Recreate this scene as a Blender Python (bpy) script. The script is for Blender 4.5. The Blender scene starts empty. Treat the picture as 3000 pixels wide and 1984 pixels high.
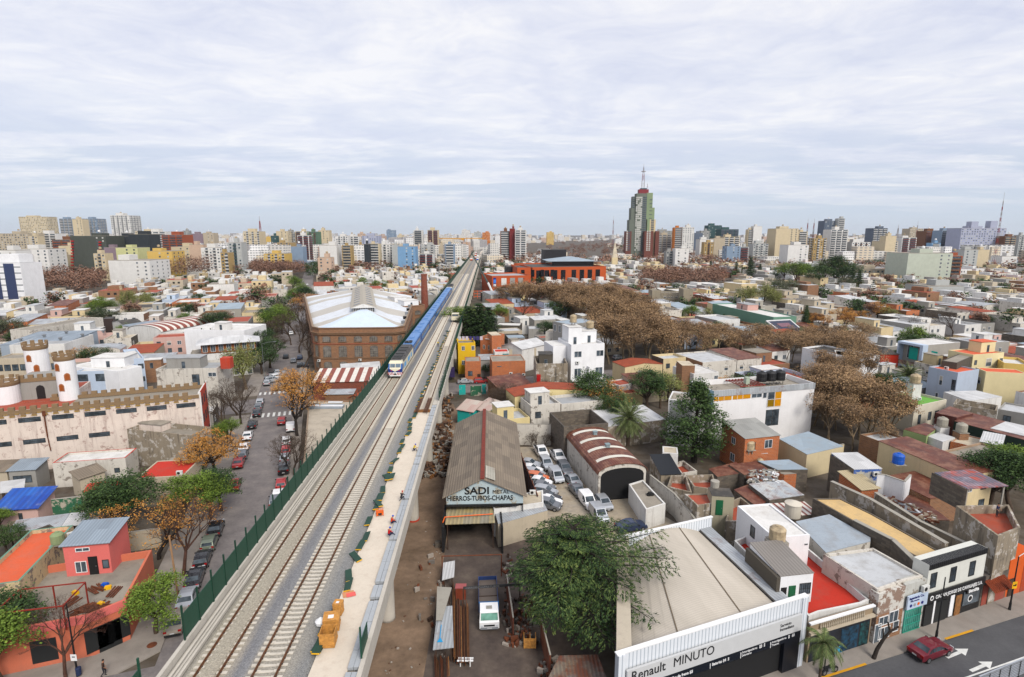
import bpy,math,random
from math import pi,sin,cos,hypot,atan2,sqrt,radians
def LK(t,a,b): return t.links.new(a,b)
UPR=(pi/2,0,0)
from mathutils import Vector,Matrix,noise
R=radians
random.seed(7)
scn=bpy.context.scene
col=scn.collection
# camera
HAZE=.000045
FPX=1660.;PITCH=R(10.5);CAMH=40.
cam=bpy.data.cameras.new('camera');camo=bpy.data.objects.new('camera',cam);col.objects.link(camo)
camo.location=(0,0,CAMH);camo.rotation_euler=(R(90)-PITCH,0,0)
cam.sensor_width=36;cam.lens=FPX*36/3000.;cam.clip_start=.5;cam.clip_end=20000
scn.camera=camo
# world:bright broken overcast
SUN_EL=R(42);SUN_AZ=R(150)
w=bpy.data.worlds.new("World");scn.world=w;w.use_nodes=True
nt=w.node_tree;nt.nodes.clear();N=nt.nodes.new;Lk=nt.links.new
out=N('ShaderNodeOutputWorld');mix=N('ShaderNodeMixShader');b1=N('ShaderNodeBackground');b2=N('ShaderNodeBackground')
sky=N('ShaderNodeTexSky');sky.sky_type='NISHITA';sky.sun_disc=False;sky.sun_elevation=SUN_EL;sky.sun_rotation=SUN_AZ
sky.air_density=1.;sky.dust_density=1.5;b1.inputs[1].default_value=.13;Lk(sky.outputs[0],b1.inputs[0])
tc=N('ShaderNodeTexCoord');sep=N('ShaderNodeSeparateXYZ');Lk(tc.outputs['Generated'],sep.inputs[0])
def mth(op,a,b=None,clamp=False):
 n=N('ShaderNodeMath');n.operation=op;n.use_clamp=clamp
 for i,v in enumerate((a,b)):
  if v is None:continue
  if isinstance(v,(int,float)):n.inputs[i].default_value=v
  else:Lk(v,n.inputs[i])
 return n.outputs[0]
zz=mth('ADD',mth('MAXIMUM',sep.outputs[2],.0),.07)
cx=mth('DIVIDE',sep.outputs[0],zz);cy=mth('DIVIDE',sep.outputs[1],zz)
comb=N('ShaderNodeCombineXYZ');Lk(cx,comb.inputs[0]);Lk(cy,comb.inputs[1])
def wnoise(scale,detail,rough,loc,dist=.0,scl=(1,1,1)):
 m=N('ShaderNodeMapping');m.inputs['Location'].default_value=loc;m.inputs['Scale'].default_value=scl;Lk(comb.outputs[0],m.inputs[0]);n=N('ShaderNodeTexNoise');n.inputs['Scale'].default_value=scale;n.inputs['Detail'].default_value=detail;n.inputs['Roughness'].default_value=rough;n.inputs['Distortion'].default_value=dist;Lk(m.outputs[0],n.inputs['Vector']);return n.outputs[0]
def ramp(fac,stops):
 n=N('ShaderNodeValToRGB');e=n.color_ramp.elements
 while len(e)<len(stops):e.new(.5)
 for i,(p,c)in enumerate(stops):e[i].position=p;e[i].color=(*c,1)
 Lk(fac,n.inputs[0]);return n.outputs[0]
n1=wnoise(.8,8,.6,(5.1,2.7,0),.8,(1.2,1.,1));n2=wnoise(2.9,9,.66,(7.3,.4,0),.9,(1.,1.15,1))
mixn=mth('ADD',mth('MULTIPLY',n1,.62),mth('MULTIPLY',n2,.38))
ccol=ramp(mixn,[(.34,(.68,.71,.86)),(.44,(.78,.80,.91)),(.50,(.85,.86,.94)),(.60,(.97,.96,.98))])
elev=mth('MULTIPLY',sep.outputs[2],1.)
veil=ramp(elev,[(.0,(1,1,1)),(.05,(.95,.95,.95)),(.13,(.75,.75,.75)),(.2,(.3,.3,.3)),(.3,(0,0,0))])
hz=ramp(elev,[(.0,(.68,.75,.84)),(.03,(.61,.70,.83)),(.10,(.59,.66,.81)),(.16,(.67,.72,.86)),(.26,(.82,.85,.93))])
n3=wnoise(1.1,9,.62,(1.,4.4,0),.3,(.45,1.,1))
strk=ramp(n3,[(.44,(0,0,0)),(.54,(.9,.9,.9))])
vf=mth('MULTIPLY',veil,mth('SUBTRACT',1.,mth('MULTIPLY',strk,ramp(elev,[(.02,(0,0,0)),(.07,(.8,.8,.8)),(.2,(.9,.9,.9))]))),True)
mc=N('ShaderNodeMixRGB');Lk(vf,mc.inputs[0]);Lk(ccol,mc.inputs[1]);Lk(hz,mc.inputs[2])
Lk(mc.outputs[0],b2.inputs[0]);b2.inputs[1].default_value=.93
mix.inputs[0].default_value=.9;Lk(b1.outputs[0],mix.inputs[1]);Lk(b2.outputs[0],mix.inputs[2]);Lk(mix.outputs[0],out.inputs[0])
sl=bpy.data.lights.new('sun','SUN');sl.energy=3.;sl.angle=R(22);sl.color=(1.,.95,.87)
so=bpy.data.objects.new('sun',sl);col.objects.link(so)
sd=Vector((sin(SUN_AZ)*cos(SUN_EL),cos(SUN_AZ)*cos(SUN_EL),sin(SUN_EL)))
so.rotation_euler=sd.to_track_quat('Z','Y').to_euler()
vs=scn.view_settings;vs.view_transform='Standard';vs.look='None';vs.gamma=1;vs.exposure=.16;vs.use_curve_mapping=False
scn.cycles.max_bounces=5;scn.cycles.diffuse_bounces=1;scn.cycles.glossy_bounces=2;scn.cycles.transparent_max_bounces=6;scn.cycles.volume_bounces=0
# pixel -> ground helpers (survey of the photograph)
FR=dict(A=(0,900,3.136),B=(700,900,3.136),C=(1300,900,3.136),D=(1950,900,3.92),E=(2450,900,3.92),F=(0,1400,2.685),Q=(600,1300,2.292),H=(1200,1200,3.161),I=(1200,1500,3.161),J=(1800,1500,3.161),K=(1900,1150,3.92),L=(2400,1150,3.92),M=(2400,1500,3.24),S=(0,600,3.161),T=(750,600,3.161),U=(1500,600,3.161),V=(2250,600,3.161),W=(0,0,.79033),X=(1300,650,5.2275),Y=(1800,450,5.2267))
CP,SP=cos(PITCH),sin(PITCH)
def ray(f,x,y):
 o=FR[f];x=o[0]+x/o[2];y=o[1]+y/o[2];a=(x-1500)/FPX;b=-(y-992)/FPX
 return (a,CP+b*SP,-SP+b*CP)
def G(f,x,y,z=.0):
 d=ray(f,x,y);t=(z-CAMH)/d[2];return (d[0]*t,d[1]*t)
def ZA(f,x,y,Y):
 d=ray(f,x,y);t=Y/d[1];return (d[0]*t,CAMH+d[2]*t)
E1=(.948,.317);E2=(-.317,.948);GA=atan2(.317,.948)
# materials
MT={}
def newmat(name):
 m=bpy.data.materials.new(name);m.use_nodes=True;MT[name]=m;nt=m.node_tree;return m,nt,nt.nodes['Principled BSDF']
def _n(nt,t,**k):
 n=nt.nodes.new(t)
 for a,v in k.items():setattr(n,a,v)
 return n
def nz_(nt,vec,scale,detail=4,rough=.6):
 n=_n(nt,'ShaderNodeTexNoise');n.inputs['Scale'].default_value=scale;n.inputs['Detail'].default_value=detail;n.inputs['Roughness'].default_value=rough;LK(nt,vec,n.inputs['Vector']);return n.outputs[0]
def _map(nt,vec,sc=(1,1,1),loc=(0,0,0)):
 m=_n(nt,'ShaderNodeMapping');m.inputs['Scale'].default_value=sc;m.inputs['Location'].default_value=loc;LK(nt,vec,m.inputs[0]);return m.outputs[0]
def rp_(nt,f,stops,interp='LINEAR'):
 n=_n(nt,'ShaderNodeValToRGB');n.color_ramp.interpolation=interp;e=n.color_ramp.elements
 while len(e)<len(stops):e.new(.5)
 for i,(p,c)in enumerate(stops):
  if not isinstance(c,tuple):c=(c,c,c)
  e[i].position=p;e[i].color=(*c,1)
 LK(nt,f,n.inputs[0]);return n.outputs[0]
def mx_(nt,f,a,b,mode='MIX'):
 n=_n(nt,'ShaderNodeMixRGB',blend_type=mode)
 for i,v in enumerate((f,a,b)):
  if isinstance(v,(int,float)):n.inputs[i].default_value=v
  elif isinstance(v,tuple):n.inputs[i].default_value=(*v,1)
  else:LK(nt,v,n.inputs[i])
 return n.outputs[0]
def vc_(nt,world=False):
 if world:
  g=_n(nt,'ShaderNodeNewGeometry');return g.outputs['Position']
 t=_n(nt,'ShaderNodeTexCoord');return t.outputs['Object']
def _add(nt,vec,rnd=True):
 if not rnd:return vec
 o=_n(nt,'ShaderNodeObjectInfo');m=_n(nt,'ShaderNodeVectorMath',operation='MULTIPLY_ADD');c=_n(nt,'ShaderNodeCombineXYZ')
 for i in range(3):LK(nt,o.outputs['Random'],c.inputs[i])
 LK(nt,c.outputs[0],m.inputs[0]);m.inputs[1].default_value=(57.3,31.7,91.1);LK(nt,vec,m.inputs[2]);return m.outputs[0]
def _bump(nt,h,bs,st=.3,dist=.05):
 b=_n(nt,'ShaderNodeBump');b.inputs['Strength'].default_value=st;b.inputs['Distance'].default_value=dist;LK(nt,h,b.inputs['Height']);LK(nt,b.outputs[0],bs.inputs['Normal'])
def vv(c):
 l=sum(c)/3;return tuple(max(.004,l+(x-l)*1.15)**1.24 for x in c)
def PL(name,c,rough=.7,metal=.0,var=.12,scale=1.5):
 name=name or 'material_%d'%len(MT)
 if name in MT:return MT[name]
 c=vv(c);m,nt,bs=newmat(name);v=_add(nt,vc_(nt));n=nz_(nt,v,scale,3);k=tuple(x*(1-var*1.6)for x in c);LK(nt,mx_(nt,rp_(nt,n,[(.35,.0),(.7,1.)]),k,c),bs.inputs['Base Color']);bs.inputs['Roughness'].default_value=rough;bs.inputs['Metallic'].default_value=metal;return m
def SC(name,c,dirt=.35,dc=(.16,.13,.11),peel=.0,pc=(.35,.25,.2)):
 name=name or 'material_%d'%len(MT)
 if name in MT:return MT[name]
 c=vv(c);m,nt,bs=newmat(name);v0=vc_(nt);v=_add(nt,v0);big=nz_(nt,v,.35,5,.6);st=nz_(nt,_map(nt,v,(1.6,1.6,.12)),1.,6,.7);fine=nz_(nt,v,6,3,.6);base=mx_(nt,rp_(nt,big,[(.3,.0),(.75,1.)]),tuple(x*.86 for x in c),c);base=mx_(nt,rp_(nt,fine,[(.35,.0),(.75,.25)]),base,tuple(x*.7 for x in c));f=rp_(nt,st,[(.52,.0),(.75,dirt)]);f2=rp_(nt,nz_(nt,v,.9,6,.7),[(.55,.0),(.8,dirt*.9)]);base=mx_(nt,f,base,dc);base=mx_(nt,f2,base,tuple(x*1.3 for x in dc));sz=_n(nt,'ShaderNodeSeparateXYZ');LK(nt,v0,sz.inputs[0]);ft=mx_(nt,rp_(nt,sz.outputs[2],[(.0,.45),(.9,.0)]),(0,0,0),st);base=mx_(nt,ft,base,(.10,.085,.07))
 if peel:
  pf=rp_(nt,nz_(nt,v,.75,7,.72),[(.60-peel*.22,.0),(.63-peel*.22,1.)]);base=mx_(nt,pf,base,mx_(nt,fine,pc,tuple(x*.55 for x in pc)))
 LK(nt,base,bs.inputs['Base Color']);bs.inputs['Roughness'].default_value=.92;_bump(nt,fine,bs,.25,.03);return m
def uvw(nt,rnd=False):
 v=vc_(nt);s=_n(nt,'ShaderNodeSeparateXYZ');LK(nt,v,s.inputs[0]);a=_n(nt,'ShaderNodeMath',operation='ADD');LK(nt,s.outputs[0],a.inputs[0]);LK(nt,s.outputs[1],a.inputs[1]);c=_n(nt,'ShaderNodeCombineXYZ');LK(nt,a.outputs[0],c.inputs[0]);LK(nt,s.outputs[2],c.inputs[1]);return c.outputs[0],s
def brick(name,c1,c2,mortar,w=.55,h=.2,dirt=.3,ms=.02):
 name=name or 'material_%d'%len(MT)
 if name in MT:return MT[name]
 c1=vv(c1);c2=vv(c2);m,nt,bs=newmat(name);u,s=uvw(nt);b=_n(nt,'ShaderNodeTexBrick');LK(nt,u,b.inputs['Vector']);b.inputs['Scale'].default_value=1;b.inputs['Color1'].default_value=(*c1,1);b.inputs['Color2'].default_value=(*c2,1);b.inputs['Mortar'].default_value=(*mortar,1);b.inputs['Brick Width'].default_value=w;b.inputs['Row Height'].default_value=h;b.inputs['Mortar Size'].default_value=ms;v=vc_(nt);n=nz_(nt,_map(nt,v,(1,1,.4)),.7,6,.65);base=mx_(nt,rp_(nt,n,[(.45,.0),(.75,dirt)]),b.outputs[0],(.12,.09,.07));LK(nt,base,bs.inputs['Base Color']);bs.inputs['Roughness'].default_value=.95;_bump(nt,b.outputs['Fac'],bs,.3,-.02);return m
def FT(name,c,patch=.25,dc=(.2,.17,.14)):
 name=name or 'material_%d'%len(MT)
 if name in MT:return MT[name]
 c=vv(c);m,nt,bs=newmat(name);v=_add(nt,vc_(nt));vo=_n(nt,'ShaderNodeTexVoronoi');vo.inputs['Scale'].default_value=.28;LK(nt,v,vo.inputs['Vector']);s=_n(nt,'ShaderNodeSeparateXYZ');LK(nt,vo.outputs['Color'],s.inputs[0]);base=mx_(nt,rp_(nt,s.outputs[0],[(.2,.0),(.9,patch)]),c,tuple(x*.62 for x in c));base=mx_(nt,rp_(nt,nz_(nt,v,.55,7,.7),[(.48,.0),(.72,.55)]),base,dc);base=mx_(nt,rp_(nt,nz_(nt,v,3.5,4,.7),[(.5,.0),(.8,.35)]),base,tuple(x*.5 for x in c));LK(nt,base,bs.inputs['Base Color']);bs.inputs['Roughness'].default_value=.85;return m
def sheet(name,c,c2=None,rust=.3,period=.35,axis=0,rc=(.16,.055,.03),rough=.55,plen=2.4,pv=.3):
 name=name or 'material_%d'%len(MT)
 if name in MT:return MT[name]
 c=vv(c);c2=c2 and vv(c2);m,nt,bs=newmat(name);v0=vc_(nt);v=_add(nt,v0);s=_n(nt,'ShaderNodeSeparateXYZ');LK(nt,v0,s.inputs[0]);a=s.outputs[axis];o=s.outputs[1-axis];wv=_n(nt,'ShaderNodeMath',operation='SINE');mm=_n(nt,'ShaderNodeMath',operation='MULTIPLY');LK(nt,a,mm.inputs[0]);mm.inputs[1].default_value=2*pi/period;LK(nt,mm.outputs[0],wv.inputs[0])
 def fl(x,d):
  q=_n(nt,'ShaderNodeMath',operation='DIVIDE');LK(nt,x,q.inputs[0]);q.inputs[1].default_value=d;f=_n(nt,'ShaderNodeMath',operation='FLOOR');LK(nt,q.outputs[0],f.inputs[0]);return f.outputs[0]
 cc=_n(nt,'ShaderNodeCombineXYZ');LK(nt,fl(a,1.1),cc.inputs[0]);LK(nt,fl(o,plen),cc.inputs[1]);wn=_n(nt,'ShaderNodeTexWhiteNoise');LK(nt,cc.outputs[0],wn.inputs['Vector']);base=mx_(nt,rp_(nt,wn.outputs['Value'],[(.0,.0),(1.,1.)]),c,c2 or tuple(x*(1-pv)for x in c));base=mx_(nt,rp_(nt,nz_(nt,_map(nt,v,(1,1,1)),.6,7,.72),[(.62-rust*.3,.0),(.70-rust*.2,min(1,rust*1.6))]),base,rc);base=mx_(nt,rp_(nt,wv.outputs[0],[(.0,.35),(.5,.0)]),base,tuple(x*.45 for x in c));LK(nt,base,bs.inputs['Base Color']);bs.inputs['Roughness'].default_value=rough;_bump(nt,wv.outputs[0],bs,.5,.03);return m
def tiles(name,c1,c2):
 return sheet(name,c1,c2,rust=.2,period=.3,rc=(.1,.05,.04),rough=.9,plen=.5)
def LFM(name,stops,trans=.2):
 name=name or 'material_%d'%len(MT)
 if name in MT:return MT[name]
 m,nt,bs=newmat(name);g=_n(nt,'ShaderNodeNewGeometry');v=vc_(nt);n=nz_(nt,v,.45,3,.6);a=_n(nt,'ShaderNodeMath',operation='MULTIPLY');LK(nt,g.outputs['Random Per Island'],a.inputs[0]);a.inputs[1].default_value=.55;b=_n(nt,'ShaderNodeMath',operation='MULTIPLY_ADD');LK(nt,n,b.inputs[0]);b.inputs[1].default_value=.75;LK(nt,a.outputs[0],b.inputs[2]);o=_n(nt,'ShaderNodeObjectInfo');d=_n(nt,'ShaderNodeMath',operation='MULTIPLY_ADD');LK(nt,o.outputs['Random'],d.inputs[0]);d.inputs[1].default_value=.22;e=_n(nt,'ShaderNodeMath',operation='SUBTRACT');LK(nt,b.outputs[0],e.inputs[0]);e.inputs[1].default_value=.14;LK(nt,e.outputs[0],d.inputs[2]);LK(nt,rp_(nt,d.outputs[0],stops),bs.inputs['Base Color']);bs.inputs['Roughness'].default_value=.8;bs.inputs['Specular IOR Level'].default_value=.2;return m
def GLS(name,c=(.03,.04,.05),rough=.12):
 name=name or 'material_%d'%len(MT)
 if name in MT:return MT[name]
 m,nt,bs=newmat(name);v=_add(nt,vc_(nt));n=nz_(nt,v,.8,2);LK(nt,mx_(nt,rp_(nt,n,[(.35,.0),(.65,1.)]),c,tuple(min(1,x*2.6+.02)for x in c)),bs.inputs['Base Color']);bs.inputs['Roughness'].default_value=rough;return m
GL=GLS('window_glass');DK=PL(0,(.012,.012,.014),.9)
WHT=SC(0,(.74,.73,.71),.42);CW=SC(0,(.84,.84,.85),.14)
DW=SC(0,(.66,.63,.58),.6,peel=.15,pc=(.3,.26,.22));CRM=SC(0,(.68,.58,.40),.3)
GREY=SC(0,(.38,.37,.35),.35);DGY=SC(0,(.13,.115,.095),.6,(.03,.03,.025))
CONC=SC(0,(.42,.40,.36),.35);BGE=SC(0,(.55,.49,.40),.3)
YEL=SC(0,(.72,.50,.07),.1);PALEY=SC(0,(.74,.64,.40),.1)
SALM=SC(0,(.62,.24,.16),.12);PINK=SC(0,(.70,.24,.22),.08);PLP=SC(0,(.62,.46,.42),.2)
BLUEG=SC(0,(.42,.47,.53),.15);PBLUE=SC(0,(.55,.62,.72),.1)
GREENP=SC(0,(.05,.17,.10),.15,peel=.25,pc=(.5,.45,.36));MINT=SC(0,(.20,.33,.26),.15)
BRD=brick(0,(.33,.185,.105),(.25,.135,.08),(.26,.19,.13));BRO=brick(0,(.52,.19,.065),(.42,.14,.05),(.36,.27,.2),.45,.25,.25)
BRICKR=brick(0,(.30,.085,.045),(.22,.06,.035),(.2,.13,.1));BRG=brick(0,(.20,.175,.145),(.12,.105,.09),(.08,.07,.06),.6,.3,.5)
RW=FT(0,(.70,.69,.67),.35,(.36,.32,.28));RG=FT(0,(.42,.43,.44));RL=FT(0,(.56,.57,.58))
RT=FT(0,(.40,.115,.07),.35,(.15,.10,.08));RR=FT('red_painted_roof',(.50,.065,.04),.1,(.3,.06,.04));RD=FT(0,(.085,.08,.075))
RC=FT(0,(.36,.33,.285),.5,(.12,.10,.085));RB=FT(0,(.60,.54,.44),.4);RS=FT(0,(.38,.44,.49),.3,(.26,.25,.23));RO=FT(0,(.62,.17,.09),.1,(.42,.14,.09))
ZN=sheet(0,(.50,.52,.54));ZR=sheet(0,(.20,.07,.04),(.13,.05,.035),rust=.5,rc=(.26,.12,.07));ZW=sheet(0,(.70,.70,.70),rust=.12)
ZB=sheet(0,(.36,.41,.46),rust=.08);ZF=sheet(0,(.31,.265,.215),(.21,.18,.15),rust=.15,rc=(.14,.12,.09),rough=.95,plen=2.2)
TL=tiles('clay_tiles',(.40,.12,.06),(.30,.09,.05));WOOD=PL(0,(.36,.19,.08),.8,0,.3,3);DWD=PL(0,(.10,.06,.04),.85,0,.3,2)
STL=PL(0,(.35,.36,.37),.45,.6);BLK=PL('black_paint',(.02,.02,.022),.5);WP=PL(0,(.8,.8,.8),.5,0,.05);RUS=PL(0,(.22,.085,.04),.8,0,.3,2)
RED=PL('red_paint',(.45,.03,.03),.5);GRNP=PL(0,(.03,.16,.08),.5);BLUEP=PL('blue_plastic',(.03,.15,.5),.5);YELP=PL(0,(.75,.48,.02),.5);ORP=PL(0,(.75,.2,.03),.5)
TKM=PL(0,(.55,.46,.33),.6,0,.3);ACM=PL(0,(.72,.72,.70),.5)
# mesh builder
class MB:
 def __init__(s):s.v=[];s.f=[];s.m=[]
 def add(s,vs,fs,mi=0):
  o=len(s.v);s.v.extend(vs);s.f.extend([tuple(i+o for i in f)for f in fs]);s.m.extend([mi]*len(fs));return s
 def box(s,x0,y0,z0,x1,y1,z1,mi=0,rz=0,c=None):
  vs=[(x0,y0,z0),(x1,y0,z0),(x1,y1,z0),(x0,y1,z0),(x0,y0,z1),(x1,y0,z1),(x1,y1,z1),(x0,y1,z1)]
  if rz:
   cx,cy=c or((x0+x1)/2,(y0+y1)/2);C,S=cos(rz),sin(rz);vs=[(cx+(x-cx)*C-(y-cy)*S,cy+(x-cx)*S+(y-cy)*C,z)for x,y,z in vs]
  return s.add(vs,[(0,3,2,1),(4,5,6,7),(0,1,5,4),(1,2,6,5),(2,3,7,6),(3,0,4,7)],mi)
 def prism(s,poly,z0,z1,mi=0,bot=True,top=True):
  n=len(poly);zt=z1 if isinstance(z1,(list,tuple))else[z1]*n;vs=[(p[0],p[1],z0)for p in poly]+[(p[0],p[1],zt[i])for i,p in enumerate(poly)];fs=[(i,(i+1)%n,n+(i+1)%n,n+i)for i in range(n)]
  if top:fs.append(tuple(range(n,2*n)))
  if bot:fs.append(tuple(range(n-1,-1,-1)))
  return s.add(vs,fs,mi)
 def tube(s,p,q,r0,r1=None,n=6,mi=0,caps=True):
  r1=r0 if r1 is None else r1;p=Vector(p);q=Vector(q);d=(q-p)
  if d.length<1e-6:return s
  d.normalize();a=d.orthogonal().normalized();b=d.cross(a);vs=[]
  for c,r in((p,r0),(q,r1)):
   for i in range(n):
    t=2*pi*i/n;w=c+a*(cos(t)*r)+b*(sin(t)*r);vs.append(tuple(w))
  fs=[(i,(i+1)%n,n+(i+1)%n,n+i)for i in range(n)]
  if caps:fs+= [tuple(range(n-1,-1,-1)),tuple(range(n,2*n))]
  return s.add(vs,fs,mi)
 def lathe(s,prof,n=16,c=(0,0,0),mi=0):
  vs=[];k=len(prof)
  for r,z in prof:
   for i in range(n):
    t=2*pi*i/n;vs.append((c[0]+r*cos(t),c[1]+r*sin(t),c[2]+z))
  fs=[(j*n+i,j*n+(i+1)%n,(j+1)*n+(i+1)%n,(j+1)*n+i)for j in range(k-1)for i in range(n)];fs+=[tuple(range(n-1,-1,-1)),tuple(range((k-1)*n,k*n))]
  return s.add(vs,fs,mi)
 def quad(s,a,b,c,d,mi=0):return s.add([a,b,c,d],[(0,1,2,3)],mi)
 def mesh(s,name,mats,smooth=False):
  me=bpy.data.meshes.new(name);me.from_pydata(s.v,[],s.f)
  for m in(mats if isinstance(mats,(list,tuple))else[mats]):me.materials.append(m)
  if any(s.m):me.polygons.foreach_set('material_index',s.m)
  if smooth:me.polygons.foreach_set('use_smooth',[True]*len(s.f))
  me.update();return me
 def bd(s,name,mats,parent=None,loc=(0,0,0),rz=0,smooth=False):
  return MK(name,s.mesh(name,mats,smooth),parent,loc,rz)
def MK(name,me,parent=None,loc=(0,0,0),rz=0):
 o=bpy.data.objects.new(name,me);col.objects.link(o);o.location=loc;o.rotation_euler=(0,0,rz)
 if parent is not None:o.parent=parent
 return o
def tag(o,lbl,cat,group=None,kind=None):
 if lbl:o['label']=lbl
 if cat:o['category']=cat
 if group:o['group']=group
 if kind:o['kind']=kind
 return o
def EM(name,loc,rz=0,lbl=None,cat=None,group=None):
 o=bpy.data.objects.new(name,None);col.objects.link(o);o.location=loc;o.rotation_euler=(0,0,rz);o.empty_display_size=.3
 return tag(o,lbl,cat,group)
def kids(o):return [c for c in col.objects if c.parent==o]
def clone(root,loc,rz=0,lbl=None,group=None,scale=None,tree=None):
 r=root.copy();col.objects.link(r);r.location=loc;r.rotation_euler=(0,0,rz)
 if scale:r.scale=scale if isinstance(scale,tuple)else(scale,)*3
 if lbl:r['label']=lbl
 if group:r['group']=group
 for ch,gs in(tree or treeof(root)):
  c=ch.copy();col.objects.link(c);c.parent=r
  for g in gs:
   d=g.copy();col.objects.link(d);d.parent=c
 return r
_TC={}
def treeof(root):
 k=root.name
 if k not in _TC:
  allo=list(col.objects);ch=[c for c in allo if c.parent==root];_TC[k]=[(c,[g for g in allo if g.parent==c])for c in ch]
 return _TC[k]
def setmat(o,m,i=0):
 o.material_slots[i].link='OBJECT';o.material_slots[i].material=m
OCC=[]
def occ(poly,pad=.5):
 cx=sum(p[0]for p in poly)/len(poly);cy=sum(p[1]for p in poly)/len(poly);OCC.append(([(p[0]+(p[0]-cx)/max(1e-3,hypot(p[0]-cx,p[1]-cy))*pad,p[1]+(p[1]-cy)/max(1e-3,hypot(p[0]-cx,p[1]-cy))*pad)for p in poly],cx,cy,max(hypot(p[0]-cx,p[1]-cy)for p in poly)+pad))
def inp(x,y,poly):
 r=False;n=len(poly);j=n-1
 for i in range(n):
  xi,yi=poly[i][:2];xj,yj=poly[j][:2]
  if(yi>y)!=(yj>y)and x<(xj-xi)*(y-yi)/(yj-yi)+xi:r=not r
  j=i
 return r
def isf(pts):
 cx=sum(p[0]for p in pts)/len(pts);cy=sum(p[1]for p in pts)/len(pts);rr=max(hypot(p[0]-cx,p[1]-cy)for p in pts)
 for poly,ox,oy,orr in OCC:
  if hypot(cx-ox,cy-oy)>rr+orr:continue
  for p in pts:
   if inp(p[0],p[1],poly):return False
  if inp(cx,cy,poly) :return False
  for p in poly:
   if inp(p[0],p[1],pts):return False
 return True
def offs(poly,d):
 n=len(poly);res=[]
 for i in range(n):
  a=Vector(poly[i-1][:2]);b=Vector(poly[i][:2]);c=Vector(poly[(i+1)%n][:2]);e=(b-a).normalized();f=(c-b).normalized();n1=Vector((-e.y,e.x));n2=Vector((-f.y,f.x));m=(n1+n2);k=m.dot(n1);m=m/max(.2,k);res.append((b.x+m.x*d,b.y+m.y*d))
 return res
# reusable parts
WIN={}
def WM(w,h,st='d'):
 k=(round(w,1),round(h,1),st)
 if k in WIN:return WIN[k]
 m=MB();f=.06 if st!='n' else .03;t=.05;m.box(-w/2,-t,-h/2,w/2,.02,-h/2+f,0);m.box(-w/2,-t,h/2-f,w/2,.02,h/2,0);m.box(-w/2,-t,-h/2+f,-w/2+f,.02,h/2-f,0);m.box(w/2-f,-t,-h/2+f,w/2,.02,h/2-f,0)
 if st in 'dw' and w>.9:m.box(-.03,-t+.01,-h/2+f,.03,.02,h/2-f,0)
 if st=='s':m.box(-w/2+f,-.03,.0,w/2-f,.02,h/2-f,2)
 if st=='g':
  for i in range(1,int(w/.22)):m.box(-w/2+i*.22-.012,-t-.01,-h/2+f,-w/2+i*.22+.012,-t+.02,h/2-f,0)
  m.box(-w/2+f,-t-.01,-.02,w/2-f,-t+.02,.02,0)
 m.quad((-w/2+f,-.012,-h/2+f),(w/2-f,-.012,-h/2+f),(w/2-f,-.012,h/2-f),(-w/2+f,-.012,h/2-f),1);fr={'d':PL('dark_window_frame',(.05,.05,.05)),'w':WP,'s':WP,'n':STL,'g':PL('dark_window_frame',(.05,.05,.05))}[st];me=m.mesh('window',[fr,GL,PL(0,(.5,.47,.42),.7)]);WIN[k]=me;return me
def addwin(root,face,x,z,w,h,W,D,st='d',name='window',mat=None):
 me=WM(w,h,st)
 if face=='f':loc=(x,0,z);rz=0
 elif face=='l':loc=(0,x,z);rz=-pi/2
 elif face=='r':loc=(W,x,z);rz=pi/2
 else:loc=(x,D,z);rz=pi
 return MK(name,me,root,loc,rz)
def DR(root,face,x,z,w,h,W,D,m=None,name='door'):
 key=('door',round(w,1),round(h,1),(m or DWD).name)
 if key not in WIN:
  b=MB();b.box(-w/2,-.05,0,w/2,.02,h,0);b.box(-w/2+.08,-.07,.1,w/2-.08,-.05,h-.1,0);b.box(w/2-.2,-.12,h*.45,w/2-.14,-.07,h*.45+.12,1);WIN[key]=b.mesh('door',[m or DWD,STL])
 loc,rz={'f':((x,0,z),0),'l':((0,x,z),-pi/2),'r':((W,x,z),pi/2)}[face]
 return MK(name,WIN[key],root,loc,rz)
_TK={}
def tank(parent,x,y,z,r=.6,h=1.3,m=None,leg=.6,name='water_tank'):
 m=m or TKM;k=(round(r,1),round(h,1),m.name,round(leg,1))
 if k not in _TK:
  b=MB();b.lathe([(r*.92,leg),(r,leg+.1),(r,leg+h*.35),(r*.97,leg+h*.37),(r,leg+h*.4),(r,leg+h*.8),(r*.75,leg+h*.93),(r*.3,leg+h),(r*.3,leg+h+.08),(.02,leg+h+.1)],14,mi=0)
  if leg>0:
   for a in range(4):b.box(r*.6*cos(a*1.57+.78)-.06,r*.6*sin(a*1.57+.78)-.06,0,r*.6*cos(a*1.57+.78)+.06,r*.6*sin(a*1.57+.78)+.06,leg,1)
   b.box(-r,-r,leg-.08,r,r,leg,1)
  _TK[k]=b.mesh('water_tank',[m,CONC])
 return MK(name,_TK[k],parent,(x,y,z))
def ACU(parent,x,y,z,rz=0):
 if 'ac' not in _TK:
  b=MB();b.box(-.42,-.15,0,.42,.15,.62,0);b.lathe([(.22,0),(.22,.01)],14,(0,0,0),1);n=len(b.v)
  for i in range(n-28,n):vx,vy,vz=b.v[i];b.v[i]=(vx-.1,-.155-vz,vy+.31)
  b.box(-.3,-.1,-.06,-.2,.1,0,1);b.box(.2,-.1,-.06,.3,.1,0,1);_TK['ac']=b.mesh('air_conditioner',[ACM,BLK])
 return MK('air_conditioner',_TK['ac'],parent,(x,y,z),rz)
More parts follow.
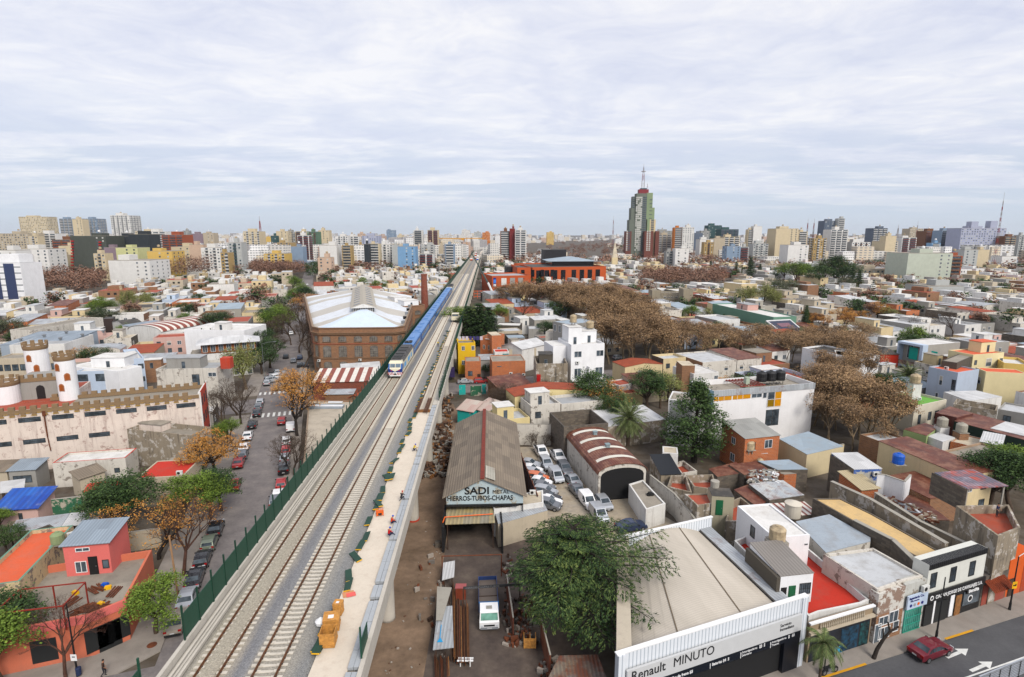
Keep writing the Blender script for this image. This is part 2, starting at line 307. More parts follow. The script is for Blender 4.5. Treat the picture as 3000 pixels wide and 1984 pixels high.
# building kit
def HS(name,lbl,cat,p0,ang,w,d,z,wall,roof,side=None,par=.5,kind='flat',rise=.8,win=(),tanks=(),acs=(),rooms=(),doors=(),group=None,z0=0,trim=None,poly=None,oh=.25,noc=False,cornice=False,raxis=None):
 root=EM(name,(p0[0],p0[1],z0),ang,lbl,cat,group);C,S=cos(ang),sin(ang);loc=poly or[(0,0),(w,0),(w,d),(0,d)];H=z-z0
 if not noc:occ([(p0[0]+x*C-y*S,p0[1]+x*S+y*C)for x,y in loc])
 m=MB();r=MB()
 if kind=='flat':
  t=.22 if par>.05 else .0;m.prism(loc,0,H,0,bot=False,top=False)
  if t:
   inn=offs(loc,t);n=len(loc)
   for i in range(n):
    j=(i+1)%n;a,b=loc[i],loc[j];c,e=inn[j],inn[i];m.quad((a[0],a[1],H),(b[0],b[1],H),(c[0],c[1],H),(e[0],e[1],H),1 if trim else 0);m.quad((e[0],e[1],H),(c[0],c[1],H),(c[0],c[1],H-par),(e[0],e[1],H-par),0)
   ro=offs(loc,t-.02);r.prism(ro,H-par-.12,H-par,0)
  else:r.prism(loc,H-.02,H+.05,0)
  if cornice:m.box(-.12,-.14,H-.35,w+.12,-.003,H-.15,0)
 elif kind=='shed':
  hz=[H,H,H+rise,H+rise]if len(loc)==4 else[H]*len(loc)
  if raxis=='x':hz=[H,H+rise,H+rise,H]
  m.prism(loc,0,[h-.08 for h in hz],0,bot=False,top=False);o=offs(loc,-oh);sl=rise/max(.1,(w if raxis=='x' else d))*oh;hh=[hz[0]-sl,hz[1]-sl,hz[2]+sl,hz[3]+sl]if raxis!='x' else[hz[0]-sl,hz[1]+sl,hz[2]+sl,hz[3]-sl];r.add([(o[i][0],o[i][1],hh[i]-.07)for i in range(4)]+[(o[i][0],o[i][1],hh[i])for i in range(4)],[(0,3,2,1),(4,5,6,7),(0,1,5,4),(1,2,6,5),(2,3,7,6),(3,0,4,7)])
 elif kind in('gable','barrel','gablex'):
  sw=kind=='gablex';L=w if not sw else d;T=d if not sw else w
  if kind=='barrel':prof=[(L/2-(L/2+oh)*cos(pi*i/12*1.),H+rise*sin(pi*i/12))for i in range(13)]
  else:prof=[(-oh,H-rise*oh/(L/2)),(L/2,H+rise),(L+oh,H-rise*oh/(L/2))]
  f=(lambda u,v,q:(u,v,q))if not sw else(lambda u,v,q:(v,u,q));wp=[(0,0),(L,0),(L,H)]+([(L/2,H+rise-.06)]if kind!='barrel' else[(L/2+(L/2)*cos(pi*i/12),H-.06+rise*sin(pi*i/12))for i in range(1,12)])+[(0,H)]
  for v in(0,T):
   pts=[f(u,v,q)for u,q in wp];m.add(pts,[tuple(range(len(pts)))if(v==0)!=sw else tuple(range(len(pts)-1,-1,-1))])
  for u in(0,L):
   a,b,c,e=f(u,0,0),f(u,T,0),f(u,T,H),f(u,0,H);m.quad(*((e,c,b,a)if(u==0)!=sw else(a,b,c,e)))
  n=len(prof);vs=[f(u,-oh,q)for u,q in prof]+[f(u,T+oh,q)for u,q in prof]+[f(u,-oh,q-.1)for u,q in prof]+[f(u,T+oh,q-.1)for u,q in prof];fs=[(i,i+1,n+i+1,n+i)for i in range(n-1)]+[(2*n+i+1,2*n+i,3*n+i,3*n+i+1)for i in range(n-1)]+[(i+1,i,2*n+i,2*n+i+1)for i in range(n-1)]+[(n+i,n+i+1,3*n+i+1,3*n+i)for i in range(n-1)]+[(0,n,3*n,2*n),(n-1,3*n-1,4*n-1,2*n-1)];fs=[(a,b,c,e)if not sw else(e,c,b,a)for a,b,c,e in fs];r.add(vs,fs)
 elif kind=='hip':
  m.prism(loc,0,H,0,bot=False,top=False);o=offs(loc,-oh);k=min(w,d)/2
  if w>=d:rg=[(k,d/2),(w-k,d/2)];fs=[(0,1,5,4),(1,2,5),(2,3,4,5),(3,0,4)]
  else:rg=[(w/2,k),(w/2,d-k)];fs=[(0,1,4),(1,2,5,4),(2,3,5),(3,0,4,5)]
  r.add([(x,y,H)for x,y in o]+[(x,y,H+rise)for x,y in rg],fs+[(3,2,1,0)])
 mw=[wall]+([trim]if trim else[]);wo=m.bd('wall',mw,root);r.bd('roof',roof,root)
 if side:
  wo.data.materials.append(side)
  for q in wo.data.polygons[1:4]:q.material_index=len(mw)
 W,D=w,d;mx=max([q[1]+q[3]/2 for q in win if q[0]=='f']+[q[3]+q[6]/2 for q in win if q[:2]==('row','f')]+[q[1]+q[2]/2 for q in doors if q[0]=='f']+[q[0]+.4 for q in acs]+[.1]);kx=min(1,(w-.2)/mx);win=[(q[0],q[1],q[2]*kx,q[3]*kx,q[4],q[5],q[6]*max(kx,.6),*q[7:])if q[:2]==('row','f')else(q[0],q[1]*kx,q[2],q[3]*max(kx,.55),*q[4:])if q[0]=='f' else q for q in win];doors=[(q[0],q[1]*kx,*q[2:])for q in doors];acs=[(q[0]*kx,*q[1:])for q in acs];rooms=[(min(q[0],w*.5),q[1],min(q[2],w-.3),*q[3:])for q in rooms];tanks=[(min(q[0],w-.8),min(q[1],d-.8),*q[2:])for q in tanks]
 for q in win:
  if q[0]=='row':
   _,fc,x0,x1,n,zc,ww,hh,*st=q
   for i in range(n):addwin(root,fc,x0+(x1-x0)*(i/(n-1)if n>1 else .5),zc,ww,hh,W,D,*(st or['d']))
  else:
   fc,x,zc,ww,hh,*st=q;addwin(root,fc,x,zc,ww,hh,W,D,*(st or['d']))
 zr=H-par if kind=='flat' else H
 for q in doors:DR(root,q[0],q[1],q[5]if len(q)>5 else 0,q[2],q[3],W,D,q[4]if len(q)>4 else None)
 for q in tanks:tank(root,q[0],q[1],zr if len(q)<6 else q[5],*q[2:5])
 for q in acs:ACU(root,q[0],q[1],q[2],q[3]if len(q)>3 else 0)
 for q in rooms:
  b=MB();b.box(q[0],q[1],zr+.01,q[2],q[3],zr+q[4],0);b.box(q[0]-.12,q[1]-.12,zr+q[4]+.003,q[2]+.12,q[3]+.12,zr+q[4]+.14,1);rm=b.bd('rooftop_room',[q[5]if len(q)>5 else wall,q[6]if len(q)>6 else RW],root)
  if q[2]-q[0]>1.8 and q[4]>1.8:
   o=MK('door',WM(.8,1.8,'n'),rm,((q[0]+q[2])/2,q[1]-.001,zr+.95))
 return root
def bld(name,lbl,fr,L,Rr,z,dep,wall,roof,base=None,cat='house',ang=None,**k):
 if base is not None:
  g=G(fr,*base);z=ZA(fr,*L,g[1])[1]
 a=G(fr,*L,z);b=G(fr,*Rr,z);th=atan2(b[1]-a[1],b[0]-a[0])if ang is None else ang;w=hypot(b[0]-a[0],b[1]-a[1])
 if ang is not None:w=(b[0]-a[0])*cos(th)+(b[1]-a[1])*sin(th)
 return HS(name,lbl,cat,a,th,w,dep,z,wall,roof,**k)
def pbld(name,lbl,fr,pts,z,wall,roof,cat='house',**k):
 g=[G(fr,*p,z)for p in pts];a=sum(g[i][0]*g[(i+1)%len(g)][1]-g[(i+1)%len(g)][0]*g[i][1]for i in range(len(g)))
 if a<0:g=[g[0]]+g[:0:-1]
 p0=g[0];th=atan2(g[1][1]-g[0][1],g[1][0]-g[0][0]);C,S=cos(th),sin(th);lp=[((x-p0[0])*C+(y-p0[1])*S,-(x-p0[0])*S+(y-p0[1])*C)for x,y in g]
 return HS(name,lbl,cat,p0,th,lp[1][0],abs(lp[-1][1]),z,wall,roof,poly=lp,**k)
def WL(name,lbl,pts,h,m,t=.2,group=None,cat='wall'):
 root=EM(name,(pts[0][0],pts[0][1],0),0,lbl,cat,group);b=MB()
 for (x0,y0),(x1,y1)in zip(pts,pts[1:]):
  L=hypot(x1-x0,y1-y0);ux,uy=(x1-x0)/L,(y1-y0)/L;nx,ny=-uy*t/2,ux*t/2;ox,oy=pts[0];b.prism([(x0-ox-nx,y0-oy-ny),(x1-ox-nx,y1-oy-ny),(x1-ox+nx,y1-oy+ny),(x0-ox+nx,y0-oy+ny)],0,h)
 b.bd('wall_panel',m,root);c=MB()
 for (x0,y0),(x1,y1)in zip(pts,pts[1:]):
  L=hypot(x1-x0,y1-y0);ux,uy=(x1-x0)/L,(y1-y0)/L;nx,ny=-uy*t*.7,ux*t*.7;ox,oy=pts[0];c.prism([(x0-ox-nx,y0-oy-ny),(x1-ox-nx,y1-oy-ny),(x1-ox+nx,y1-oy+ny),(x0-ox+nx,y0-oy+ny)],h+.003,h+.08)
 c.bd('coping',CONC,root);return root
def TX(s,size,mat,parent,loc,rot,name='lettering',bold=.0,sx=1.,ext=.02,align='LEFT'):
 cu=bpy.data.curves.new('t','FONT');cu.body=s;cu.size=size;cu.extrude=ext;cu.offset=bold;cu.align_x=align;cu.resolution_u=3;o=bpy.data.objects.new('t',cu);col.objects.link(o);bpy.context.view_layer.update();me=bpy.data.meshes.new_from_object(o.evaluated_get(bpy.context.evaluated_depsgraph_get()));bpy.data.objects.remove(o);me.materials.clear();me.materials.append(mat);me.name='lettering';ob=MK(name,me,parent,loc);ob.rotation_euler=rot;ob.scale=(sx,1,1);return ob
# SETTING
def UV(u,v):return (u*E1[0]+v*E2[0],u*E1[1]+v*E2[1])
def GM(name,stops,scale=.05,fs=1.2,rough=.95,fine=.35,dk=.5):
 name=name or 'material_%d'%len(MT);m,nt,bs=newmat(name);v=vc_(nt,True);b=rp_(nt,nz_(nt,v,scale,8,.65),stops);f=nz_(nt,v,fs,5,.7);b=mx_(nt,rp_(nt,f,[(.4,.0),(.75,fine)]),b,mx_(nt,1.,b,(dk,dk,dk),'MULTIPLY'));LK(nt,b,bs.inputs['Base Color']);bs.inputs['Roughness'].default_value=rough;return m
MGR=GM(0,[(.3,(.035,.035,.018)),(.42,(.075,.055,.035)),(.52,(.11,.09,.07)),(.6,(.07,.048,.03)),(.7,(.03,.045,.018))],.09,.6,fine=.7)
MAS=GM(0,[(.3,(.125,.11,.11)),(.5,(.175,.155,.15)),(.7,(.235,.205,.19))],.3,2.5,fine=.5)
MAV=GM(0,[(.35,(.06,.06,.065)),(.6,(.085,.085,.09))],.2,4.)
MPV=GM(0,[(.3,(.22,.19,.165)),(.7,(.31,.275,.24))],.5,2.,fine=.5)
MDIRT=GM('bare_earth',[(.3,(.11,.07,.04)),(.5,(.19,.125,.08)),(.62,(.25,.165,.105)),(.75,(.10,.06,.035))],.22,1.5,fine=.6)
MLOT=GM(0,[(.3,(.24,.19,.13)),(.5,(.36,.30,.22)),(.7,(.28,.25,.21))],.25,1.4,fine=.5)
MYARD=GM(0,[(.3,(.055,.04,.035)),(.55,(.10,.075,.06)),(.7,(.14,.11,.085))],.35,2.,fine=.5)
MMARK=PL(0,(.72,.72,.70),.7);MMKY=PL(0,(.65,.38,.03),.7)
def SHG(name,pts,z,m,th=None):
 b=MB()
 if th:b.prism(pts,z-th,z,bot=False)
 else:b.add([(x,y,z)for x,y in pts],[tuple(range(len(pts)))])
 return tag(b.bd(name,m),None,None,kind='structure')
def ccw(p):
 a=sum(p[i][0]*p[(i+1)%len(p)][1]-p[(i+1)%len(p)][0]*p[i][1]for i in range(len(p)));return p if a>0 else p[::-1]
g=MB();g.add([(-9000,-300,0),(9000,-300,0),(9000,12000,0),(-9000,12000,0)],[(0,1,2,3)]);tag(g.bd('ground',MGR),None,None,kind='structure')
q=lambda *uv:ccw([UV(a,b)for a,b in uv])
SHG('street',q((-17,55),(-7.5,55),(-7.5,900),(-17,900)),.02,MAS)
SHG('street',q((-90,36),(-8,36),(-8,55),(-90,55)),.024,MAS)
SHG('pavement',q((-90,55),(-20,55),(-17,57),(-17,134),(-20.8,134),(-20.8,59.5),(-90,59.5)),.14,MPV,.14)
SHG('pavement',q((-8,62),(-5.8,62),(-5.8,134),(-8,134)),.14,MPV,.14)
for a,b in((150,240),(256,350),(366,470)):
 SHG('pavement',q((-20.8,a),(-17,a),(-17,b),(-20.8,b)),.14,MPV,.14);SHG('pavement',q((-8,a),(-5.8,a),(-5.8,b),(-8,b)),.14,MPV,.14)
SHG('street',q((-160,136),(200,136),(200,147),(-160,147)),.026,MAS)
SHG('avenue',q((6,8),(150,8),(150,33.9),(6,33.9)),.03,MAV)
SHG('pavement',q((6,33.9),(84,33.9),(84,40),(6,40)),.16,MPV,.16)
SHG('road_marking',q((20,29.75),(90,29.75),(90,29.9),(20,29.9)),.044,MMARK)
for cx,cy in((43.15,48.4),(44.1,46.7)):
 a=GA+.05;C,S=cos(a),sin(a);P=[(-1.6,-.16),(.35,-.16),(.35,-.5),(1.6,0),(.35,.5),(.35,.16),(-1.6,.16)];SHG('road_arrow',[(cx+x*C-y*S,cy+x*S+y*C)for x,y in P],.05,MMARK)
for a,b in((40,46.5),(36.8,38.6),(57,61)):SHG('kerb_paint',q((a,33.78),(b,33.78),(b,34.02),(a,34.02)),.167,MMKY)
def ZBR(u0,v0,u1,v1,n,du):
 for i in range(n):
  t=u0+(u1-u0)*i/(n-1);SHG('crossing_stripe',q((t,v0),(t+du,v0),(t+du,v1),(t,v1)),.045,MMARK)
ZBR(-17.9,131.3,-8.9,134.3,9,.5);ZBR(-17.9,150.5,-8.9,153,9,.5)
SHG('bare_earth',[(-30,34),(-7.8,34),(-7.6,60),(-8.6,80),(-9.5,112),(-14,130),(-30,130),(-36,118)],.012,MDIRT)
SHG('yard',[(-7.8,30),(9,30),(9,44),(3.5,60),(1.5,72),(-8.7,72)],.016,MYARD)
SHG('car_park',ccw([(.5,72),(4.6,70),(22,62),(24,72),(18,82),(13,80.5),(9.6,97),(8,102.4),(-1.2,102.4)]),.02,MLOT)
# VIADUCT
VR=.042;VX0,VY0=-18.15,36.
def vpath(s):
 x,y,h=VX0,VY0,VR
 if s<=960:return (x-sin(h)*s,y+cos(h)*s,h)
 x-=sin(h)*960;y+=cos(h)*960;r=s-960;k=.28/420;h2=h-k*r;n=12
 for i in range(n):
  hh=h-k*r*(i+.5)/n;x-=sin(hh)*r/n;y+=cos(hh)*r/n
 return (x,y,h2)
def VP(v,s,z=.0):
 x,y,h=vpath(s);return (x+cos(h)*v,y+sin(h)*v,z)
def vloc(v,s,z):
 p=VP(v,s,z);return (p[0]-VX0,p[1]-VY0,z)
SL=[-22,0]+list(range(20,960,60))+list(range(960,1400,25))
def sweep(b,prof,ss,mi=0,closed=True):
 n=len(prof);o=len(b.v)
 for s in ss:
  for v,z in prof:b.v.append(vloc(v,s,z))
 for i in range(len(ss)-1):
  for j in range(n if closed else n-1):
   k=(j+1)%n;b.f.append((o+i*n+j,o+i*n+k,o+(i+1)*n+k,o+(i+1)*n+j));b.m.append(mi)
 if closed:b.f.append(tuple(o+j for j in range(n-1,-1,-1)));b.m.append(mi);b.f.append(tuple(o+(len(ss)-1)*n+j for j in range(n)));b.m.append(mi)
via=EM('railway_viaduct',(VX0,VY0,0),0,'long raised concrete railway viaduct running from the foreground to the horizon','viaduct')
VC=SC(0,(.56,.53,.48),.25);VCW=SC(0,(.68,.62,.54),.55,(.42,.33,.26))
b=MB();sweep(b,[(-7.25,6.9),(-6.9,6.6),(-5.6,5.7),(5.6,5.7),(6.9,6.6),(7.25,6.9),(7.25,7.9),(-7.25,7.9)],SL);b.bd('deck',VC,via)
b=MB();sweep(b,[(-7.25,7.903),(-6.95,7.903),(-6.95,8.95),(-7.25,8.95)],SL);b.bd('parapet',VC,via)
b=MB();sweep(b,[(6.9,7.903),(7.25,7.903),(7.25,8.62),(6.9,8.62)],SL);b.bd('parapet',VC,via)
b=MB();sweep(b,[(3.25,7.903),(6.,7.903),(6.,8.2),(3.25,8.2)],SL);b.bd('walkway_slab',VCW,via)
b=MB();s=-8.;rr=random.Random(3)
while s<66:
 L=rr.choice([1.,1.4,1.8])
 for k in range(2):b.box(6.02+k*.44,s,8.2,6.02+k*.44+.41,s+L-.03,8.44+rr.random()*.06,0)
 s+=L+(.45 if rr.random()<.33 else .0)
BLK2=SC(0,(.46,.48,.50),.15);o=b.bd('duct_cover',BLK2,via,rz=VR)
b=MB();sweep(b,[(6.02,8.),(6.88,8.),(6.88,8.5),(6.02,8.5)],[66,200,500,960]);b.bd('cable_duct',VC,via)
for k,(v,r)in enumerate(((-6.72,.13),(-6.42,.1),(-6.12,.12))):
 b=MB();sweep(b,[(v-r,8.1),(v+r,8.1),(v+r,8.1+2.2*r),(v,8.1+2.6*r),(v-r,8.1+2.2*r)],SL[:18]);b.bd('cable_duct',VC,via)
ring=PL(0,(.5,.09,.05),.8)
pm=MB();pm.lathe([(.82,0),(.78,.3),(.76,5.),(.95,5.4),(1.2,5.72)],20);pme=pm.mesh('pillar',VC,True)
for i,s in enumerate([-3.7+21*k for k in range(46)]):
 for v in(5.75,-5.75):
  if s>420 and v<0:continue
  x,y,_=VP(v,s);o=MK('pillar',pme,via,(x-VX0,y-VY0,0))
  if i==2 and v>0:
   r_=MB();r_.lathe([(.86,.0),(.86,.22)],20);r_.bd('safety_band',ring,o)
occ([VP(-10,-30)[:2],VP(9,-30)[:2],VP(9,900)[:2],VP(-9,900)[:2]],0)
occ([VP(-10,850)[:2],VP(9,850)[:2],VP(12,1380)[:2],VP(-14,1380)[:2]],0)
m,nt,bs=newmat('track_ballast');v=vc_(nt);sp=_n(nt,'ShaderNodeSeparateXYZ');LK(nt,v,sp.inputs[0])
ad=_n(nt,'ShaderNodeMath',operation='MULTIPLY_ADD');LK(nt,sp.outputs[1],ad.inputs[0]);ad.inputs[1].default_value=VR;LK(nt,sp.outputs[0],ad.inputs[2])
nz=nz_(nt,_map(nt,v,(1,.12,1)),.9,5,.65);a2=_n(nt,'ShaderNodeMath',operation='MULTIPLY_ADD');LK(nt,nz,a2.inputs[0]);a2.inputs[1].default_value=1.6;LK(nt,ad.outputs[0],a2.inputs[2])
mr=_n(nt,'ShaderNodeMapRange');LK(nt,a2.outputs[0],mr.inputs[0]);mr.inputs[1].default_value=-6.2+.8;mr.inputs[2].default_value=3.3+.8
tint=rp_(nt,mr.outputs[0],[(.0,(.37,.345,.30)),(.10,(.42,.38,.30)),(.34,(.41,.36,.28)),(.42,(.20,.20,.21)),(.49,(.25,.25,.255)),(.57,(.38,.345,.285)),(.78,(.36,.33,.275)),(.91,(.24,.24,.235))])
st=nz_(nt,v,7.,5,.8);st2=_n(nt,'ShaderNodeTexVoronoi');st2.inputs['Scale'].default_value=9;LK(nt,v,st2.inputs['Vector'])
cc=mx_(nt,rp_(nt,st,[(.35,.75),(.62,.0)]),tint,mx_(nt,1.,tint,(.35,.35,.36),'MULTIPLY'));cc=mx_(nt,rp_(nt,st2.outputs['Distance'],[(.0,.55),(.3,.0)]),cc,(.55,.52,.47))
LK(nt,cc,bs.inputs['Base Color']);bs.inputs['Roughness'].default_value=.95;_bump(nt,st2.outputs['Distance'],bs,.8,.06);MBAL=m
b=MB();sweep(b,[(-6.05,7.91),(3.2,7.91),(2.9,8.1),(1.6,8.26),(-2.,8.2),(-2.6,8.26),(-5.6,8.26),(-5.9,8.12)],SL);tag(b.bd('track_ballast',MBAL,None,(VX0,VY0,0)),None,None,kind='structure')
RAILM=PL(0,(.20,.10,.05),.6,.3,.2,1.);SLEEP=SC(0,(.72,.68,.61),.1)
slm=MB();slm.add([(-1.35,-.14,0),(1.35,-.14,0),(1.35,.14,0),(-1.35,.14,0),(-1.33,-.11,.2),(-.5,-.11,.2),(-.45,-.1,.15),(.45,-.1,.15),(.5,-.11,.2),(1.33,-.11,.2),(1.33,.11,.2),(.5,.11,.2),(.45,.1,.15),(-.45,.1,.15),(-.5,.11,.2),(-1.33,.11,.2)],
 [(3,2,1,0),(4,5,14,15),(5,6,13,14),(6,7,12,13),(7,8,11,12),(8,9,10,11),(0,1,9,8,7,6,5,4),(2,3,15,14,13,12,11,10),(1,2,10,9),(3,0,4,15)])
for k in(-1,1):slm.box(k*.838-.12,-.09,.19,k*.838+.12,.09,.23,1)
sleepme=slm.mesh('sleeper',[SLEEP,PL(0,(.1,.08,.07))])
def track(name,lbl,v0,s0,s1,zb,sl0,sl1,mud=None,far=None):
 root=EM(name,(VX0,VY0,0),0,lbl,'railway track');ss=[s0]+[s for s in SL if s0<s<s1]+[s1]
 for sg in(-1,1):
  b=MB();c=v0+sg*.838;sweep(b,[(c-.075,zb+.2),(c+.075,zb+.2),(c+.02,zb+.24),(c+.036,zb+.33),(c+.036,zb+.37),(c-.036,zb+.37),(c-.036,zb+.33),(c-.02,zb+.24)],ss);b.bd('rail',RAILM,root)
 n=int((sl1-sl0)/.6)
 for i in range(min(100,n)):
  s=sl0+i*.6;x,y,_=VP(v0,s);o=MK('sleeper',sleepme,root,(x-VX0,y-VY0,zb),VR+random.uniform(-.01,.01))
 if n>100:
  b=MB()
  for i in range(100,n):
   s=sl0+i*.6;x,y,h=VP(v0,s)[:2]+(VR,);x-=VX0;y-=VY0;b.box(x-1.33,y-.12,zb,x+1.33,y+.12,zb+.2,0,rz=VR,c=(x,y))
  tag(b.bd('sleepers',SLEEP,root),None,None,kind='stuff')
 return root
track('railway_track','left railway track with sleepers half buried in pale ballast, carrying the blue train',-4.1,-20,1300,8.1,-6,420)
track('railway_track','right railway track with bare concrete sleepers beside the empty walkway slab',.1,-20,1300,8.12,-6,420)
track('railway_track','third railway track laid on bare slab along the right parapet further back',4.55,64,960,8.05,64,160)
b=MB();sweep(b,[(-4.8,8.12),(-3.4,8.12),(-3.55,8.335),(-4.65,8.335)],[-20,100,300,700,1300]);tag(b.bd('track_ballast_heap',MBAL,None,(VX0,VY0,0)),None,None,kind='structure')
for i,(dv,s)in enumerate([(-1.15,67),(-.95,67.3),(-.75,66.8),(.35,67.2),(.55,67),(.75,67.4),(1.,66.7)]):
 b=MB();b.box(-.07,-4.3,0,.07,4.3,.04);b.box(-.02,-4.3,.04,.02,4.3,.13);b.box(-.045,-4.3,.13,.045,4.3,.17);x,y,z=VP(4.55+dv,s-1.5,8.32);o=b.bd('spare_rail',RAILM,None,(x,y,8.5 if i else 8.5),VR+random.uniform(-.006,.006));tag(o,'loose brown rail lying among the spare rails at the start of the third track','rail','spare rails on the slab')
x,y,_=VP(4.55,62.6);b=MB()
for k in range(3):b.box(-1.5,-.5+k*.45,0,1.5,-.3+k*.45,.22)
tag(b.bd('timber_stack',WOOD,None,(x,y,8.21),VR),'brown timber beams laid across the slab where the third track begins','timber')
# fences
GP=PL(0,(.02,.10,.065),.55,0,.15,4.);GPO=PL(0,(.012,.07,.045),.5)
def fence(name,lbl,v,s0,s1,zb,hp,step,post=3.,side=1,gap=()):
 root=EM(name,(VX0,VY0,0),0,lbl,'fence');s=s0;npnl=0;far=MB();farp=MB();pn=MB();pn.box(-.025,.04,.12,.025,step-.04,hp)
 for k in range(1,5):pn.box(-.04,.04,hp*k/5-.015,-.024,step-.04,hp*k/5+.015,1)
 pme=pn.mesh('fence_panel',[GP,PL(0,(.10,.2,.15))]);po=MB();po.box(-.06,-.06,0,.06,.06,post);pom=po.mesh('post',GPO)
 while s<s1:
  skip=any(a<=s<b for a,b in gap);x,y,_=VP(v,s);x-=VX0;y-=VY0
  if npnl<98:
   MK('post',pom,root,(x,y,zb),VR)
   if not skip:MK('fence_panel',pme,root,(x,y,zb),VR)
  else:
   farp.box(x-.06,y-.06,zb,x+.06,y+.06,zb+post)
   if not skip:x2,y2,_=VP(v,s+step);far.prism([(x-.03,y),(x+.03,y),(x2-VX0+.03,y2-VY0),(x2-VX0-.03,y2-VY0)],zb+.1,zb+hp)
  npnl+=1;s+=step
 if far.v:tag(far.bd('fence_panels',GP,root),None,None,kind='stuff');tag(farp.bd('posts',GPO,root),None,None,kind='stuff')
 return root
fence('green_fence','dark green panel fence with tall posts along the left edge of the viaduct',-7.1,3.3,900,8.95,2.2,2.35,post=3.)
x,y,_=VP(-7.1,-2.2);b=MB();b.box(-.06,-.06,0,.06,.06,3.);b.box(-.03,-6,0,.03,-.06,2.2);tag(b.bd('fence_panel',GP,None,(x,y,8.96),VR),'separate dark green panel with post on the left parapet at the bottom edge','fence panel')
fence('green_fence','dark green fence under construction along the right parapet of the viaduct',7.08,68,700,8.62,1.6,2.35,post=2.6,gap=((85,88),(104,107)))
b=MB();b.box(-.06,-.06,0,.06,.06,2.6);b.box(-.03,.1,0,.03,2.2,1.4);x,y,_=VP(6.9,1.2);tag(b.bd('fence_panel',GP,None,(x,y,8.63),VR),'single dark green fence post and panel on the right parapet at the bottom edge','fence panel')
mt=MB();mt.box(-.3,-.95,0,.3,.95,.09,0);mt.box(-.3,-.99,0,.3,-.95,.09,1);mme=mt.mesh('green_mat',[PL(0,(.03,.085,.06),.7),YELP]);rr=random.Random(11)
first=True;s=3.
while s<150:
 n=3 if(s<7 or 20<s<34)and rr.random()<.6 else 1
 for k in range(n):
  x,y,_=VP(3.3+rr.uniform(-.35,.3)+k*.12,s+rr.uniform(-.3,.3));o=MK('green_mat',mme,None,(x,y,8.28+k*.1),VR+rr.choice([0,0,.1,-.2,.35,-.35,.9])*rr.random());o.rotation_euler[1]=rr.uniform(-.25,.1);tag(o,'dark green mat lying along the seam between ballast and slab','mat','green mats along the ballast edge')
 s+=rr.choice([2.2,2.,2.6,3.4])
def crate(name,lbl,v,s,w,d,h,rz,open_=False):
 x,y,_=VP(v,s);root=EM(name,(x,y,8.21),VR+rz,lbl,'crate')
 for nm,(a0,b0,a1,b1)in dict(front=(-w/2,-d/2,w/2,-d/2+.03),back=(-w/2,d/2-.03,w/2,d/2),left=(-w/2,-d/2+.03,-w/2+.03,d/2-.03),right=(w/2-.03,-d/2+.03,w/2,d/2-.03)).items():
  m=MB();m.box(a0,b0,.1,a1,b1,h);m.box(min(a0,a1)-.02,min(b0,b1)-.02,h*.1,max(a0,a1)+.02,max(b0,b1)+.02,h*.22);m.box(min(a0,a1)-.02,min(b0,b1)-.02,h*.86,max(a0,a1)+.02,max(b0,b1)+.02,h*.99);m.bd('side_board',WOODL,root)
 m=MB();m.box(-w/2,-d/2,.03,w/2,d/2,.1 if open_ else .099);m.bd('base_board',WOODL,root)
 if not open_:
  m=MB();m.box(-w/2-.02,-d/2-.02,h+.003,w/2+.02,d/2+.02,h+.05);m.box(-w*.2,-d*.25,h+.05,w*.15,d*.1,h+.056,1);m.bd('lid',[WOODL,WP],root)
 return root
WOODL=PL(0,(.62,.35,.13),.8,0,.25,4)
crate('wooden_crate','open empty wooden crate at the front of the crates on the walkway slab',3.85,3.4,1.15,1.15,1.25,.05,True)
crate('wooden_crate','closed square wooden crate with lid behind the open crate',3.6,5.3,1.25,1.2,1.,.15)
crate('wooden_crate','narrow upright wooden box with a white sticker, rearmost of the crates',3.7,7.,.7,.7,1.05,-.1)
b=MB();b.box(-.5,-.4,0,.5,.4,.03);b.box(-.2,-.5,.03,.6,.1,.05,1);x,y,_=VP(3.9,9.6);tag(b.bd('cardboard_sheet',[PL('cardboard',(.6,.33,.2),.9),PL(0,(.7,.2,.18),.8)],None,(x,y,8.22),.4),'flat pinkish cardboard sheets on the slab beyond the wooden crates','cardboard')
b=MB();b.lathe([(.2,0),(.42,.1),(.45,.35),(.25,.5),(.1,.62)],9);x,y,_=VP(2.6,5.6);tag(b.bd('sack',WP,None,(x,y,8.25)),'crumpled white sack on the ballast beside the wooden crates','sack')
x,y,_=VP(4.,24.1);gen=EM('generator',(x,y,8.21),.3,'small orange generator on the slab beside the green mats','generator')
b=MB();b.box(-.35,-.28,.1,.35,.28,.55);b.bd('engine_housing',ORP,gen);b=MB()
for sx in(-1,1):
 for sy in(-1,1):b.tube((sx*.4,sy*.3,0),(sx*.4,sy*.3,.7),.025)
 b.tube((sx*.4,-.3,.7),(sx*.4,.3,.7),.025)
for sy in(-1,1):b.tube((-.4,sy*.3,.7),(.4,sy*.3,.7),.025)
b.bd('tube_frame',ORP,gen);b=MB();b.box(-.2,-.3,.15,.2,-.28,.4);b.bd('control_panel',BLK,gen)
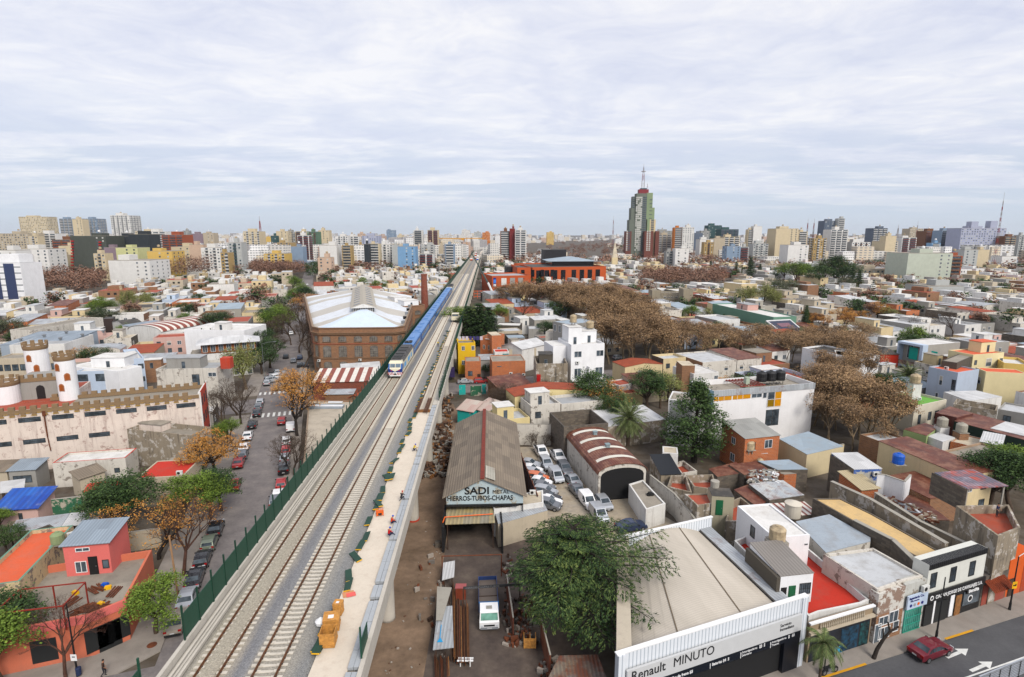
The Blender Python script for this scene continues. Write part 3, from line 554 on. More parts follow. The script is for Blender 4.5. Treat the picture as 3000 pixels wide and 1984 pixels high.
# TRAIN
TB=PL(0,(.045,.15,.36),.35,0,.05);TBR=PL(0,(.17,.31,.55),.45,0,.12,.5);TBD=PL(0,(.015,.05,.22),.35);TW=PL(0,(.72,.68,.55),.4,0,.06);TG=PL(0,(.14,.135,.135),.7);TLB=PL(0,(.15,.45,.75),.4)
def wheelset(m,y,x0=.84):
 for sx in(-1,1):
  m.tube((sx*x0-.06,y,.45),(sx*x0+.06,y,.45),.45,n=14)
 m.tube((-x0,y,.45),(x0,y,.45),.07,n=6)
def bogie(root,y):
 m=MB();wheelset(m,y-1.15);wheelset(m,y+1.15)
 for sx in(-1,1):m.box(sx*1.05-.08,y-1.8,.35,sx*1.05+.08,y+1.8,.7)
 m.box(-1,y-.3,.5,1,y+.3,.85);m.bd('bogie',BLK,root)
def coach(root,L,van=False):
 w=1.5;m=MB();prof=[(-w,.95),(w,.95),(w,3.1),(w*.93,3.42),(w*.72,3.7)];pr=[(-w,.95),(w,.95),(w,3.1),(w*.94,3.45),(-w*.94,3.45),(-w,3.1)];n=len(pr);vs=[(x,0,z)for x,z in pr]+[(x,L,z)for x,z in pr];m.add(vs,[(i,n+i,n+(i+1)%n,(i+1)%n)[::-1]for i in range(n)]+[tuple(range(n)),tuple(range(2*n-1,n-1,-1))]);m.bd('body',TB,root);m=MB();pr=[(-w*.95,3.453),(-w*.8,3.68),(-.35,3.86),(-.3,3.82),(.3,3.82),(.35,3.86),(w*.8,3.68),(w*.95,3.453)];n=len(pr);m.add([(x,.15,z)for x,z in pr]+[(x,L-.15,z)for x,z in pr],[(i,i+1,n+i+1,n+i)[::-1]for i in range(n-1)]+[tuple(range(n)),tuple(range(2*n-1,n-1,-1))])
 for k in range(int(L/6)):m.box(-.6,2+k*6,3.85,.6,4.2+k*6,4.02)
 m.bd('roof',TBR,root);m=MB()
 for sx in(-1,1):
  a,c=sorted((sx*(w+.004),sx*(w+.012)));m.box(a,.8,1.75,c,L-.8,1.95)
 m.bd('white_stripe',TLB,root)
 if 'cw' not in WIN:WIN['cw']=MB().box(-.01,-.6,0,.01,.6,.75).mesh('window',GL)
 for sx in(-1,1):
  for k in range(int((L-3)/1.9)):MK('window',WIN['cw'],root,(sx*(w+.012),2.2+k*1.9,2.15))
  d=MB();a,c=sorted((sx*(w+.003),sx*(w+.02)))
  for yy in(.5,L-1.3):d.box(a,yy,1.,c,yy+.8,3.)
  d.bd('door',TBD,root)
 bogie(root,3);bogie(root,L-3);m=MB();m.box(-.8,-.4,1.2,.8,-.002,3.2);m.bd('gangway',BLK,root)
def loco(root,flip=False):
 L=19.5;w=1.52;m=MB();pr=[(-w,1.),(w,1.),(w,3.15),(w*.8,3.7),(-w*.8,3.7),(-w,3.15)];n=6;m.add([(x,1.2,z)for x,z in pr]+[(x,L,z)for x,z in pr],[(i,n+i,n+(i+1)%n,(i+1)%n)[::-1]for i in range(n)]+[tuple(range(n)),tuple(range(2*n-1,n-1,-1))]);m.bd('body',TW,root);m=MB();cw=w+.03
 for (za,zb,ya,yb,xa,xb,mi)in((1.,1.15,.02,.0,cw*.93,cw*.95,0),(1.15,2.1,.0,.12,cw*.95,cw,0),(2.1,2.25,.12,.3,cw,cw,1),(2.25,3.15,.3,.75,cw,cw*.97,1),(3.15,3.75,.75,1.2,cw*.97,cw*.78,2)):
  m.add([(-xa,ya,za),(xa,ya,za),(xb,yb,zb),(-xb,yb,zb)],[(0,1,2,3)],mi);m.add([(xa,ya,za),(xa,2.6,za),(xb,2.6,zb),(xb,yb,zb)],[(0,1,2,3)],1 if za<3.1 else 2);m.add([(-xa,2.6,za),(-xa,ya,za),(-xb,yb,zb),(-xb,2.6,zb)],[(0,1,2,3)],1 if za<3.1 else 2)
 m.add([(-cw*.78,1.2,3.75),(cw*.78,1.2,3.75),(cw*.78,2.6,3.75),(-cw*.78,2.6,3.75)],[(0,1,2,3)],3);m.bd('cab',[TBD,TB,TW,TG],root);f=lambda z:(.12+(z-2.1)/.15*.18)if z<2.25 else .3+(z-2.25)*.5;m=MB()
 for x0,x1 in((-1.12,-.05),(.05,1.12)):m.add([(x0,f(2.35)-.03,2.35),(x1,f(2.35)-.03,2.35),(x1,f(3.1)-.03,3.1),(x0,f(3.1)-.03,3.1)],[(0,1,2,3)])
 m.bd('windscreen',GLS(0,(.05,.07,.09)),root);m=MB();m.add([(-1.2,f(2.28)-.02,2.28),(1.2,f(2.28)-.02,2.28),(1.2,f(3.14)-.02,3.14),(-1.2,f(3.14)-.02,3.14)],[(0,1,2,3)]);m.add([(-1.2,.10,2.08),(0,-.0,1.45),(1.2,.10,2.08),(0,.1,2.1)],[(0,1,2,3)]);m.add([(-1.2,.27,2.27),(-1.2,.085,2.08),(1.2,.085,2.08),(1.2,.27,2.27)],[(0,1,2,3)]);m.bd('white_mask',TW,root);m=MB()
 for k in range(-4,5):
  if k==0:continue
  sg=1 if k>0 else-1;x=k*.33;m.add([(x-sg*.09,-.035,.72),(x+sg*.07,-.035,.72),(x+sg*.07+sg*.28,-.035,1.3),(x-sg*.09+sg*.28,-.035,1.3)],[(0,1,2,3)if sg>0 else(0,1,2,3)],1)
 m.box(-1.45,-.03,.7,1.45,.9,1.32,0);m.box(-1.2,-.028,.45,1.2,.6,.7,0);m.box(-.22,-.1,.75,.22,-.04,1.1,2);m.bd('buffer_beam',[WP,RED,BLK],root)
 for sx in(-1,1):
  m=MB();m.tube((sx*.85,.03,1.72),(sx*.85,-.04,1.72),.11,n=10);m.bd('headlight',PL(0,(.7,.08,.05),.3),root)
 m=MB();m.box(-1.24,2.62,3.705,1.24,19.4,3.85,0)
 for sx in(-1,1):m.add([(sx*1.25,2.6,3.72),(sx*1.56,2.6,3.1),(sx*1.56,19.5,3.1),(sx*1.25,19.5,3.72)],[(0,1,2,3)],0)
 for k,y in enumerate((2.7,4.2,7.5,11,14.5)):m.box(-1.,y,3.85,1.,y+1.+(k%2),4.02,1)
 for y in(6.3,10,13.5,17.8):m.box(-1.35,y,3.3,1.35,y+.12,3.9,1)
 m.bd('roof',[TG,PL(0,(.05,.05,.05))],root);m=MB()
 for sx in(-1,1):
  a,c=sorted((sx*(w+.004),sx*(w+.014)))
  for y0,y1 in((3.6,6.8),(9.5,13),(14.5,16.5)):m.box(a,y0,1.5,c,y1,2.6)
 m.bd('side_emblem',TLB,root);m=MB()
 for sx in(-1,1):
  a,c=sorted((sx*(w+.006),sx*(w+.016)));m.box(a,.9,2.3,c,1.9,3.)
 m.bd('cab_side_window',GL,root);m=MB();m.box(-1.2,7.5,.35,1.2,12,.99);m.bd('fuel_tank',BLK,root);bogie(root,4);bogie(root,15.5)
lx,ly,_=VP(-4.1,86.2);lo=EM('locomotive',(lx,ly,8.46),VR,'blue and cream diesel locomotive with red striped nose leading the train','locomotive');loco(lo)
x,y,_=VP(-4.1,286);lo2=EM('locomotive',(x,y,8.46),VR,'rear locomotive with grey roof at the far end of the blue train','locomotive');loco(lo2)
s=106.3;x,y,_=VP(-4.1,s);c0=EM('railway_coach',(x,y,8.46),VR,'first blue coach of the train, shorter, directly behind the leading locomotive','railway coach','blue coaches of the train');coach(c0,17.5,True)
b=MB();b.box(-.9,1.,3.85,.9,3.6,4.05);b.lathe([(.3,4.05),(.3,4.2)],10,(-.4,1.7,0));b.lathe([(.3,4.05),(.3,4.2)],10,(.4,2.9,0));b.bd('exhaust_housing',BLK,c0)
s+=18.2;x,y,_=VP(-4.1,s);c1=EM('railway_coach',(x,y,8.46),VR,'second blue coach of the train counted from the front locomotive','railway coach','blue coaches of the train');coach(c1,22.4)
for nm in('third','fourth','fifth','sixth','seventh'):
 s+=23.;x,y,_=VP(-4.1,s);clone(c1,(x,y,8.46),VR,nm+' blue coach of the train counted from the front locomotive')
lo2.location=VP(-4.1,s+23.2,8.46)
# BUILDINGS, LEFT
BRN=SC(0,(.30,.22,.14),.4);OCH=PL(0,(.55,.36,.06),.8)
STW=SC(0,(.74,.66,.60),.85,(.26,.17,.15),peel=.16,pc=(.50,.36,.31));STG=SC(0,(.34,.295,.235),1.2,(.045,.04,.035),peel=.3,pc=(.56,.51,.45))
CRED=SC(0,(.50,.10,.06),.2)
ca=atan2(10.3,27.4);Cc,Cs=cos(ca),sin(ca);p0=(-57.4-45*Cc,100.4-45*Cs)
cas=EM('castle_building',(p0[0],p0[1],0),ca,'large stained cream factory wall with battlements, red side front and white castle towers','castle')
occ([(p0[0]+x*Cc-y*Cs,p0[1]+x*Cs+y*Cc)for x,y in((0,0),(45,0),(45,8),(24,24),(0,24))])
b=MB();b.prism([(0,0),(45,0),(45,8),(0,8)],0,10.2,bot=False,top=False);b.box(0,.001,10.2,44.99,.35,10.9);b.box(20,7.6,10.2,44.99,7.99,10.8);b.prism([(0,8.003),(22,8.003),(22,22),(0,22)],0,10.15,bot=False);b.bd('wall',STW,cas)
b=MB();b.box(45.003,.3,0,45.12,8.,11.3);b.bd('side_front',CRED,cas)
b=MB();b.box(45.,-.05,0,45.2,.3,11.3);b.box(45.,7.7,0,45.2,8.1,11.6);b.box(44.7,.35,10.2,44.99,7.6,11.2);b.bd('corner_pilaster',WHT,cas)
for r_,z in enumerate((2.4,6.,9.3)):
 for k in range(3):addwin(cas,'r',1.7+k*2.3,z,.9,1.6,45.13,8,'d')
b=MB();b.box(.3,.36,10.,24,8,10.16);b.box(.3,8,10.153,21.7,21.7,10.2);b.bd('terrace_floor',RT,cas);b=MB();b.box(24,.36,10.,44.7,7.6,10.16);b.bd('terrace_floor',RC,cas)
b=MB()
for y0,x0,dz in((0,0,0),(7.7,20,-.1)):
 b.box(x0,y0-.18,10.35+dz,44.9,y0-.001 if y0==0 else y0+.3,10.95+dz,0);n=int((44.6-x0)/1.5)
 for i in range(n):
  x=x0+.3+i*1.5;b.box(x,y0-.2,10.95+dz,x+.85,y0+.28,11.5+dz,0)
  if y0==0:b.box(x+.1,y0-.19,9.95,x+.75,y0-.001,10.34,0);b.box(x+.05,y0-.21,9.86,x+.8,y0-.001,9.94,1);b.box(x+.86,y0-.21,10.3,x+1.44,y0-.185,10.38,1)
b.bd('battlement',[BRN,OCH],cas)
for k in range(9):addwin(cas,'f',45-2.3-4.65*k,9.15,3.1,.8,45,8,'g')
for k in range(3,9):addwin(cas,'f',45-2.1-4.65*k,5.3,3.1,.75,45,8,'g')
b=MB();b.tube((21.6,-.2,10.3),(21.6,-.2,6.),.12);b.box(21.35,-.25,9.6,21.85,-.01,10.5);b.tube((21.6,-.2,6.),(21.75,-.2,3.4),.09);b.bd('rusty_drain_pipe',RUS,cas)
def ctower(lx_,ly_,r,z0,z1,wins):
 t=MB();t.lathe([(r,z0),(r,z1-1.3),(r+.1,z1-1.1),(r+.12,z1-.6),(r-.15,z1-.6),(r-.2,z1-1.2)],24,(lx_,ly_,0),0);tw=t.bd('tower',CW,cas,smooth=False);m=MB();m.lathe([(r+.03,z1-1.5),(r+.15,z1-1.1),(r+.17,z1-.62),(r-.1,z1-.62)],24,(lx_,ly_,0))
 for i in range(9):
  a=i*2*pi/9;m.box(lx_+r*cos(a)-.18,ly_+r*sin(a)-.33,z1-.618,lx_+r*cos(a)+.18,ly_+r*sin(a)+.33,z1,rz=a)
 m.bd('battlement',BRN,tw)
 for a,z in wins:
  wm=MB();pts=[(-.3,-.5),(.3,-.5),(.3,.25),(.2,.45),(0,.55),(-.2,.45),(-.3,.25)];wm.add([(x*1.5,-.03,z_*1.35)for x,z_ in pts]+[(x*1.5,.3,z_*1.35)for x,z_ in pts],[tuple(range(7))]+[(i,7+i,7+(i+1)%7,(i+1)%7)for i in range(7)],0);wm.add([(x,-.05,z_)for x,z_ in pts],[tuple(range(7))],1);o=wm.bd('arched_window',[SC(0,(.45,.22,.12),.2),PL(0,(.35,.12,.02),.6)],tw,(lx_+(r)*sin(a),ly_-(r)*cos(a),z),a)
def cl(x,y):dx,dy=x-p0[0],y-p0[1];return (dx*Cc+dy*Cs,-dx*Cs+dy*Cc)
q_=ZA('A',560,410,101);x,y=cl(*G('A',625,855,10.2));ctower(x,y+1,1.55,10.15,19.,((-.55,16.4),(.35,14.6),(-.35,12.7)))
q_=ZA('A',315,315,109);x,y=cl(q_[0],109);ctower(x,y,1.9,10.15,q_[1],((-.35,16.2),(.2,14.2),(-.15,12.9)))
q_=ZA('A',35,640,98);x,y=cl(q_[0],98);ctower(x,y,1.95,10.15,q_[1],((-.6,12.5),))
a1=cl(*G('A',175,865,10.2));a2=cl(*G('A',545,850,10.2));b=MB();b.box(a1[0],a1[1]+.5,10.2,a2[0],a1[1]+6,14.2)
for i in range(int((a2[0]-a1[0])/1.4)):b.box(a1[0]+.2+i*1.4,a1[1]+.45,14.2,a1[0]+1.+i*1.4,a1[1]+.9,14.8,1)
b.box(a1[0]-.05,a1[1]+.4,13.5,a2[0]+.05,a1[1]+.499,14.19,1);keep=b.bd('keep',[GREY,BRN],cas)
b=MB();mx=(a1[0]+a2[0])/2;pts=[(-.65,0),(.65,0),(.65,2),(.45,2.4),(0,2.6),(-.45,2.4),(-.65,2)];b.add([(mx+x_,a1[1]+.47,10.2+z_)for x_,z_ in pts],[tuple(range(7))]);b.bd('door',BLK,keep)
bld('lean_to_building','black-stained grey annex with washing on its terrace, built against the castle wall','A',(1165,1120),(1755,1180),6.5,4.5,STG,RC,cat='house',par=.9,rooms=((.2,2.2,5,4.3,1.2,STW,RC),),win=())
bld('terrace_house','low house with dirty white terrace roof edged in red, under the castle wall','A',(480,1432),(1150,1385),4.2,4.4,DW,RW,par=.35,trim=TL and MT['red_painted_roof'],win=(('f',4.3,2.2,1.,1.,'d'),('f',9,2.2,.8,.8,'d')))
bld('roof_shed','low shed with slate blue sheet roof left of the white terrace house','A',(75,1500),(320,1485),3.4,3.2,GREY,ZB,cat='shed',kind='shed',rise=.5,win=(('f',1.8,1.8,2.6,1.2,'d'),))
bld('roof_shed','low shed with beige sheet roof at the left edge below the castle wall','A',(-160,1515),(60,1505),3.2,3.6,BGE,ZF,cat='shed',kind='shed',rise=.4)
bld('roof_shed','small lean-to with beige corrugated roof before the white terrace house','A',(730,1575),(960,1500),3.2,2.4,BGE,ZF,cat='shed',kind='shed',rise=.6)
bld('red_roof_house','house with wide flat red roof and air conditioner, beside the street','F',(1070,5),(1440,-15),4.6,6.6,BGE,RR,par=.08,win=(('f',.6,3.2,.7,.9,'d'),),acs=((5.8,.5,4.6),))
bld('red_roof_house','lower red roofed extension with peeling green wall, left of the wide red roof','F',(650,118),(940,72),3.4,3.2,GREENP,RR,par=.0,win=())
bld('green_wall','peeling dark green yard wall before the wide red roof','F',(940,110),(1230,60),3.,.3,GREENP,CONC,cat='wall',par=0)
bld('green_wall','dark green yard wall with net shade left of the red roofed extension','F',(400,175),(640,150),2.6,.3,GREENP,CONC,cat='wall',par=0)
TARP=sheet(0,(.02,.09,.36),(.05,.18,.50),rust=.25,rc=(.25,.27,.33),period=.8,rough=.5)
bld('tarp_house','pink hut roofed with bright blue tarpaulin at the left edge','F',(-40,245),(290,225),2.8,3.8,PLP,TARP,kind='shed',rise=1.,win=(('f',3,1.5,.5,.9,'d'),),oh=.4)
def CNP(name,lbl,fr,pts,z,roof,cat='canopy',th=.08,posts=True,slope=0):
 g=ccw([G(fr,*p,z)for p in pts]);root=EM(name,(g[0][0],g[0][1],0),0,lbl,cat);ox,oy=g[0];b=MB();b.prism([(x-ox,y-oy)for x,y in g],z-th,z);b.bd('roof',roof,root);occ(g,.2)
 if posts:
  for x,y in offs(g,.25):m=MB();m.box(x-ox-.06,y-oy-.06,0,x-ox+.06,y-oy+.06,z-th-.002);m.bd('post',DWD,root)
 return root
CNP('long_canopy','long pale grey sheet canopy crossing the yards left of the pink house','F',((60,428),(478,385),(550,278),(130,332)),3.,ZN)
CNP('long_canopy','whitish stained sheet canopy continuing the grey one towards the dark green tree','F',((480,386),(768,350),(790,262),(555,276)),3.1,ZW)
CNP('yard_roof','bundled white sheets covering a yard at the left edge above the blue tarpaulin','F',((0,120),(190,95),(200,5),(0,30)),2.8,ZW)
cor=[G('F',-140,1600,0),G('F',750,1405,0),G('F',1030,1278,0)]
c3=(cor[2][0]+E2[0]*9.5,cor[2][1]+E2[1]*9.5);c4=(c3[0]-E1[0]*13,c3[1]-E1[1]*13);c5=(c4[0]-6,c4[1]-6)
cp=ccw([cor[0],cor[1],cor[2],c3,c4,c5]);ox,oy=cp[0]
shop=EM('corner_shop',(ox,oy,0),0,'salmon pink corner shop with dark shutters and a junk-strewn roof terrace','shop');occ(cp)
lp=[(x-ox,y-oy)for x,y in cp];b=MB();b.prism(lp,0,4.5,0,bot=False,top=False);ii=offs(lp,.25);n=len(lp)
for i in range(n):
 j=(i+1)%n;b.quad((*lp[i],4.5),(*lp[j],4.5),(*ii[j],4.5),(*ii[i],4.5));b.quad((*ii[i],4.5),(*ii[j],4.5),(*ii[j],3.7),(*ii[i],3.7))
b.bd('wall',SALM,shop);b=MB();b.prism(offs(lp,.24),3.5,3.7);b.bd('terrace_floor',RC,shop)
b=MB();oo=offs(lp,-.1)
for i in(0,1):
 a,c=oo[i],oo[i+1];e,f_=lp[i],lp[i+1];b.add([(*a,3.7),(*c,3.7),(*c,4.55),(*a,4.55),(*e,3.7),(*f_,3.7),(*f_,4.55),(*e,4.55)],[(0,1,2,3),(3,2,6,7),(4,5,1,0),(0,3,7,4),(1,5,6,2)])
b.bd('pink_parapet_band',PINK,shop)
def OED(root,lp,i,t,z,w,h,st='d',nm='window',me=None):
 a=Vector(lp[i]);c=Vector(lp[(i+1)%len(lp)]);p=a.lerp(c,t);an=atan2(c.y-a.y,c.x-a.x);nrm=Vector((sin(an),-cos(an)));return MK(nm,me or WM(w,h,st),root,(p.x+nrm.x*.01,p.y+nrm.y*.01,z),an)
SHUT=MB();SHUT.box(-1,-.03,-1,1,0,1);shm=SHUT.mesh('shutter',sheet('dark_roller_shutter',(.03,.033,.035),rust=0,period=.15,axis=1))
for i,t,w,h,z in((0,.56,2.,2.3,1.75),(0,.05,1.2,2.5,1.4),(1,.17,2.2,2.4,1.75),(1,.45,1.9,2.7,1.5),(1,.72,1.8,2.3,1.8)):
 o=OED(shop,lp,i,t,z,w,h,nm='shutter',me=shm);o.scale=(w/2,1,h/2)
pr=bld('pink_room','bright pink flat with blue grey sheet roof, standing on the corner terrace','F',(490,530),(850,500),7.4,4.2,PINK,ZB,cat='house',kind='shed',rise=.5,z0=0,win=(('f',2.,6.7,1.5,.45,'w'),('f',1.6,4.7,1.2,1.3,'w'),('f',4.2,4.8,.7,1.,'d')),doors=(('f',2.9,.9,2.1,BLK,3.7),))
P_=[G('F',155,880,6.2),G('F',670,822,6.2),G('F',485,1030,6.2),G('F',700,975,3.8)]
frm=EM('pergola_frame',(P_[0][0],P_[0][1],0),0,'rusty red steel pergola frame on the corner shop terrace','frame');ox,oy=P_[0]
def bar(a,c,za,zc,root,m=RUS,r=.07,nm='beam'):
 t=MB();t.tube((a[0]-ox,a[1]-oy,za),(c[0]-ox,c[1]-oy,zc),r,n=4);t.bd(nm,m,root)
FA,FB=P_[0],P_[1];FC=(FB[0]+.6,FB[1]-3.6);FD=(FA[0]+.6,FA[1]-3.6)
RST2=PL(0,(.30,.05,.03),.7)
for a_,c_ in((FA,FB),(FB,FC),(FC,FD),(FD,FA)):bar(a_,c_,6.2,6.2,frm,RST2)
for a_ in(FA,FB,FC,FD,((FA[0]+FB[0])/2,(FA[1]+FB[1])/2)):bar(a_,a_,3.7,6.2,frm,RST2,nm='post')
rr=random.Random(5)
for i in range(16):
 x,y=G('F',rr.uniform(560,940),rr.uniform(840,1060),3.7);m=MB();k=rr.random()
 if not inp(x,y,cp):continue
 if k<.6:
  for j in range(4):m.box(-.9,-.35+j*.2,.02+j*.05,.9,-.25+j*.2,.12+j*.05,0,rz=rr.uniform(-.2,.2))
  tag(m.bd('scrap_pile',RUS,None,(x,y,3.71),rr.uniform(0,3)),'heap of rusty bars and slats lying on the corner shop terrace','scrap','scrap on the corner shop terrace')
 else:
  m.box(-.3,-.2,0,.3,.2,.3);m.box(-.25,-.15,.3,.25,.15,.36);tag(m.bd('plastic_crate',YELP if k<.85 else BLUEP,None,(x,y,3.71),rr.uniform(0,3)),('yellow' if k<.85 else 'blue')+' plastic crate lying on the corner shop terrace','crate','plastic crates on the corner shop terrace')
hs=bld('cream_wall_house','house with coral roof, green parapet trim and a tall peeling cream side wall','F',(-260,870),(150,815),6.,11.5,SC(0,(.62,.52,.36),.5,(.1,.09,.07),peel=.3,pc=(.25,.2,.16)),RO,par=.45,trim=MINT)
tank(hs,4.4,7.5,5.55,.65,1.3,SC(0,(.30,.36,.22),.1),.35);ACU(hs,5.,9.2,5.6,.5)
bld('dark_roof_house','low house with mossy dark flat roof between the cream wall house and the grey canopy','F',(345,520),(530,450),4.,5,DGY,RD,par=.5)
bld('patio_wall','pale yard wall around a patio right of the pink room','F',(960,440),(1250,410),2.6,.2,BGE,CONC,cat='wall',par=0,ang=GA)
# behind the castle
bld('white_modern_house','white modern house with blue grey terrace front, nearest behind the castle wall','A',(688,592),(1080,585),9,10,PBLUE,RW,par=.3,win=(('f',1.6,7.5,2.6,1.6,'d'),('f',6.5,7.5,3.6,1.7,'d')),rooms=((1.5,3.5,9.5,9,2.6,CW,RW),),acs=((9.5,2.5,8.7,1.5),))
bld('white_modern_house','tall white blank side wall block right of the white modern house','A',(1085,590),(1300,540),9.3,16,CW,RW,par=.2,win=())
bld('white_modern_house','white house with narrow blue grey front and a long white side wall','A',(1190,480),(1320,465),10.2,15,PBLUE,RW,par=.6,win=(('row','f',2.2,2.2,1,8.2,1.2,1.2,'d'),('f',2.2,5,1.2,1.2,'d')))
h3=bld('white_terrace_house','large white house with charcoal rooftop room and red painted right end','A',(1430,570),(1990,560),9.3,9,DW,RG,base=None,par=.6,rooms=((1.5,2,9,6,2.6,GREY,RG),),win=(('f',13.6,7.8,2,1.,'w'),('f',9.5,6.4,1.8,3.,'d')))
b=MB();b.box(0,0,0,2.2,2.,2.6);b.bd('red_corner_room',CRED,h3,(13.8,1.5,8.7))
bld('white_wall_building','big plain white building with air conditioners on its roof, upper left block','A',(1690,205),(2240,215),10.5,13,CW,RW,par=.5,acs=((4,3,10),(7,3,10),(9.5,3,10)),rooms=((9,2,13,5,2.4,WHT,RW),))
h5=bld('balcony_house','white house with white sheet hip roof over a wooden gallery and balconies','A',(1735,445),(2310,400),6.9,9,WHT,RC,par=.2,win=(('row','f',5,16,5,3.2,1.3,1.4,'d'),('row','f',5,16,4,.9,1.3,1.2,'g')))
x=HS('x','x','x',(0,0),0,14,7,2.6,PL(0,(.3,.12,.04),.6),ZW,kind='hip',rise=1.5,oh=1.2,noc=True,win=(('row','f',1,13,7,1.3,1.2,1.9,'w'),))
for o in[c for c in col.objects if c.parent==x]:o.parent=h5;o.location=Vector(o.location)+Vector((3,1,6.9))
bpy.data.objects.remove(x)
b=MB()
for k in range(14):b.box(3+k*1.,-.05,6.9,3.04+k*1.,0,7.8)
b.box(3,-.06,7.8,17,0,7.86);b.bd('railing',STL,h5)
bl=bld('blue_grey_warehouse','blue grey warehouse with low sheet roof, skylight strips and roof vents','A',(0,345),(585,332),8.2,17,BLUEG,ZB,cat='warehouse',kind='shed',rise=1.,win=(('row','f',6,20,3,5.5,1.6,4.,'n'),),oh=.1)
for k in range(6):m=MB();m.lathe([(.3,0),(.3,.4),(.55,.5),(.55,.75),(.1,.95)],10);m.bd('roof_vent',STL,bl,(3+k*3.6,4+(k%3)*4.5,8.5+(k%3)*.26))
bld('white_wall_building','white gable wall building with blue plastic funnel tank on its side','A',(588,335),(855,250),8.6,14,WHT,RG,par=.2,tanks=())
bld('concrete_long_building','long weathered building with grey roof and stained white side wall','A',(290,212),(945,95),8.5,8,DW,RC,par=.3)
bld('beige_long_building','beige building with a row of dark windows behind the castle towers','A',(-60,475),(520,458),11.8,6,BGE,RC,par=.3,win=(('row','f',2,26,8,9.6,2.2,1.5,'d'),))
bld('rust_striped_shed','barrel vaulted shed with rust red roof and curved white stripes','A',(1180,205),(1480,225),6.8,22,WHT,ZR,cat='shed',kind='barrel',rise=2.)
bld('grey_sheet_shed','long shed with grey blue sheet roof right of the rust striped shed','A',(1430,215),(1720,165),7,16,WHT,ZB,cat='shed',kind='shed',rise=1)
bld('small_office','small house with two turquoise windows and a red panel','A',(1455,235),(1680,230),6.2,5,WHT,RW,par=.4,win=(('f',1.6,4.6,1.3,1.4,'w'),('f',4.,4.6,1.3,1.4,'w')))
bld('old_brown_wall','long crumbling brown wall overgrown with dry creeper at the left edge','A',(-50,185),(430,140),5,.4,BRN,CONC,cat='wall',par=0)
bld('brown_shed','dark brown shed between the long weathered building and the rust striped shed','A',(945,110),(1035,105),7,6,PL(0,(.06,.035,.03)),RD,cat='shed',par=0)
bld('white_gable_house','small white house with black gable roof beside the dark brown shed','A',(1030,130),(1150,170),6.5,6,WHT,RD,kind='gable',rise=1.2)
# BRICK WAREHOUSE
wp0=(-58.4,161.3);W_,D_=26.8,94.;wa=R(3.)
wh=EM('brick_warehouse',(wp0[0],wp0[1],0),wa,'large old brown brick warehouse with four rows of windows and a white metal hip roof','warehouse')
Cw,Sw=cos(wa),sin(wa)
ch=2.6;fp=[(ch,0),(W_-ch,0),(W_,ch),(W_-3,D_),(0-12,D_),(0,ch)]
fp=[(ch,0),(W_-ch,0),(W_,ch),(W_-7,D_),(-30,D_),(0,ch)]
occ([(wp0[0]+x*Cw-y*Sw,wp0[1]+x*Sw+y*Cw)for x,y in fp],1)
b=MB();b.prism(fp,0,13.2,0,bot=False,top=False);ii=offs(fp,.5)
for i in range(6):j=(i+1)%6;b.quad((*fp[i],13.2),(*fp[j],13.2),(*ii[j],13.2),(*ii[i],13.2));b.quad((*ii[i],13.2),(*ii[j],13.2),(*ii[j],12.),(*ii[i],12.))
b.bd('wall',BRD,wh)
BST=SC(0,(.26,.17,.11),.4)
for z0_,z1_,pr_ in((4.,4.35,.2),(8.3,8.55,.14),(11.2,11.6,.45),(11.6,11.75,.6),(12.95,13.25,.2)):
 b=MB();o_=offs(fp,-pr_);i_=offs(fp,-.004)
 for i in range(6):j=(i+1)%6;b.prism([o_[i],o_[j],i_[j],i_[i]],z0_,z1_)
 b.bd('cornice',BST if z0_!=8.3 else SC(0,(.34,.12,.07),.3),wh)
def arwin(w,h):
 m=MB();pts=[(-w/2,-h/2),(w/2,-h/2),(w/2,h/2-.35),(w*.3,h/2-.1),(0,h/2),(-w*.3,h/2-.1),(-w/2,h/2-.35)];m.add([(x,-.02,z)for x,z in pts],[tuple(range(7))],1);m.add([(x*1.12,-.012,z*1.08)for x,z in pts],[tuple(range(7))],0)
 for x in(-w/4,0,w/4):m.box(x-.03,-.05,-h/2,x+.03,-.025,h/2-.15,2)
 for k in range(1,int(h/.6)):m.box(-w/2,-.045,-h/2+k*.6-.02,w/2,-.025,-h/2+k*.6+.02,2)
 m.box(-w/2-.12,-.2,-h/2-.15,w/2+.12,.01,-h/2,0);return m.mesh('arched_window',[BST,GLS(0,(.06,.055,.05),.4),PL(0,(.4,.36,.3))])
aw={'s':arwin(2.2,1.6),'t':arwin(2.2,3.3),'b':arwin(2.2,1.9)}
for x in(4.6,9.1,13.6,18.1,22.4):
 for k,z in(('s',9.9),('t',6.2),('b',2.2)):MK('arched_window',aw[k],wh,(x,-.003,z))
for z,k in((9.9,'s'),(6.2,'t'),(2.2,'b')):
 o=MK('arched_window',aw[k],wh,(ch/2-.003,ch/2-.003,z),-pi/4);o.scale=(.75,1,1);o=MK('arched_window',aw[k],wh,(W_-ch/2+.003,ch/2-.003,z),pi/4);o.scale=(.75,1,1);n_=14
 for i in range(n_):
  t=(i+.5)/n_;an=atan2(D_-ch,-7);MK('arched_window',aw[k],wh,(W_+t*-7+.01,ch+t*(D_-ch),z),an)
ro=offs(fp,.52);zr=12.15
R0=(12.6,15.5,17.);R1=(-1.5,82,17.)
b=MB();a_,b_,c__,d_,e_,f_=[(x,y,zr)for x,y in ro]
b.add([a_,b_,R0],[(0,1,2)],1);b.add([b_,c__,R0],[(0,1,2)],1);b.add([c__,d_,R1,R0],[(0,1,2,3)],0);b.add([d_,e_,R1],[(0,1,2)],0);b.add([e_,f_,R0,R1],[(0,1,2,3)],0);b.add([f_,a_,R0],[(0,1,2)],1)
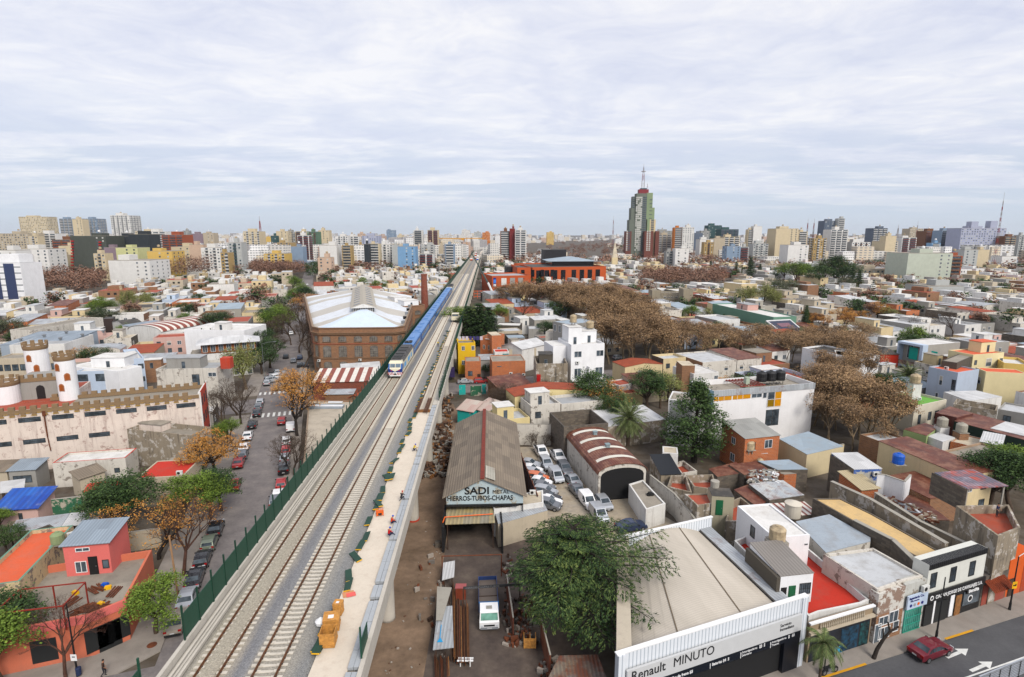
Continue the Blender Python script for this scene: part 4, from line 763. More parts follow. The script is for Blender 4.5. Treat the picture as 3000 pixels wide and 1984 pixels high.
m,nt,bs=newmat('patched_sheet_roof');v=vc_(nt);s_=_n(nt,'ShaderNodeSeparateXYZ');LK(nt,v,s_.inputs[0])
def band(x,per):
 d=_n(nt,'ShaderNodeMath',operation='DIVIDE');LK(nt,x,d.inputs[0]);d.inputs[1].default_value=per;f=_n(nt,'ShaderNodeMath',operation='FLOOR');LK(nt,d.outputs[0],f.inputs[0]);return f.outputs[0]
wn=_n(nt,'ShaderNodeTexWhiteNoise',noise_dimensions='1D');LK(nt,band(s_.outputs[1],6.5),wn.inputs['W'])
cc=rp_(nt,wn.outputs['Value'],[(.0,(.46,.43,.38)),(.55,(.46,.43,.38)),(.56,(.62,.65,.69)),(1.,(.66,.69,.73))],'CONSTANT')
cc=mx_(nt,rp_(nt,nz_(nt,v,.5,6,.7),[(.45,.0),(.75,.4)]),cc,(.3,.26,.2));LK(nt,cc,bs.inputs['Base Color']);bs.inputs['Roughness'].default_value=.6
b.bd('roof',[m,FT(0,(.60,.67,.76),.12,(.5,.5,.5))],wh)
b=MB();A0=(R0[0],R0[1]-1.);A1=(R1[0],R1[1])
ux,uy=A1[0]-A0[0],A1[1]-A0[1];L=hypot(ux,uy);ux/=L;uy/=L;nx,ny=uy,-ux
def mp(t,o):return (A0[0]+ux*t+nx*o,A0[1]+uy*t+ny*o)
b=MB()
b.prism(ccw([mp(0,-3.2),mp(0,3.2),mp(L,3.2),mp(L,-3.2)]),15.4,17.2,0);mon=b.bd('roof_monitor',PL(0,(.12,.12,.12)),wh)
b=MB();p_=[mp(-.6,-4.),mp(-.6,4.),mp(L+.5,4.),mp(L+.5,-4.)];r0=mp(-.6,0);r1=mp(L+.5,0)
b.add([(*p_[0],17.1),(*p_[3],17.1),(*r1,18.4),(*r0,18.4)],[(0,1,2,3)]);b.add([(*p_[1],17.1),(*r0,18.4),(*r1,18.4),(*p_[2],17.1)],[(3,2,1,0)]);b.add([(*p_[0],17.1),(*p_[1],17.1),(*r0,18.4)],[(0,1,2)],1)
b.bd('monitor_roof',[SC(0,(.46,.43,.38),.2),WHT],mon)
b=MB()
for k in range(12):
 x_,y_=mp(-.05,-3.+k*.52);b.box(x_-.04,y_-.06,15.6,x_+.04,y_,17.15)
b.bd('white_louvre_bars',WP,mon)
for k in range(9):
 for sg in(-1,1):
  m=MB();m.box(-1,-.8,0,1,.8,.12);x_,y_=mp(4+k*7,sg*2.);o=m.bd('skylight',PL(0,(.22,.23,.25),.3),mon,(x_,y_,17.75));o.rotation_euler=(0,sg*.3,atan2(uy,ux)-pi/2)
for k in range(9):
 t=MB();t.box(-.5,-.4,0,.5,.4,.9);x_,y_=(W_-.6-.075*(8+k*10)),8+k*10;t.bd('roof_vent',DK if k%2 else STL,wh,(x_,y_,12.9))
ACU(wh,2.2,-.4,3.3);ACU(wh,14,-.4,3.4)
b2=bld('brick_depot','second brown brick depot with arched windows and white rooftop rooms, beside the train','T',(1370,940),(1565,925),13,38,BRD,RC,cat='warehouse',par=.9,cornice=True,rooms=((1,2,7,8,2.5,CW,RW),(1,11,6,18,3,CW,RW),(2,22,7,30,2,WHT,RW)),tanks=((4,9.5,.6,1.2),))
for z in(10.2,6.4,2.4):
 for x in(2.2,5.6):MK('arched_window',aw['s' if z>9 else 't'],b2,(x,-.003,z))
 for i in range(9):MK('arched_window',aw['s' if z>9 else 't'],b2,(-.003,3+i*4,z),-pi/2)
x,y=G('T',1560,800,9);b=MB();b.lathe([(1.9,0),(1.35,24),(1.5,24.1),(1.5,24.9),(1.1,25)],16);z_=ZA('T',1555,640,262)[1];xx=ZA('T',1555,640,262)[0]
o=b.bd('brick_chimney',BRICKR,None,(xx,262,0));o.scale=(1,1,z_/25);tag(o,'tall round red brick chimney behind the brick depot','chimney')
st=bld('striped_roof_shed','low brick shed with red and white striped metal roof before the brick warehouse','B',(680,690),(1225,675),4.6,9,BRICKR,sheet(0,(.66,.63,.57),(.24,.06,.04),rust=.05,period=2.6*2,axis=0,plen=500),cat='shed',kind='shed',rise=1.2,raxis=None)
m,nt,bs=newmat('striped_metal');v=vc_(nt);s_=_n(nt,'ShaderNodeSeparateXYZ');LK(nt,v,s_.inputs[0]);mm=_n(nt,'ShaderNodeMath',operation='PINGPONG');LK(nt,s_.outputs[0],mm.inputs[0]);mm.inputs[1].default_value=1.15
LK(nt,mx_(nt,rp_(nt,mm.outputs[0],[(.0,.0),(.57,.0),(.575,1.)]),mx_(nt,rp_(nt,nz_(nt,v,1.2,6,.7),[(.45,.0),(.7,.4)]),(.66,.63,.57),(.4,.25,.2)),(.22,.055,.035)),bs.inputs['Base Color']);bs.inputs['Roughness'].default_value=.6
for c in kids(st):
 if c.name.startswith('roof'):c.data.materials[0]=m
rs_=[o for o in col.objects if o.name.startswith('rust_striped_shed')][0]
m3=m.copy();m3.name='striped_vault';nt=m3.node_tree;sp3=[n_ for n_ in nt.nodes if n_.type=='SEPXYZ'][0];pp=[n_ for n_ in nt.nodes if n_.type=='MATH'][0];LK(nt,sp3.outputs[1],pp.inputs[0]);pp.inputs[1].default_value=1.4
for c in kids(rs_):
 if c.name.startswith('roof'):c.data.materials[0]=m3
bld('grey_lean_to','low lean-to with grey sheet roof and a railing, before the striped roof shed','B',(790,800),(1045,795),3.2,3,BRD,ZN,cat='shed',kind='shed',rise=.3)
bld('tile_roof_hut','small hut with coral tile roof squeezed against the viaduct','B',(1005,830),(1120,840),3.6,3.4,BRD,TL,cat='shed',kind='gable',rise=.8)
fl=pbld('flat_roof_workshop','long flat pale roof workshop between the street and the viaduct fence','B',((585,1500),(640,852),(1100,862),(1120,900),(820,1500)),4.4,BRD,FT(0,(.50,.45,.38),.2),cat='workshop',par=.25)
for (pa,pb,zz_,hh)in(((645,925),(950,925),4.5,.5),((810,875),(945,875),4.5,.1)):
 xa,ya=G('B',*pa,4.4);xb,yb=G('B',*pb,4.4);m=MB();m.box(0,0,0,hypot(xb-xa,yb-ya),1.6,hh);m.box(0,.1,hh+.002,hypot(xb-xa,yb-ya),.9,hh+.06,1);o=m.bd('roof_box',[BLUEG,WP],None,(xa,ya,4.18),atan2(yb-ya,xb-xa));tag(o,'long low white and grey skylight box on the flat workshop roof' if hh>.2 else 'thin white panel lying on the flat workshop roof behind the skylight box','skylight')
# MIDDLE:SADI YARD
SBL=SC(0,(.52,.60,.63),.35,(.3,.28,.22),peel=.15,pc=(.45,.42,.34))
sx0,sy0=-8.7,70.;sa=R(2.2)
sh=EM('metal_merchant_shed',(sx0,sy0,0),sa,'long grey gabled shed with faded blue lettered gable and rusty ridge, beside the viaduct','shed')
Wd,Dp=10.2,29.5;he,hr=5.9,8.3
occ([(-9.4,66),(2.5,66),(1.5,103),(-11.5,103)])
b=MB();b.add([(0,0,4.6),(Wd,0,4.6),(Wd,0,he),(Wd*.47,0,hr-.1),(0,0,he)],[(0,1,2,3,4)]);b.bd('gable_board',SBL,sh)
b=MB();b.add([(0,0,0),(0,Dp,0),(0,Dp,he),(0,0,he)],[(3,2,1,0)]);b.add([(Wd,0,0),(Wd,Dp,0),(Wd,Dp,he),(Wd,0,he)],[(0,1,2,3)]);b.add([(0,Dp,0),(Wd,Dp,0),(Wd,Dp,he),(Wd*.47,Dp,hr),(0,Dp,he)],[(4,3,2,1,0)]);b.bd('wall',STL and SC(0,(.2,.12,.08),.4),sh)
b=MB();o_=.5
for sg,x0 in((-1,-o_),(1,Wd+o_)):
 e=he-.22;xr=Wd*.47;v4=[(x0,-.35,e),(xr,-.35,hr),(xr,Dp+.1,hr),(x0,Dp+.1,e)];v5=[(x,y,z-.1)for x,y,z in v4];b.add(v4+v5,[(0,1,2,3),(7,6,5,4),(0,4,5,1),(3,2,6,7),(0,3,7,4)])
b.bd('roof',ZF,sh)
b=MB();b.box(Wd*.47-.28,-.4,hr-.02,Wd*.47+.28,Dp+.15,hr+.1);b.bd('ridge_cap',PL(0,(.26,.06,.035),.8,0,.3,3),sh)
b=MB();b.add([(Wd*.47+.4,.2,hr-.03),(Wd*.47+1.7,.2,hr-.5),(Wd*.47+1.7,4.2,hr-.5),(Wd*.47+.4,4.2,hr-.03)],[(0,1,2,3)]);b.bd('roof_patch',sheet(0,(.5,.48,.42)),sh)
TX('SADI',1.4,BLK,sh,(2.4,-.03,6.02),UPR,bold=.03,sx=1.12);TX('METAL',.74,BLK,sh,(6.1,-.03,6.05),UPR)
TX('HIERROS-TUBOS-CHAPAS',.95,BLK,sh,(.1,-.03,5.12),UPR,bold=.015,sx=.80)
b=MB();b.box(0,-.3,4.35,Wd-.6,-.02,4.6);b.bd('dark_beam',BLK,sh)
cn=CNP('yard_canopy','ridged yellowish canopy over the dark entrance below the lettered gable','H',((330,1062),(792,1046),(762,850),(345,890)),3.7,sheet(0,(.36,.34,.28),(.48,.40,.22),rust=.25,rc=(.15,.12,.08),plen=3,period=.5,pv=.2))
x0,y0=G('H',325,1000,3.9);x1,y1=G('H',770,970,3.9);b=MB();b.tube((0,0,0),(x1-x0,y1-y0,0),.07);b.tube((0,0,0),(-.1,-1.2,-.1),.07);o=b.bd('orange_pipe',ORP,None,(x0,y0,3.95));tag(o,'bright orange pipe running across the yard canopy','pipe')
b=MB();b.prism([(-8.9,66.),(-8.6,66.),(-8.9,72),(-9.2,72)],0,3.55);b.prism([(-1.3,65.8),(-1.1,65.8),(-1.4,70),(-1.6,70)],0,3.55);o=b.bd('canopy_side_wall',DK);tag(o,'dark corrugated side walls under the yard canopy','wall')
r1=pbld('flat_roof_office','office with patched grey flat roof and raised corner block right of the lettered gable','H',((820,1062),(1278,935),(1240,862),(782,925)),3.3,BGE,ZN,par=.0)
r2=pbld('flat_roof_office','raised cream flat roof with an air conditioner, right of the lettered gable','H',((782,925),(1240,862),(1235,745),(905,800),(915,830),(755,842)),4.,WHT,RB,par=.12)
x,y=G('H',1140,785,4.);ACU(None,x,y,4.,0);o=col.objects[-1];tag(o,'white air conditioner box on the cream flat roof beside the lettered gable','air conditioner')
f0=(-.6,103.5);f1=(3.6,73.5);root=EM('panel_fence',(f0[0],f0[1],0),atan2(f1[1]-f0[1],f1[0]-f0[0]),'tall rusty framed fence with bluish grey panels between the long shed and the car park','fence')
L=hypot(f1[0]-f0[0],f1[1]-f0[1]);n=14;pm_=MB();pm_.box(.05,-.03,.3,L/n-.05,.03,4.);pme=pm_.mesh('fence_panel',sheet(0,(.2,.22,.28),rust=.4));po=MB();po.box(-.06,-.08,0,.06,.08,4.4);pom=po.mesh('post',RUS)
for i in range(n):MK('fence_panel',pme,root,(i*L/n,0,0));MK('post',pom,root,(i*L/n,0,0))
b=MB();b.box(0,-.05,4.1,L,.05,4.2);b.box(0,-.05,.2,L,.05,.28);b.bd('rail',RUS,root)
WL('boundary_wall','white rendered boundary wall at the back of the car park',[(-.6,103.6),(8.8,103.2)],4.2,DW)
WL('boundary_wall','white wall stepping down towards the red vaulted shed',[(8.9,103.2),(10.,97.)],4.,DW)
cy=bld('courtyard_building','walled white courtyard building with half a grey and white sheet roof, behind the car park','H',(1430,160),(1840,125),6.3,8.5,BRG,MLOT,par=3.,win=())
bld('sheet_roof_building','long building with grey and white sheet roof and blackened wall behind the date palm','C',(1490,1100),(2040,1030),4.4,8,STG,ZW,kind='shed',rise=.6,oh=0)
a=bld('red_vault_shed','white walled shed with rust red barrel roof and four curved white skylight strips','H',(1750,598),(2190,560),4.4,16.6,DW,ZR,cat='shed',kind='barrel',rise=1.5,oh=.2)
ga=G('H',1750,598,4.4);gb=G('H',2190,560,4.4);Lw=hypot(gb[0]-ga[0],gb[1]-ga[1])
b=MB();b.box(.35,-.02,.02,Lw-.35,-.012,4.);b.add([(Lw/2-(Lw/2-.4)*cos(pi*i/10),-.016,4.+1.1*sin(pi*i/10))for i in range(11)],[tuple(range(11))]);b.bd('open_front_shade',DK,a)  # flat dark sheet painted in for the shade inside the open shed
for k in range(4):
 b=MB();y_=2.2+k*4.;vs=[]
 for i in range(2,11):
  t=pi*i/12;x_=Lw/2-(Lw/2+.1)*cos(t);z_=4.4+1.5*sin(t)+.04;vs+=[(x_,y_,z_),(x_,y_+.9,z_)]
 b.add(vs,[(2*i,2*i+2,2*i+3,2*i+1)for i in range(8)]);b.bd('skylight_strip',SC(0,(.72,.70,.64),.1),a)
for y_ in(6.5,12.5):b=MB();b.box(-.3,-.3,0,.3,.3,.6);b.box(-.4,-.4,.6,.4,.4,.7);b.bd('roof_vent',PL(0,(.3,.36,.38)),a,(Lw*.5,y_,5.8))
go=pbld('garage_office','low white office with grimy flat roof, tyres on top, beside the car park','H',((2190,925),(2030,690),(2160,650),(2371,870)),3.,WHT,RC,par=.2,win=())
wa_=[G('K',20,935,3.6),G('K',300,1150,3.6),G('K',420,1290,3.6),G('K',585,1505,3.6)]
WL('long_white_wall','long stained white wall running down from the car park to the big vaulted roof',wa_,3.4,DW)
# CENTRE BLOCK BEHIND THE CAR PARK
wh4=bld('white_apartment_house','bright white four-storey apartment house with two beige water tanks on top','C',(1172,347),(1478,332),13.6,10,CW,RW,par=.6,cat='apartment building',
 win=(('f',2.4,11.2,2.6,1.5,'w'),('f',10.2,11.2,2.6,1.5,'w'),('f',2.4,6.4,2.4,2.6,'w'),('f',10.,6.4,2.6,2.6,'w'),('f',2.3,2.6,2.6,2.4,'w'),('f',10.,2.6,2.6,2.4,'w')),rooms=((.4,3.2,3.8,8,4.3,CW,RW),(5.2,4.5,9.5,9,3.,CW,RW)),acs=((2.2,-.3,8.9),))
gw=G('C',1172,347,13.6);gw2=G('C',1478,332,13.6);Lw4=hypot(gw2[0]-gw[0],gw2[1]-gw[1])
for z_,d_ in((5.,1.2),(.9,3.)):
 b=MB();b.box(0,-d_,z_-.25,Lw4,-.005,z_);bo=b.bd('balcony',CW,wh4);m=MB();m.box(0,-d_,z_+.9,Lw4,-d_+.05,z_+.96)
 for k in range(14):m.box(k*Lw4/13-.02,-d_,z_+.003,k*Lw4/13+.02,-d_+.04,z_+.9)
 m.bd('railing',STL,bo)
b=MB();b.box(Lw4/2-.1,-1.4,.9,Lw4/2+.1,-.005,8.2);b.bd('divider',CW,wh4)
tank(wh4,2.4,5.5,17.45,.85,1.9,None,.8);tank(wh4,7.3,6.5,16.15,.95,1.8,None,.3)
b=MB();b.box(-3.6,3.,0,-.003,10.5,12.8);b.bd('side_wing',CW,wh4);b=MB();b.box(-3.4,3.2,12.803,-.2,10.3,12.83);b.bd('roof',RW,wh4)
bld('brick_base_house','low brown brick building under the terrace of the white apartment house','C',(1265,745),(1590,722),4.4,7,BRD,RW,par=.1,win=(('f',3.5,3.2,.8,.6,'w'),('f',9.8,3.2,.8,.6,'w')))
bld('grey_blue_house','grey house with blue framed glazed top floor behind the white apartment house','C',(1005,130),(1150,160),12,12,GREY,RS,par=.1,win=(('row','f',1,6,3,10,1.2,2.2,'w'),),tanks=((1.5,2,.8,1.8,WP,.3),))
bld('grey_party_wall','weathered grey white party wall left of the grey blue house','C',(935,228),(1010,232),8,6,DW,RC,par=.1)
d1=bld('dark_concrete_house','roofless-looking soot-dark concrete house with tall parapet and a square water tank','C',(850,520),(1140,518),9.8,9,STG,RC,par=1.6,win=(('f',3.2,4.4,1.9,1.4,'g'),('f',8.3,4.4,1.9,1.8,'g')),rooms=((1,3.5,4.2,7,3.,DGY,RD),))
b=MB();b.box(0,-1.2,0,12.2,-.004,3.);b.bd('front_wing',BRD,d1);b=MB();b.box(.1,-.9,5.6,1.,-.004,7.2);b.bd('red_awning_frame',RED,d1)
bld('orange_brick_house','house with tall plain orange brick wall framed in concrete, and a grey tank','C',(445,500),(750,492),7.,8,BRO,RC,par=.2,acs=((6.5,-.3,3.4),(11,-.3,3.)),win=(('f',2.5,5.6,1.6,.25,'n'),))
ylw=bld('yellow_house','bright yellow house with washing hung on its roof terrace, beside the viaduct','C',(130,330),(290,325),9.2,7,YEL,RC,par=.7,win=(('f',2.3,7.6,1.4,1.3,'w'),('f',6.6,7.6,1.4,1.3,'w'),('f',2.3,3.4,1.4,1.3,'w')),tanks=((2.5,4,.7,1.3,STL,.8),))
for i in range(7):
 b=MB();b.box(-.4,-.03,-1.1,.4,.03,0);c=random.choice([(.6,.6,.62),(.08,.07,.2),(.35,.08,.3),(.6,.55,.6)]);tag(b.bd('washing',PL('cloth_%d'%i,c,.9),None,(-15.3+i*1.05,163.2,10.4)),'piece of washing hung on the roof terrace of the bright yellow house','laundry','washing on the yellow house')
un=bld('brick_tower_house','unfinished orange brick house on concrete posts with a taller right part','C',(335,270),(440,280),9.5,8,BRO,RC,par=.6,win=(('f',1.9,6.4,1.,1.3,'w'),('f',4.6,6.4,1.5,1.5,'w')),rooms=((6.4,-.2,6.41,0,.02),))
bld('brick_tower_house','narrow taller orange brick house with beige roof slab, joined to the unfinished one','C',(442,262),(528,258),10.6,6,BRO,RB,par=0,win=(('f',2.6,6.6,1.2,.9,'w'),))
bld('porch_house','small white house with teal door and red roof edge under the narrow brick house','C',(470,412),(600,408),6.8,4,WHT,RR,par=.1,win=(('f',.9,5.,.9,1.9,'d'),),doors=(('f',3.6,1.8,2.8,PL(0,(.02,.28,.3)),3.4),))
bld('beige_wall_house','windowless beige house with dark flat roof','C',(600,388),(850,378),6.4,8,BGE,RD,par=.3)
bld('tin_roof_house','small grey house with tin roof and two windows below the bright yellow house','C',(335,482),(468,478),5.2,5,GREY,ZN,kind='shed',rise=.4,win=(('f',2.2,3.2,1.1,1.1,'w'),('f',5.3,3.2,1,1.1,'w')))
bld('brick_hut','orange brick hut with junk on its flat roof below the bright yellow house','C',(195,500),(340,497),5.6,6,BRO,RC,par=.1,win=(('f',1.8,2.2,1.6,1.4,'d'),),doors=(('f',4.8,.9,2.),))
bld('white_sheet_house','house with peaked white sheet roof in the middle of the shanties','C',(530,350),(720,385),7.,11,WHT,ZW,kind='gable',rise=1.4)
TEAL=SC(0,(.05,.45,.42),.15,peel=.1,pc=(.5,.5,.45));PKR=sheet(0,(.55,.40,.36),(.6,.56,.5),rust=.1)
bld('turquoise_shack','turquoise shack with sloping pinkish roof, left half, below the car lane','C',(125,935),(270,960),3.4,3.8,TEAL,PKR,kind='shed',rise=1.1,cat='shack')
bld('turquoise_shack','turquoise shack with sloping pinkish roof, right half, taller than its neighbour','C',(278,925),(395,965),3.6,4.2,TEAL,PKR,kind='shed',rise=1.3,cat='shack')
for k,(a_,b_)in enumerate((((140,715),(200,712)),((245,725),(345,722)),((352,710),(388,708)))):
 bld('yard_screen',('leftmost turquoise','wide dark green','rightmost turquoise')[k]+' painted screen in the yard wall above the turquoise shacks','C',a_,b_,2.6,.2,TEAL if k!=1 else GREENP,CONC,cat='wall',par=0,noc=True)
bld('patchwork_house','low house with terracotta roof and a bright white sheet strip','C',(545,785),(850,745),3.8,9,BRD,ZR,kind='shed',rise=1.6,cat='house')
for k in range(9):
 pts=(((490,100),(560,95),9,GREY,RG),((480,165),(700,170),7,DGY,RW),((500,225),(720,215),6,BGE,RL),((545,255),(700,250),5,BRD,RD),((780,200),(885,200),7,GREY,RL),((590,285),(760,280),5.5,DGY,RS),((740,330),(930,322),6,BRD,ZR),((620,330),(780,325),6,WHT,RS),((870,370),(1010,372),6,DGY,ZN))[k];nm=('grey boxy hut furthest back','long whitish strip roof','beige flat roofed hut','dark roofed brick hut','grey block house beside the dark green tree','blue grey roofed hut','rust roofed brick house','white box house','low grey sheet roofed house')[k];bld('back_lane_house',nm+' in the shanty rows','C',pts[0],pts[1],pts[2]*.72,7,pts[3],pts[4],par=.2)
bld('palm_terrace_house','house with coral terrace and rusty and silver sheet roofs below the side street','C',(1800,712),(2060,690),4.6,9,BGE,ZR,kind='shed',rise=.5,win=(('f',1,3,.8,.8,'d'),))
bld('palm_terrace_house','yellow and brick walled yard house with flat coral floor beside the small palm','C',(1670,795),(1830,785),3.,10,PALEY,RT,par=.5)
bld('coral_roof_house','house with coral tile roof right of the white apartment house','C',(1500,680),(1610,720),4.,9,WHT,RT,par=.2)
bld('brick_tank_house','narrow brown brick tower house beside a flat white roof, behind the dark cypress','D',(192,672),(338,672),8.,5,BRD,RB,par=0)
bld('white_low_house','flat roofed white house with small window behind the dark cypress','D',(325,770),(612,745),6.2,9,WHT,RW,par=.15,win=(('f',1.8,4.9,1,.7,'w'),('f',7,4.9,1.2,1,'w')))
# BIG WHT BUILDING (upper right of the terraces)
bw=bld('white_factory_building','big white building with amber windows and three black water tanks on its roof','D',(552,965),(1715,872),11.4,7.5,SC('factory_white',(.80,.79,.79),.12,(.35,.3,.27)),RC,par=1.,cat='building',win=())
g0=G('D',552,965,11.4);g1=G('D',1715,872,11.4);BL=hypot(g1[0]-g0[0],g1[1]-g0[1])
b=MB();b.box(-.1,-.12,10.3,BL+.05,-.004,11.45);b.bd('metal_parapet_strip',ZN,bw)
b=MB();b.box(-.9,-.3,7.4,-.11,.6,11.5);b.bd('corner_duct',PL(0,(.13,.2,.24),.6),bw)
AMB=PL(0,(.62,.33,.02),.3)
for x0,x1 in((.15,3.9),(4.2,8.)):
 b=MB();b.box(x0,-.05,9.45,x1,-.004,10.25);b.box(x0+.9,-.07,9.4,x0+.96,-.05,10.28,1);b.box(x0+2.1,-.07,9.4,x0+2.16,-.05,10.28,1);b.bd('amber_window',[AMB,WP],bw)
addwin(bw,'f',9.4,9.85,2.3,.85,BL,7,'w');addwin(bw,'f',11.2,9.9,.9,1.4,BL,7,'w')
for xx,zz_,mt_ in((12.6,9.6,0),(14.2,9.6,1),(12.6,8.1,2),(14.2,8.1,1)):
 b=MB();b.box(xx-.72,-.06,zz_-.68,xx+.72,-.004,zz_+.68,0);b.box(xx-.78,-.1,zz_-.74,xx+.78,-.061,zz_-.69,1);b.box(xx-.03-.75,-.1,zz_-.7,xx+.03-.75,-.061,zz_+.72,1);b.bd('stair_window',[[GL,AMB,PL(0,(.3,.2,.02),.3)][mt_],WP],bw)
for xx,zz_ in((12.5,5.2),(14.,5.2)):addwin(bw,'f',xx,zz_,1.45,3.2,BL,7,'g')
addwin(bw,'f',4.9,2.6,2.4,.6,BL,7,'g')
for k in range(3):tank(bw,13.6+k*2.15,4.2,10.4,1.,2.,BLK,.9)
b=MB();b.box(9.2,3,10.42,10.,3.8,12.6);b.bd('chimney_stack',PL(0,(.45,.5,.42)),bw)
b=MB()
for k in range(8):b.box(7.5+k*.7,2.2,11.2,7.6+k*.7,7.,11.35)
b.box(7.4,2.2,11.05,13,2.3,11.2);b.box(7.4,6.9,11.05,13,7.,11.2);b.box(4.5,.9,10.42,9,1.05,10.6);b.bd('red_roof_frame',RST2,bw)
for x_,y_,r_ in((.9,.7,0),(17.5,1.3,0),(18.8,1.3,0),(20,1.2,0)):ACU(bw,x_,y_,10.42,r_)
gl_=G('D',35,1055,9);root=HS('white_side_wing','white wing with louvred screen at the left end of the big white building','building',gl_,atan2(g0[1]-gl_[1],g0[0]-gl_[0]),hypot(g0[0]-gl_[0],g0[1]-gl_[1])-1.2,6,9.,MT['factory_white'],RC,par=.3,win=(('row','f',1.2,5,3,2.4,1.4,.5,'d'),))
b=MB()
for k in range(16):b.box(.3,-.12,4.2+k*.3,4.5,-.02,4.35+k*.3)
b.bd('louvre_screen',PL(0,(.35,.36,.36)),root)
ob=bld('orange_brick_annex','two-storey orange brick house with grey sheet roof against the big white building','K',(1112,527),(1508,487),6.4,6.5,BRO,sheet(0,(.42,.42,.40),rust=.05),kind='shed',rise=.9,win=(('f',1.4,4.9,1.3,1.3,'d'),('f',4.6,5.,1.5,1.5,'w'),('l',3,4.9,1,1.2,'w'),('l',3,1.9,1.2,1.4,'w')),oh=.15)
o=bld('tank_stand','small lean-to with white sheet roof before the orange brick house','K',(1130,705),(1345,690),3.4,2.2,GREY,ZW,kind='shed',rise=.3,cat='shed',noc=True);tank(o,.3,-.2,3.5,.75,1.5,None,.8);tank(o,1.6,-1.4,1.2,.55,1.,None,.8);tank(o,2.9,-1.2,.5,.6,1.,WP,.2)
pbld('blue_roof_house','cream walled house with broad slate blue sheet roof right of the big white building','K',((1820,715),(2240,620),(1835,450),(1500,535)),4.2,SC(0,(.66,.58,.42),.15),RS,par=.05,win=())
WL('cream_wall','cream garden wall with planters before the slate blue roof',[G('K',1825,845,0),G('K',2225,750,0)],2.6,CRM)
pbld('pale_roof_house','low house with pale blue grey roof in the middle of the terraces','K',((1480,890),(1830,885),(1610,772),(1255,790)),3.6,BRG,RS,par=.04)
pbld('brick_hut_dish','small orange brick hut with flat roof and a round lid on top','K',((1700,935),(1480,880),(1400,900),(1560,945)),3.2,BRO,RC,par=.05,noc=True)
pbld('rusty_roof_sheds','collapsing shed with rust brown sheets, left of the scrap heap','K',((690,880),(1010,800),(1085,925),(790,970)),3.,BRG,ZR,cat='shed',par=.03)
pbld('rusty_roof_sheds','rust brown shed roof stepping down to the pale roof','K',((920,830),(1240,790),(1380,885),(1100,950)),3.3,BRG,ZR,cat='shed',par=.03)
pbld('patchwork_roof_shed','shed with grey, white and rust patchwork sheets edged in white','K',((1390,1238),(1790,1180),(1545,1010),(1150,1052)),3.4,BRG,sheet(0,(.46,.49,.52),(.62,.62,.6),rust=.45,plen=2.6,pv=.3),cat='shed',par=.03)
pbld('rust_valley_roof','narrow rust red roof beside the patchwork shed','K',((980,1120),(1140,1060),(1365,1245),(1265,1330)),2.8,BRG,ZR,cat='shed',par=.03)
m=MT['striped_metal'].copy();m.name='fine_striped_metal'
for nd in m.node_tree.nodes:
 if nd.type=='MATH' and nd.operation=='PINGPONG':nd.inputs[1].default_value=.42
 if nd.type=='VALTORGB' and len(nd.color_ramp.elements)==3:nd.color_ramp.elements[1].position=.24;nd.color_ramp.elements[2].position=.25
ss_=pbld('striped_rust_roof','low shed with narrow white stripes on rust roof and a white tank beside it','K',((1510,1430),(1960,1400),(1790,1255),(1335,1282)),3.2,BRG,m,cat='shed',par=.03)
x,y=G('K',1650,1425,3.);t_=EM('water_tank',(x,y,3.1),0,'large white lidded water tank beside the striped rust roof','water tank');b=MB();b.lathe([(1.,0),(1.02,1.7),(1.08,1.72),(1.08,1.82),(.2,2.15)],20);b.bd('tank_shell',SC(0,(.66,.62,.55),.1),t_)
def TRC(lbl,fr,pts,z,fl_,wm,par=1.3,**k):return pbld('walled_terrace',lbl,fr,pts,z,wm,fl_,cat='terrace',par=par,**k)
TRC('walled yard with terracotta floor, leftmost of the grey terraces','K',((215,1080),(500,1150),(440,960),(260,950)),3.6,RT,STG,1.2)
TRC('walled yard with terracotta floor behind the small chimney tank','K',((520,1080),(790,1120),(740,940),(430,950)),3.6,RT,STG,1.2)
TRC('long walled roof terrace with terracotta floor right of the stair hut','K',((880,1480),(1400,1470),(1060,1200),(960,1240)),3.8,RT,STG,1.1)
pbld('flat_block','square block with terracotta flat roof beside the stair hut','K',((560,1300),(765,1270),(680,1160),(415,1165)),5.,STG,RT,par=.12)
sh_=bld('stair_hut','small grey stair hut with a dark doorway on the grey terraces','K',(730,1190),(985,1205),6.2,2.6,SC(0,(.45,.42,.33),.6),RD,par=.05,noc=True,cat='hut');DR(sh_,'f',1.,3.6,.9,2.1,3,3,GRNP)
x,y=G('K',755,1150,5.4);b=MB();b.box(-.45,-.45,-5.,.45,.45,.6);b.lathe([(.55,.6),(.58,1.7),(.5,1.75)],14);tag(b.bd('tank_stack',CONC,None,(x,y,5.4)),'concrete chimney-like stand carrying a round cement tank behind the stair hut','water tank')
dk_=bld('black_awning_house','narrow grey house with sloping black sheet awning, left of the grey terraces','K',(145,942),(372,932),3.6,5.,STG,PL(0,(.012,.016,.022),.5),kind='shed',rise=1.2,oh=.1)
pbld('courtyard_patio','small courtyard with dull red floor behind the cypress','K',((380,930),(560,900),(400,780),(280,810)),1.2,DW,RT,par=.9,cat='patio')
bld('red_edged_hut','small hut with red edged beige roof left of the cypress','K',(165,690),(340,705),4.4,3,WHT,RB,par=.1,cat='hut')
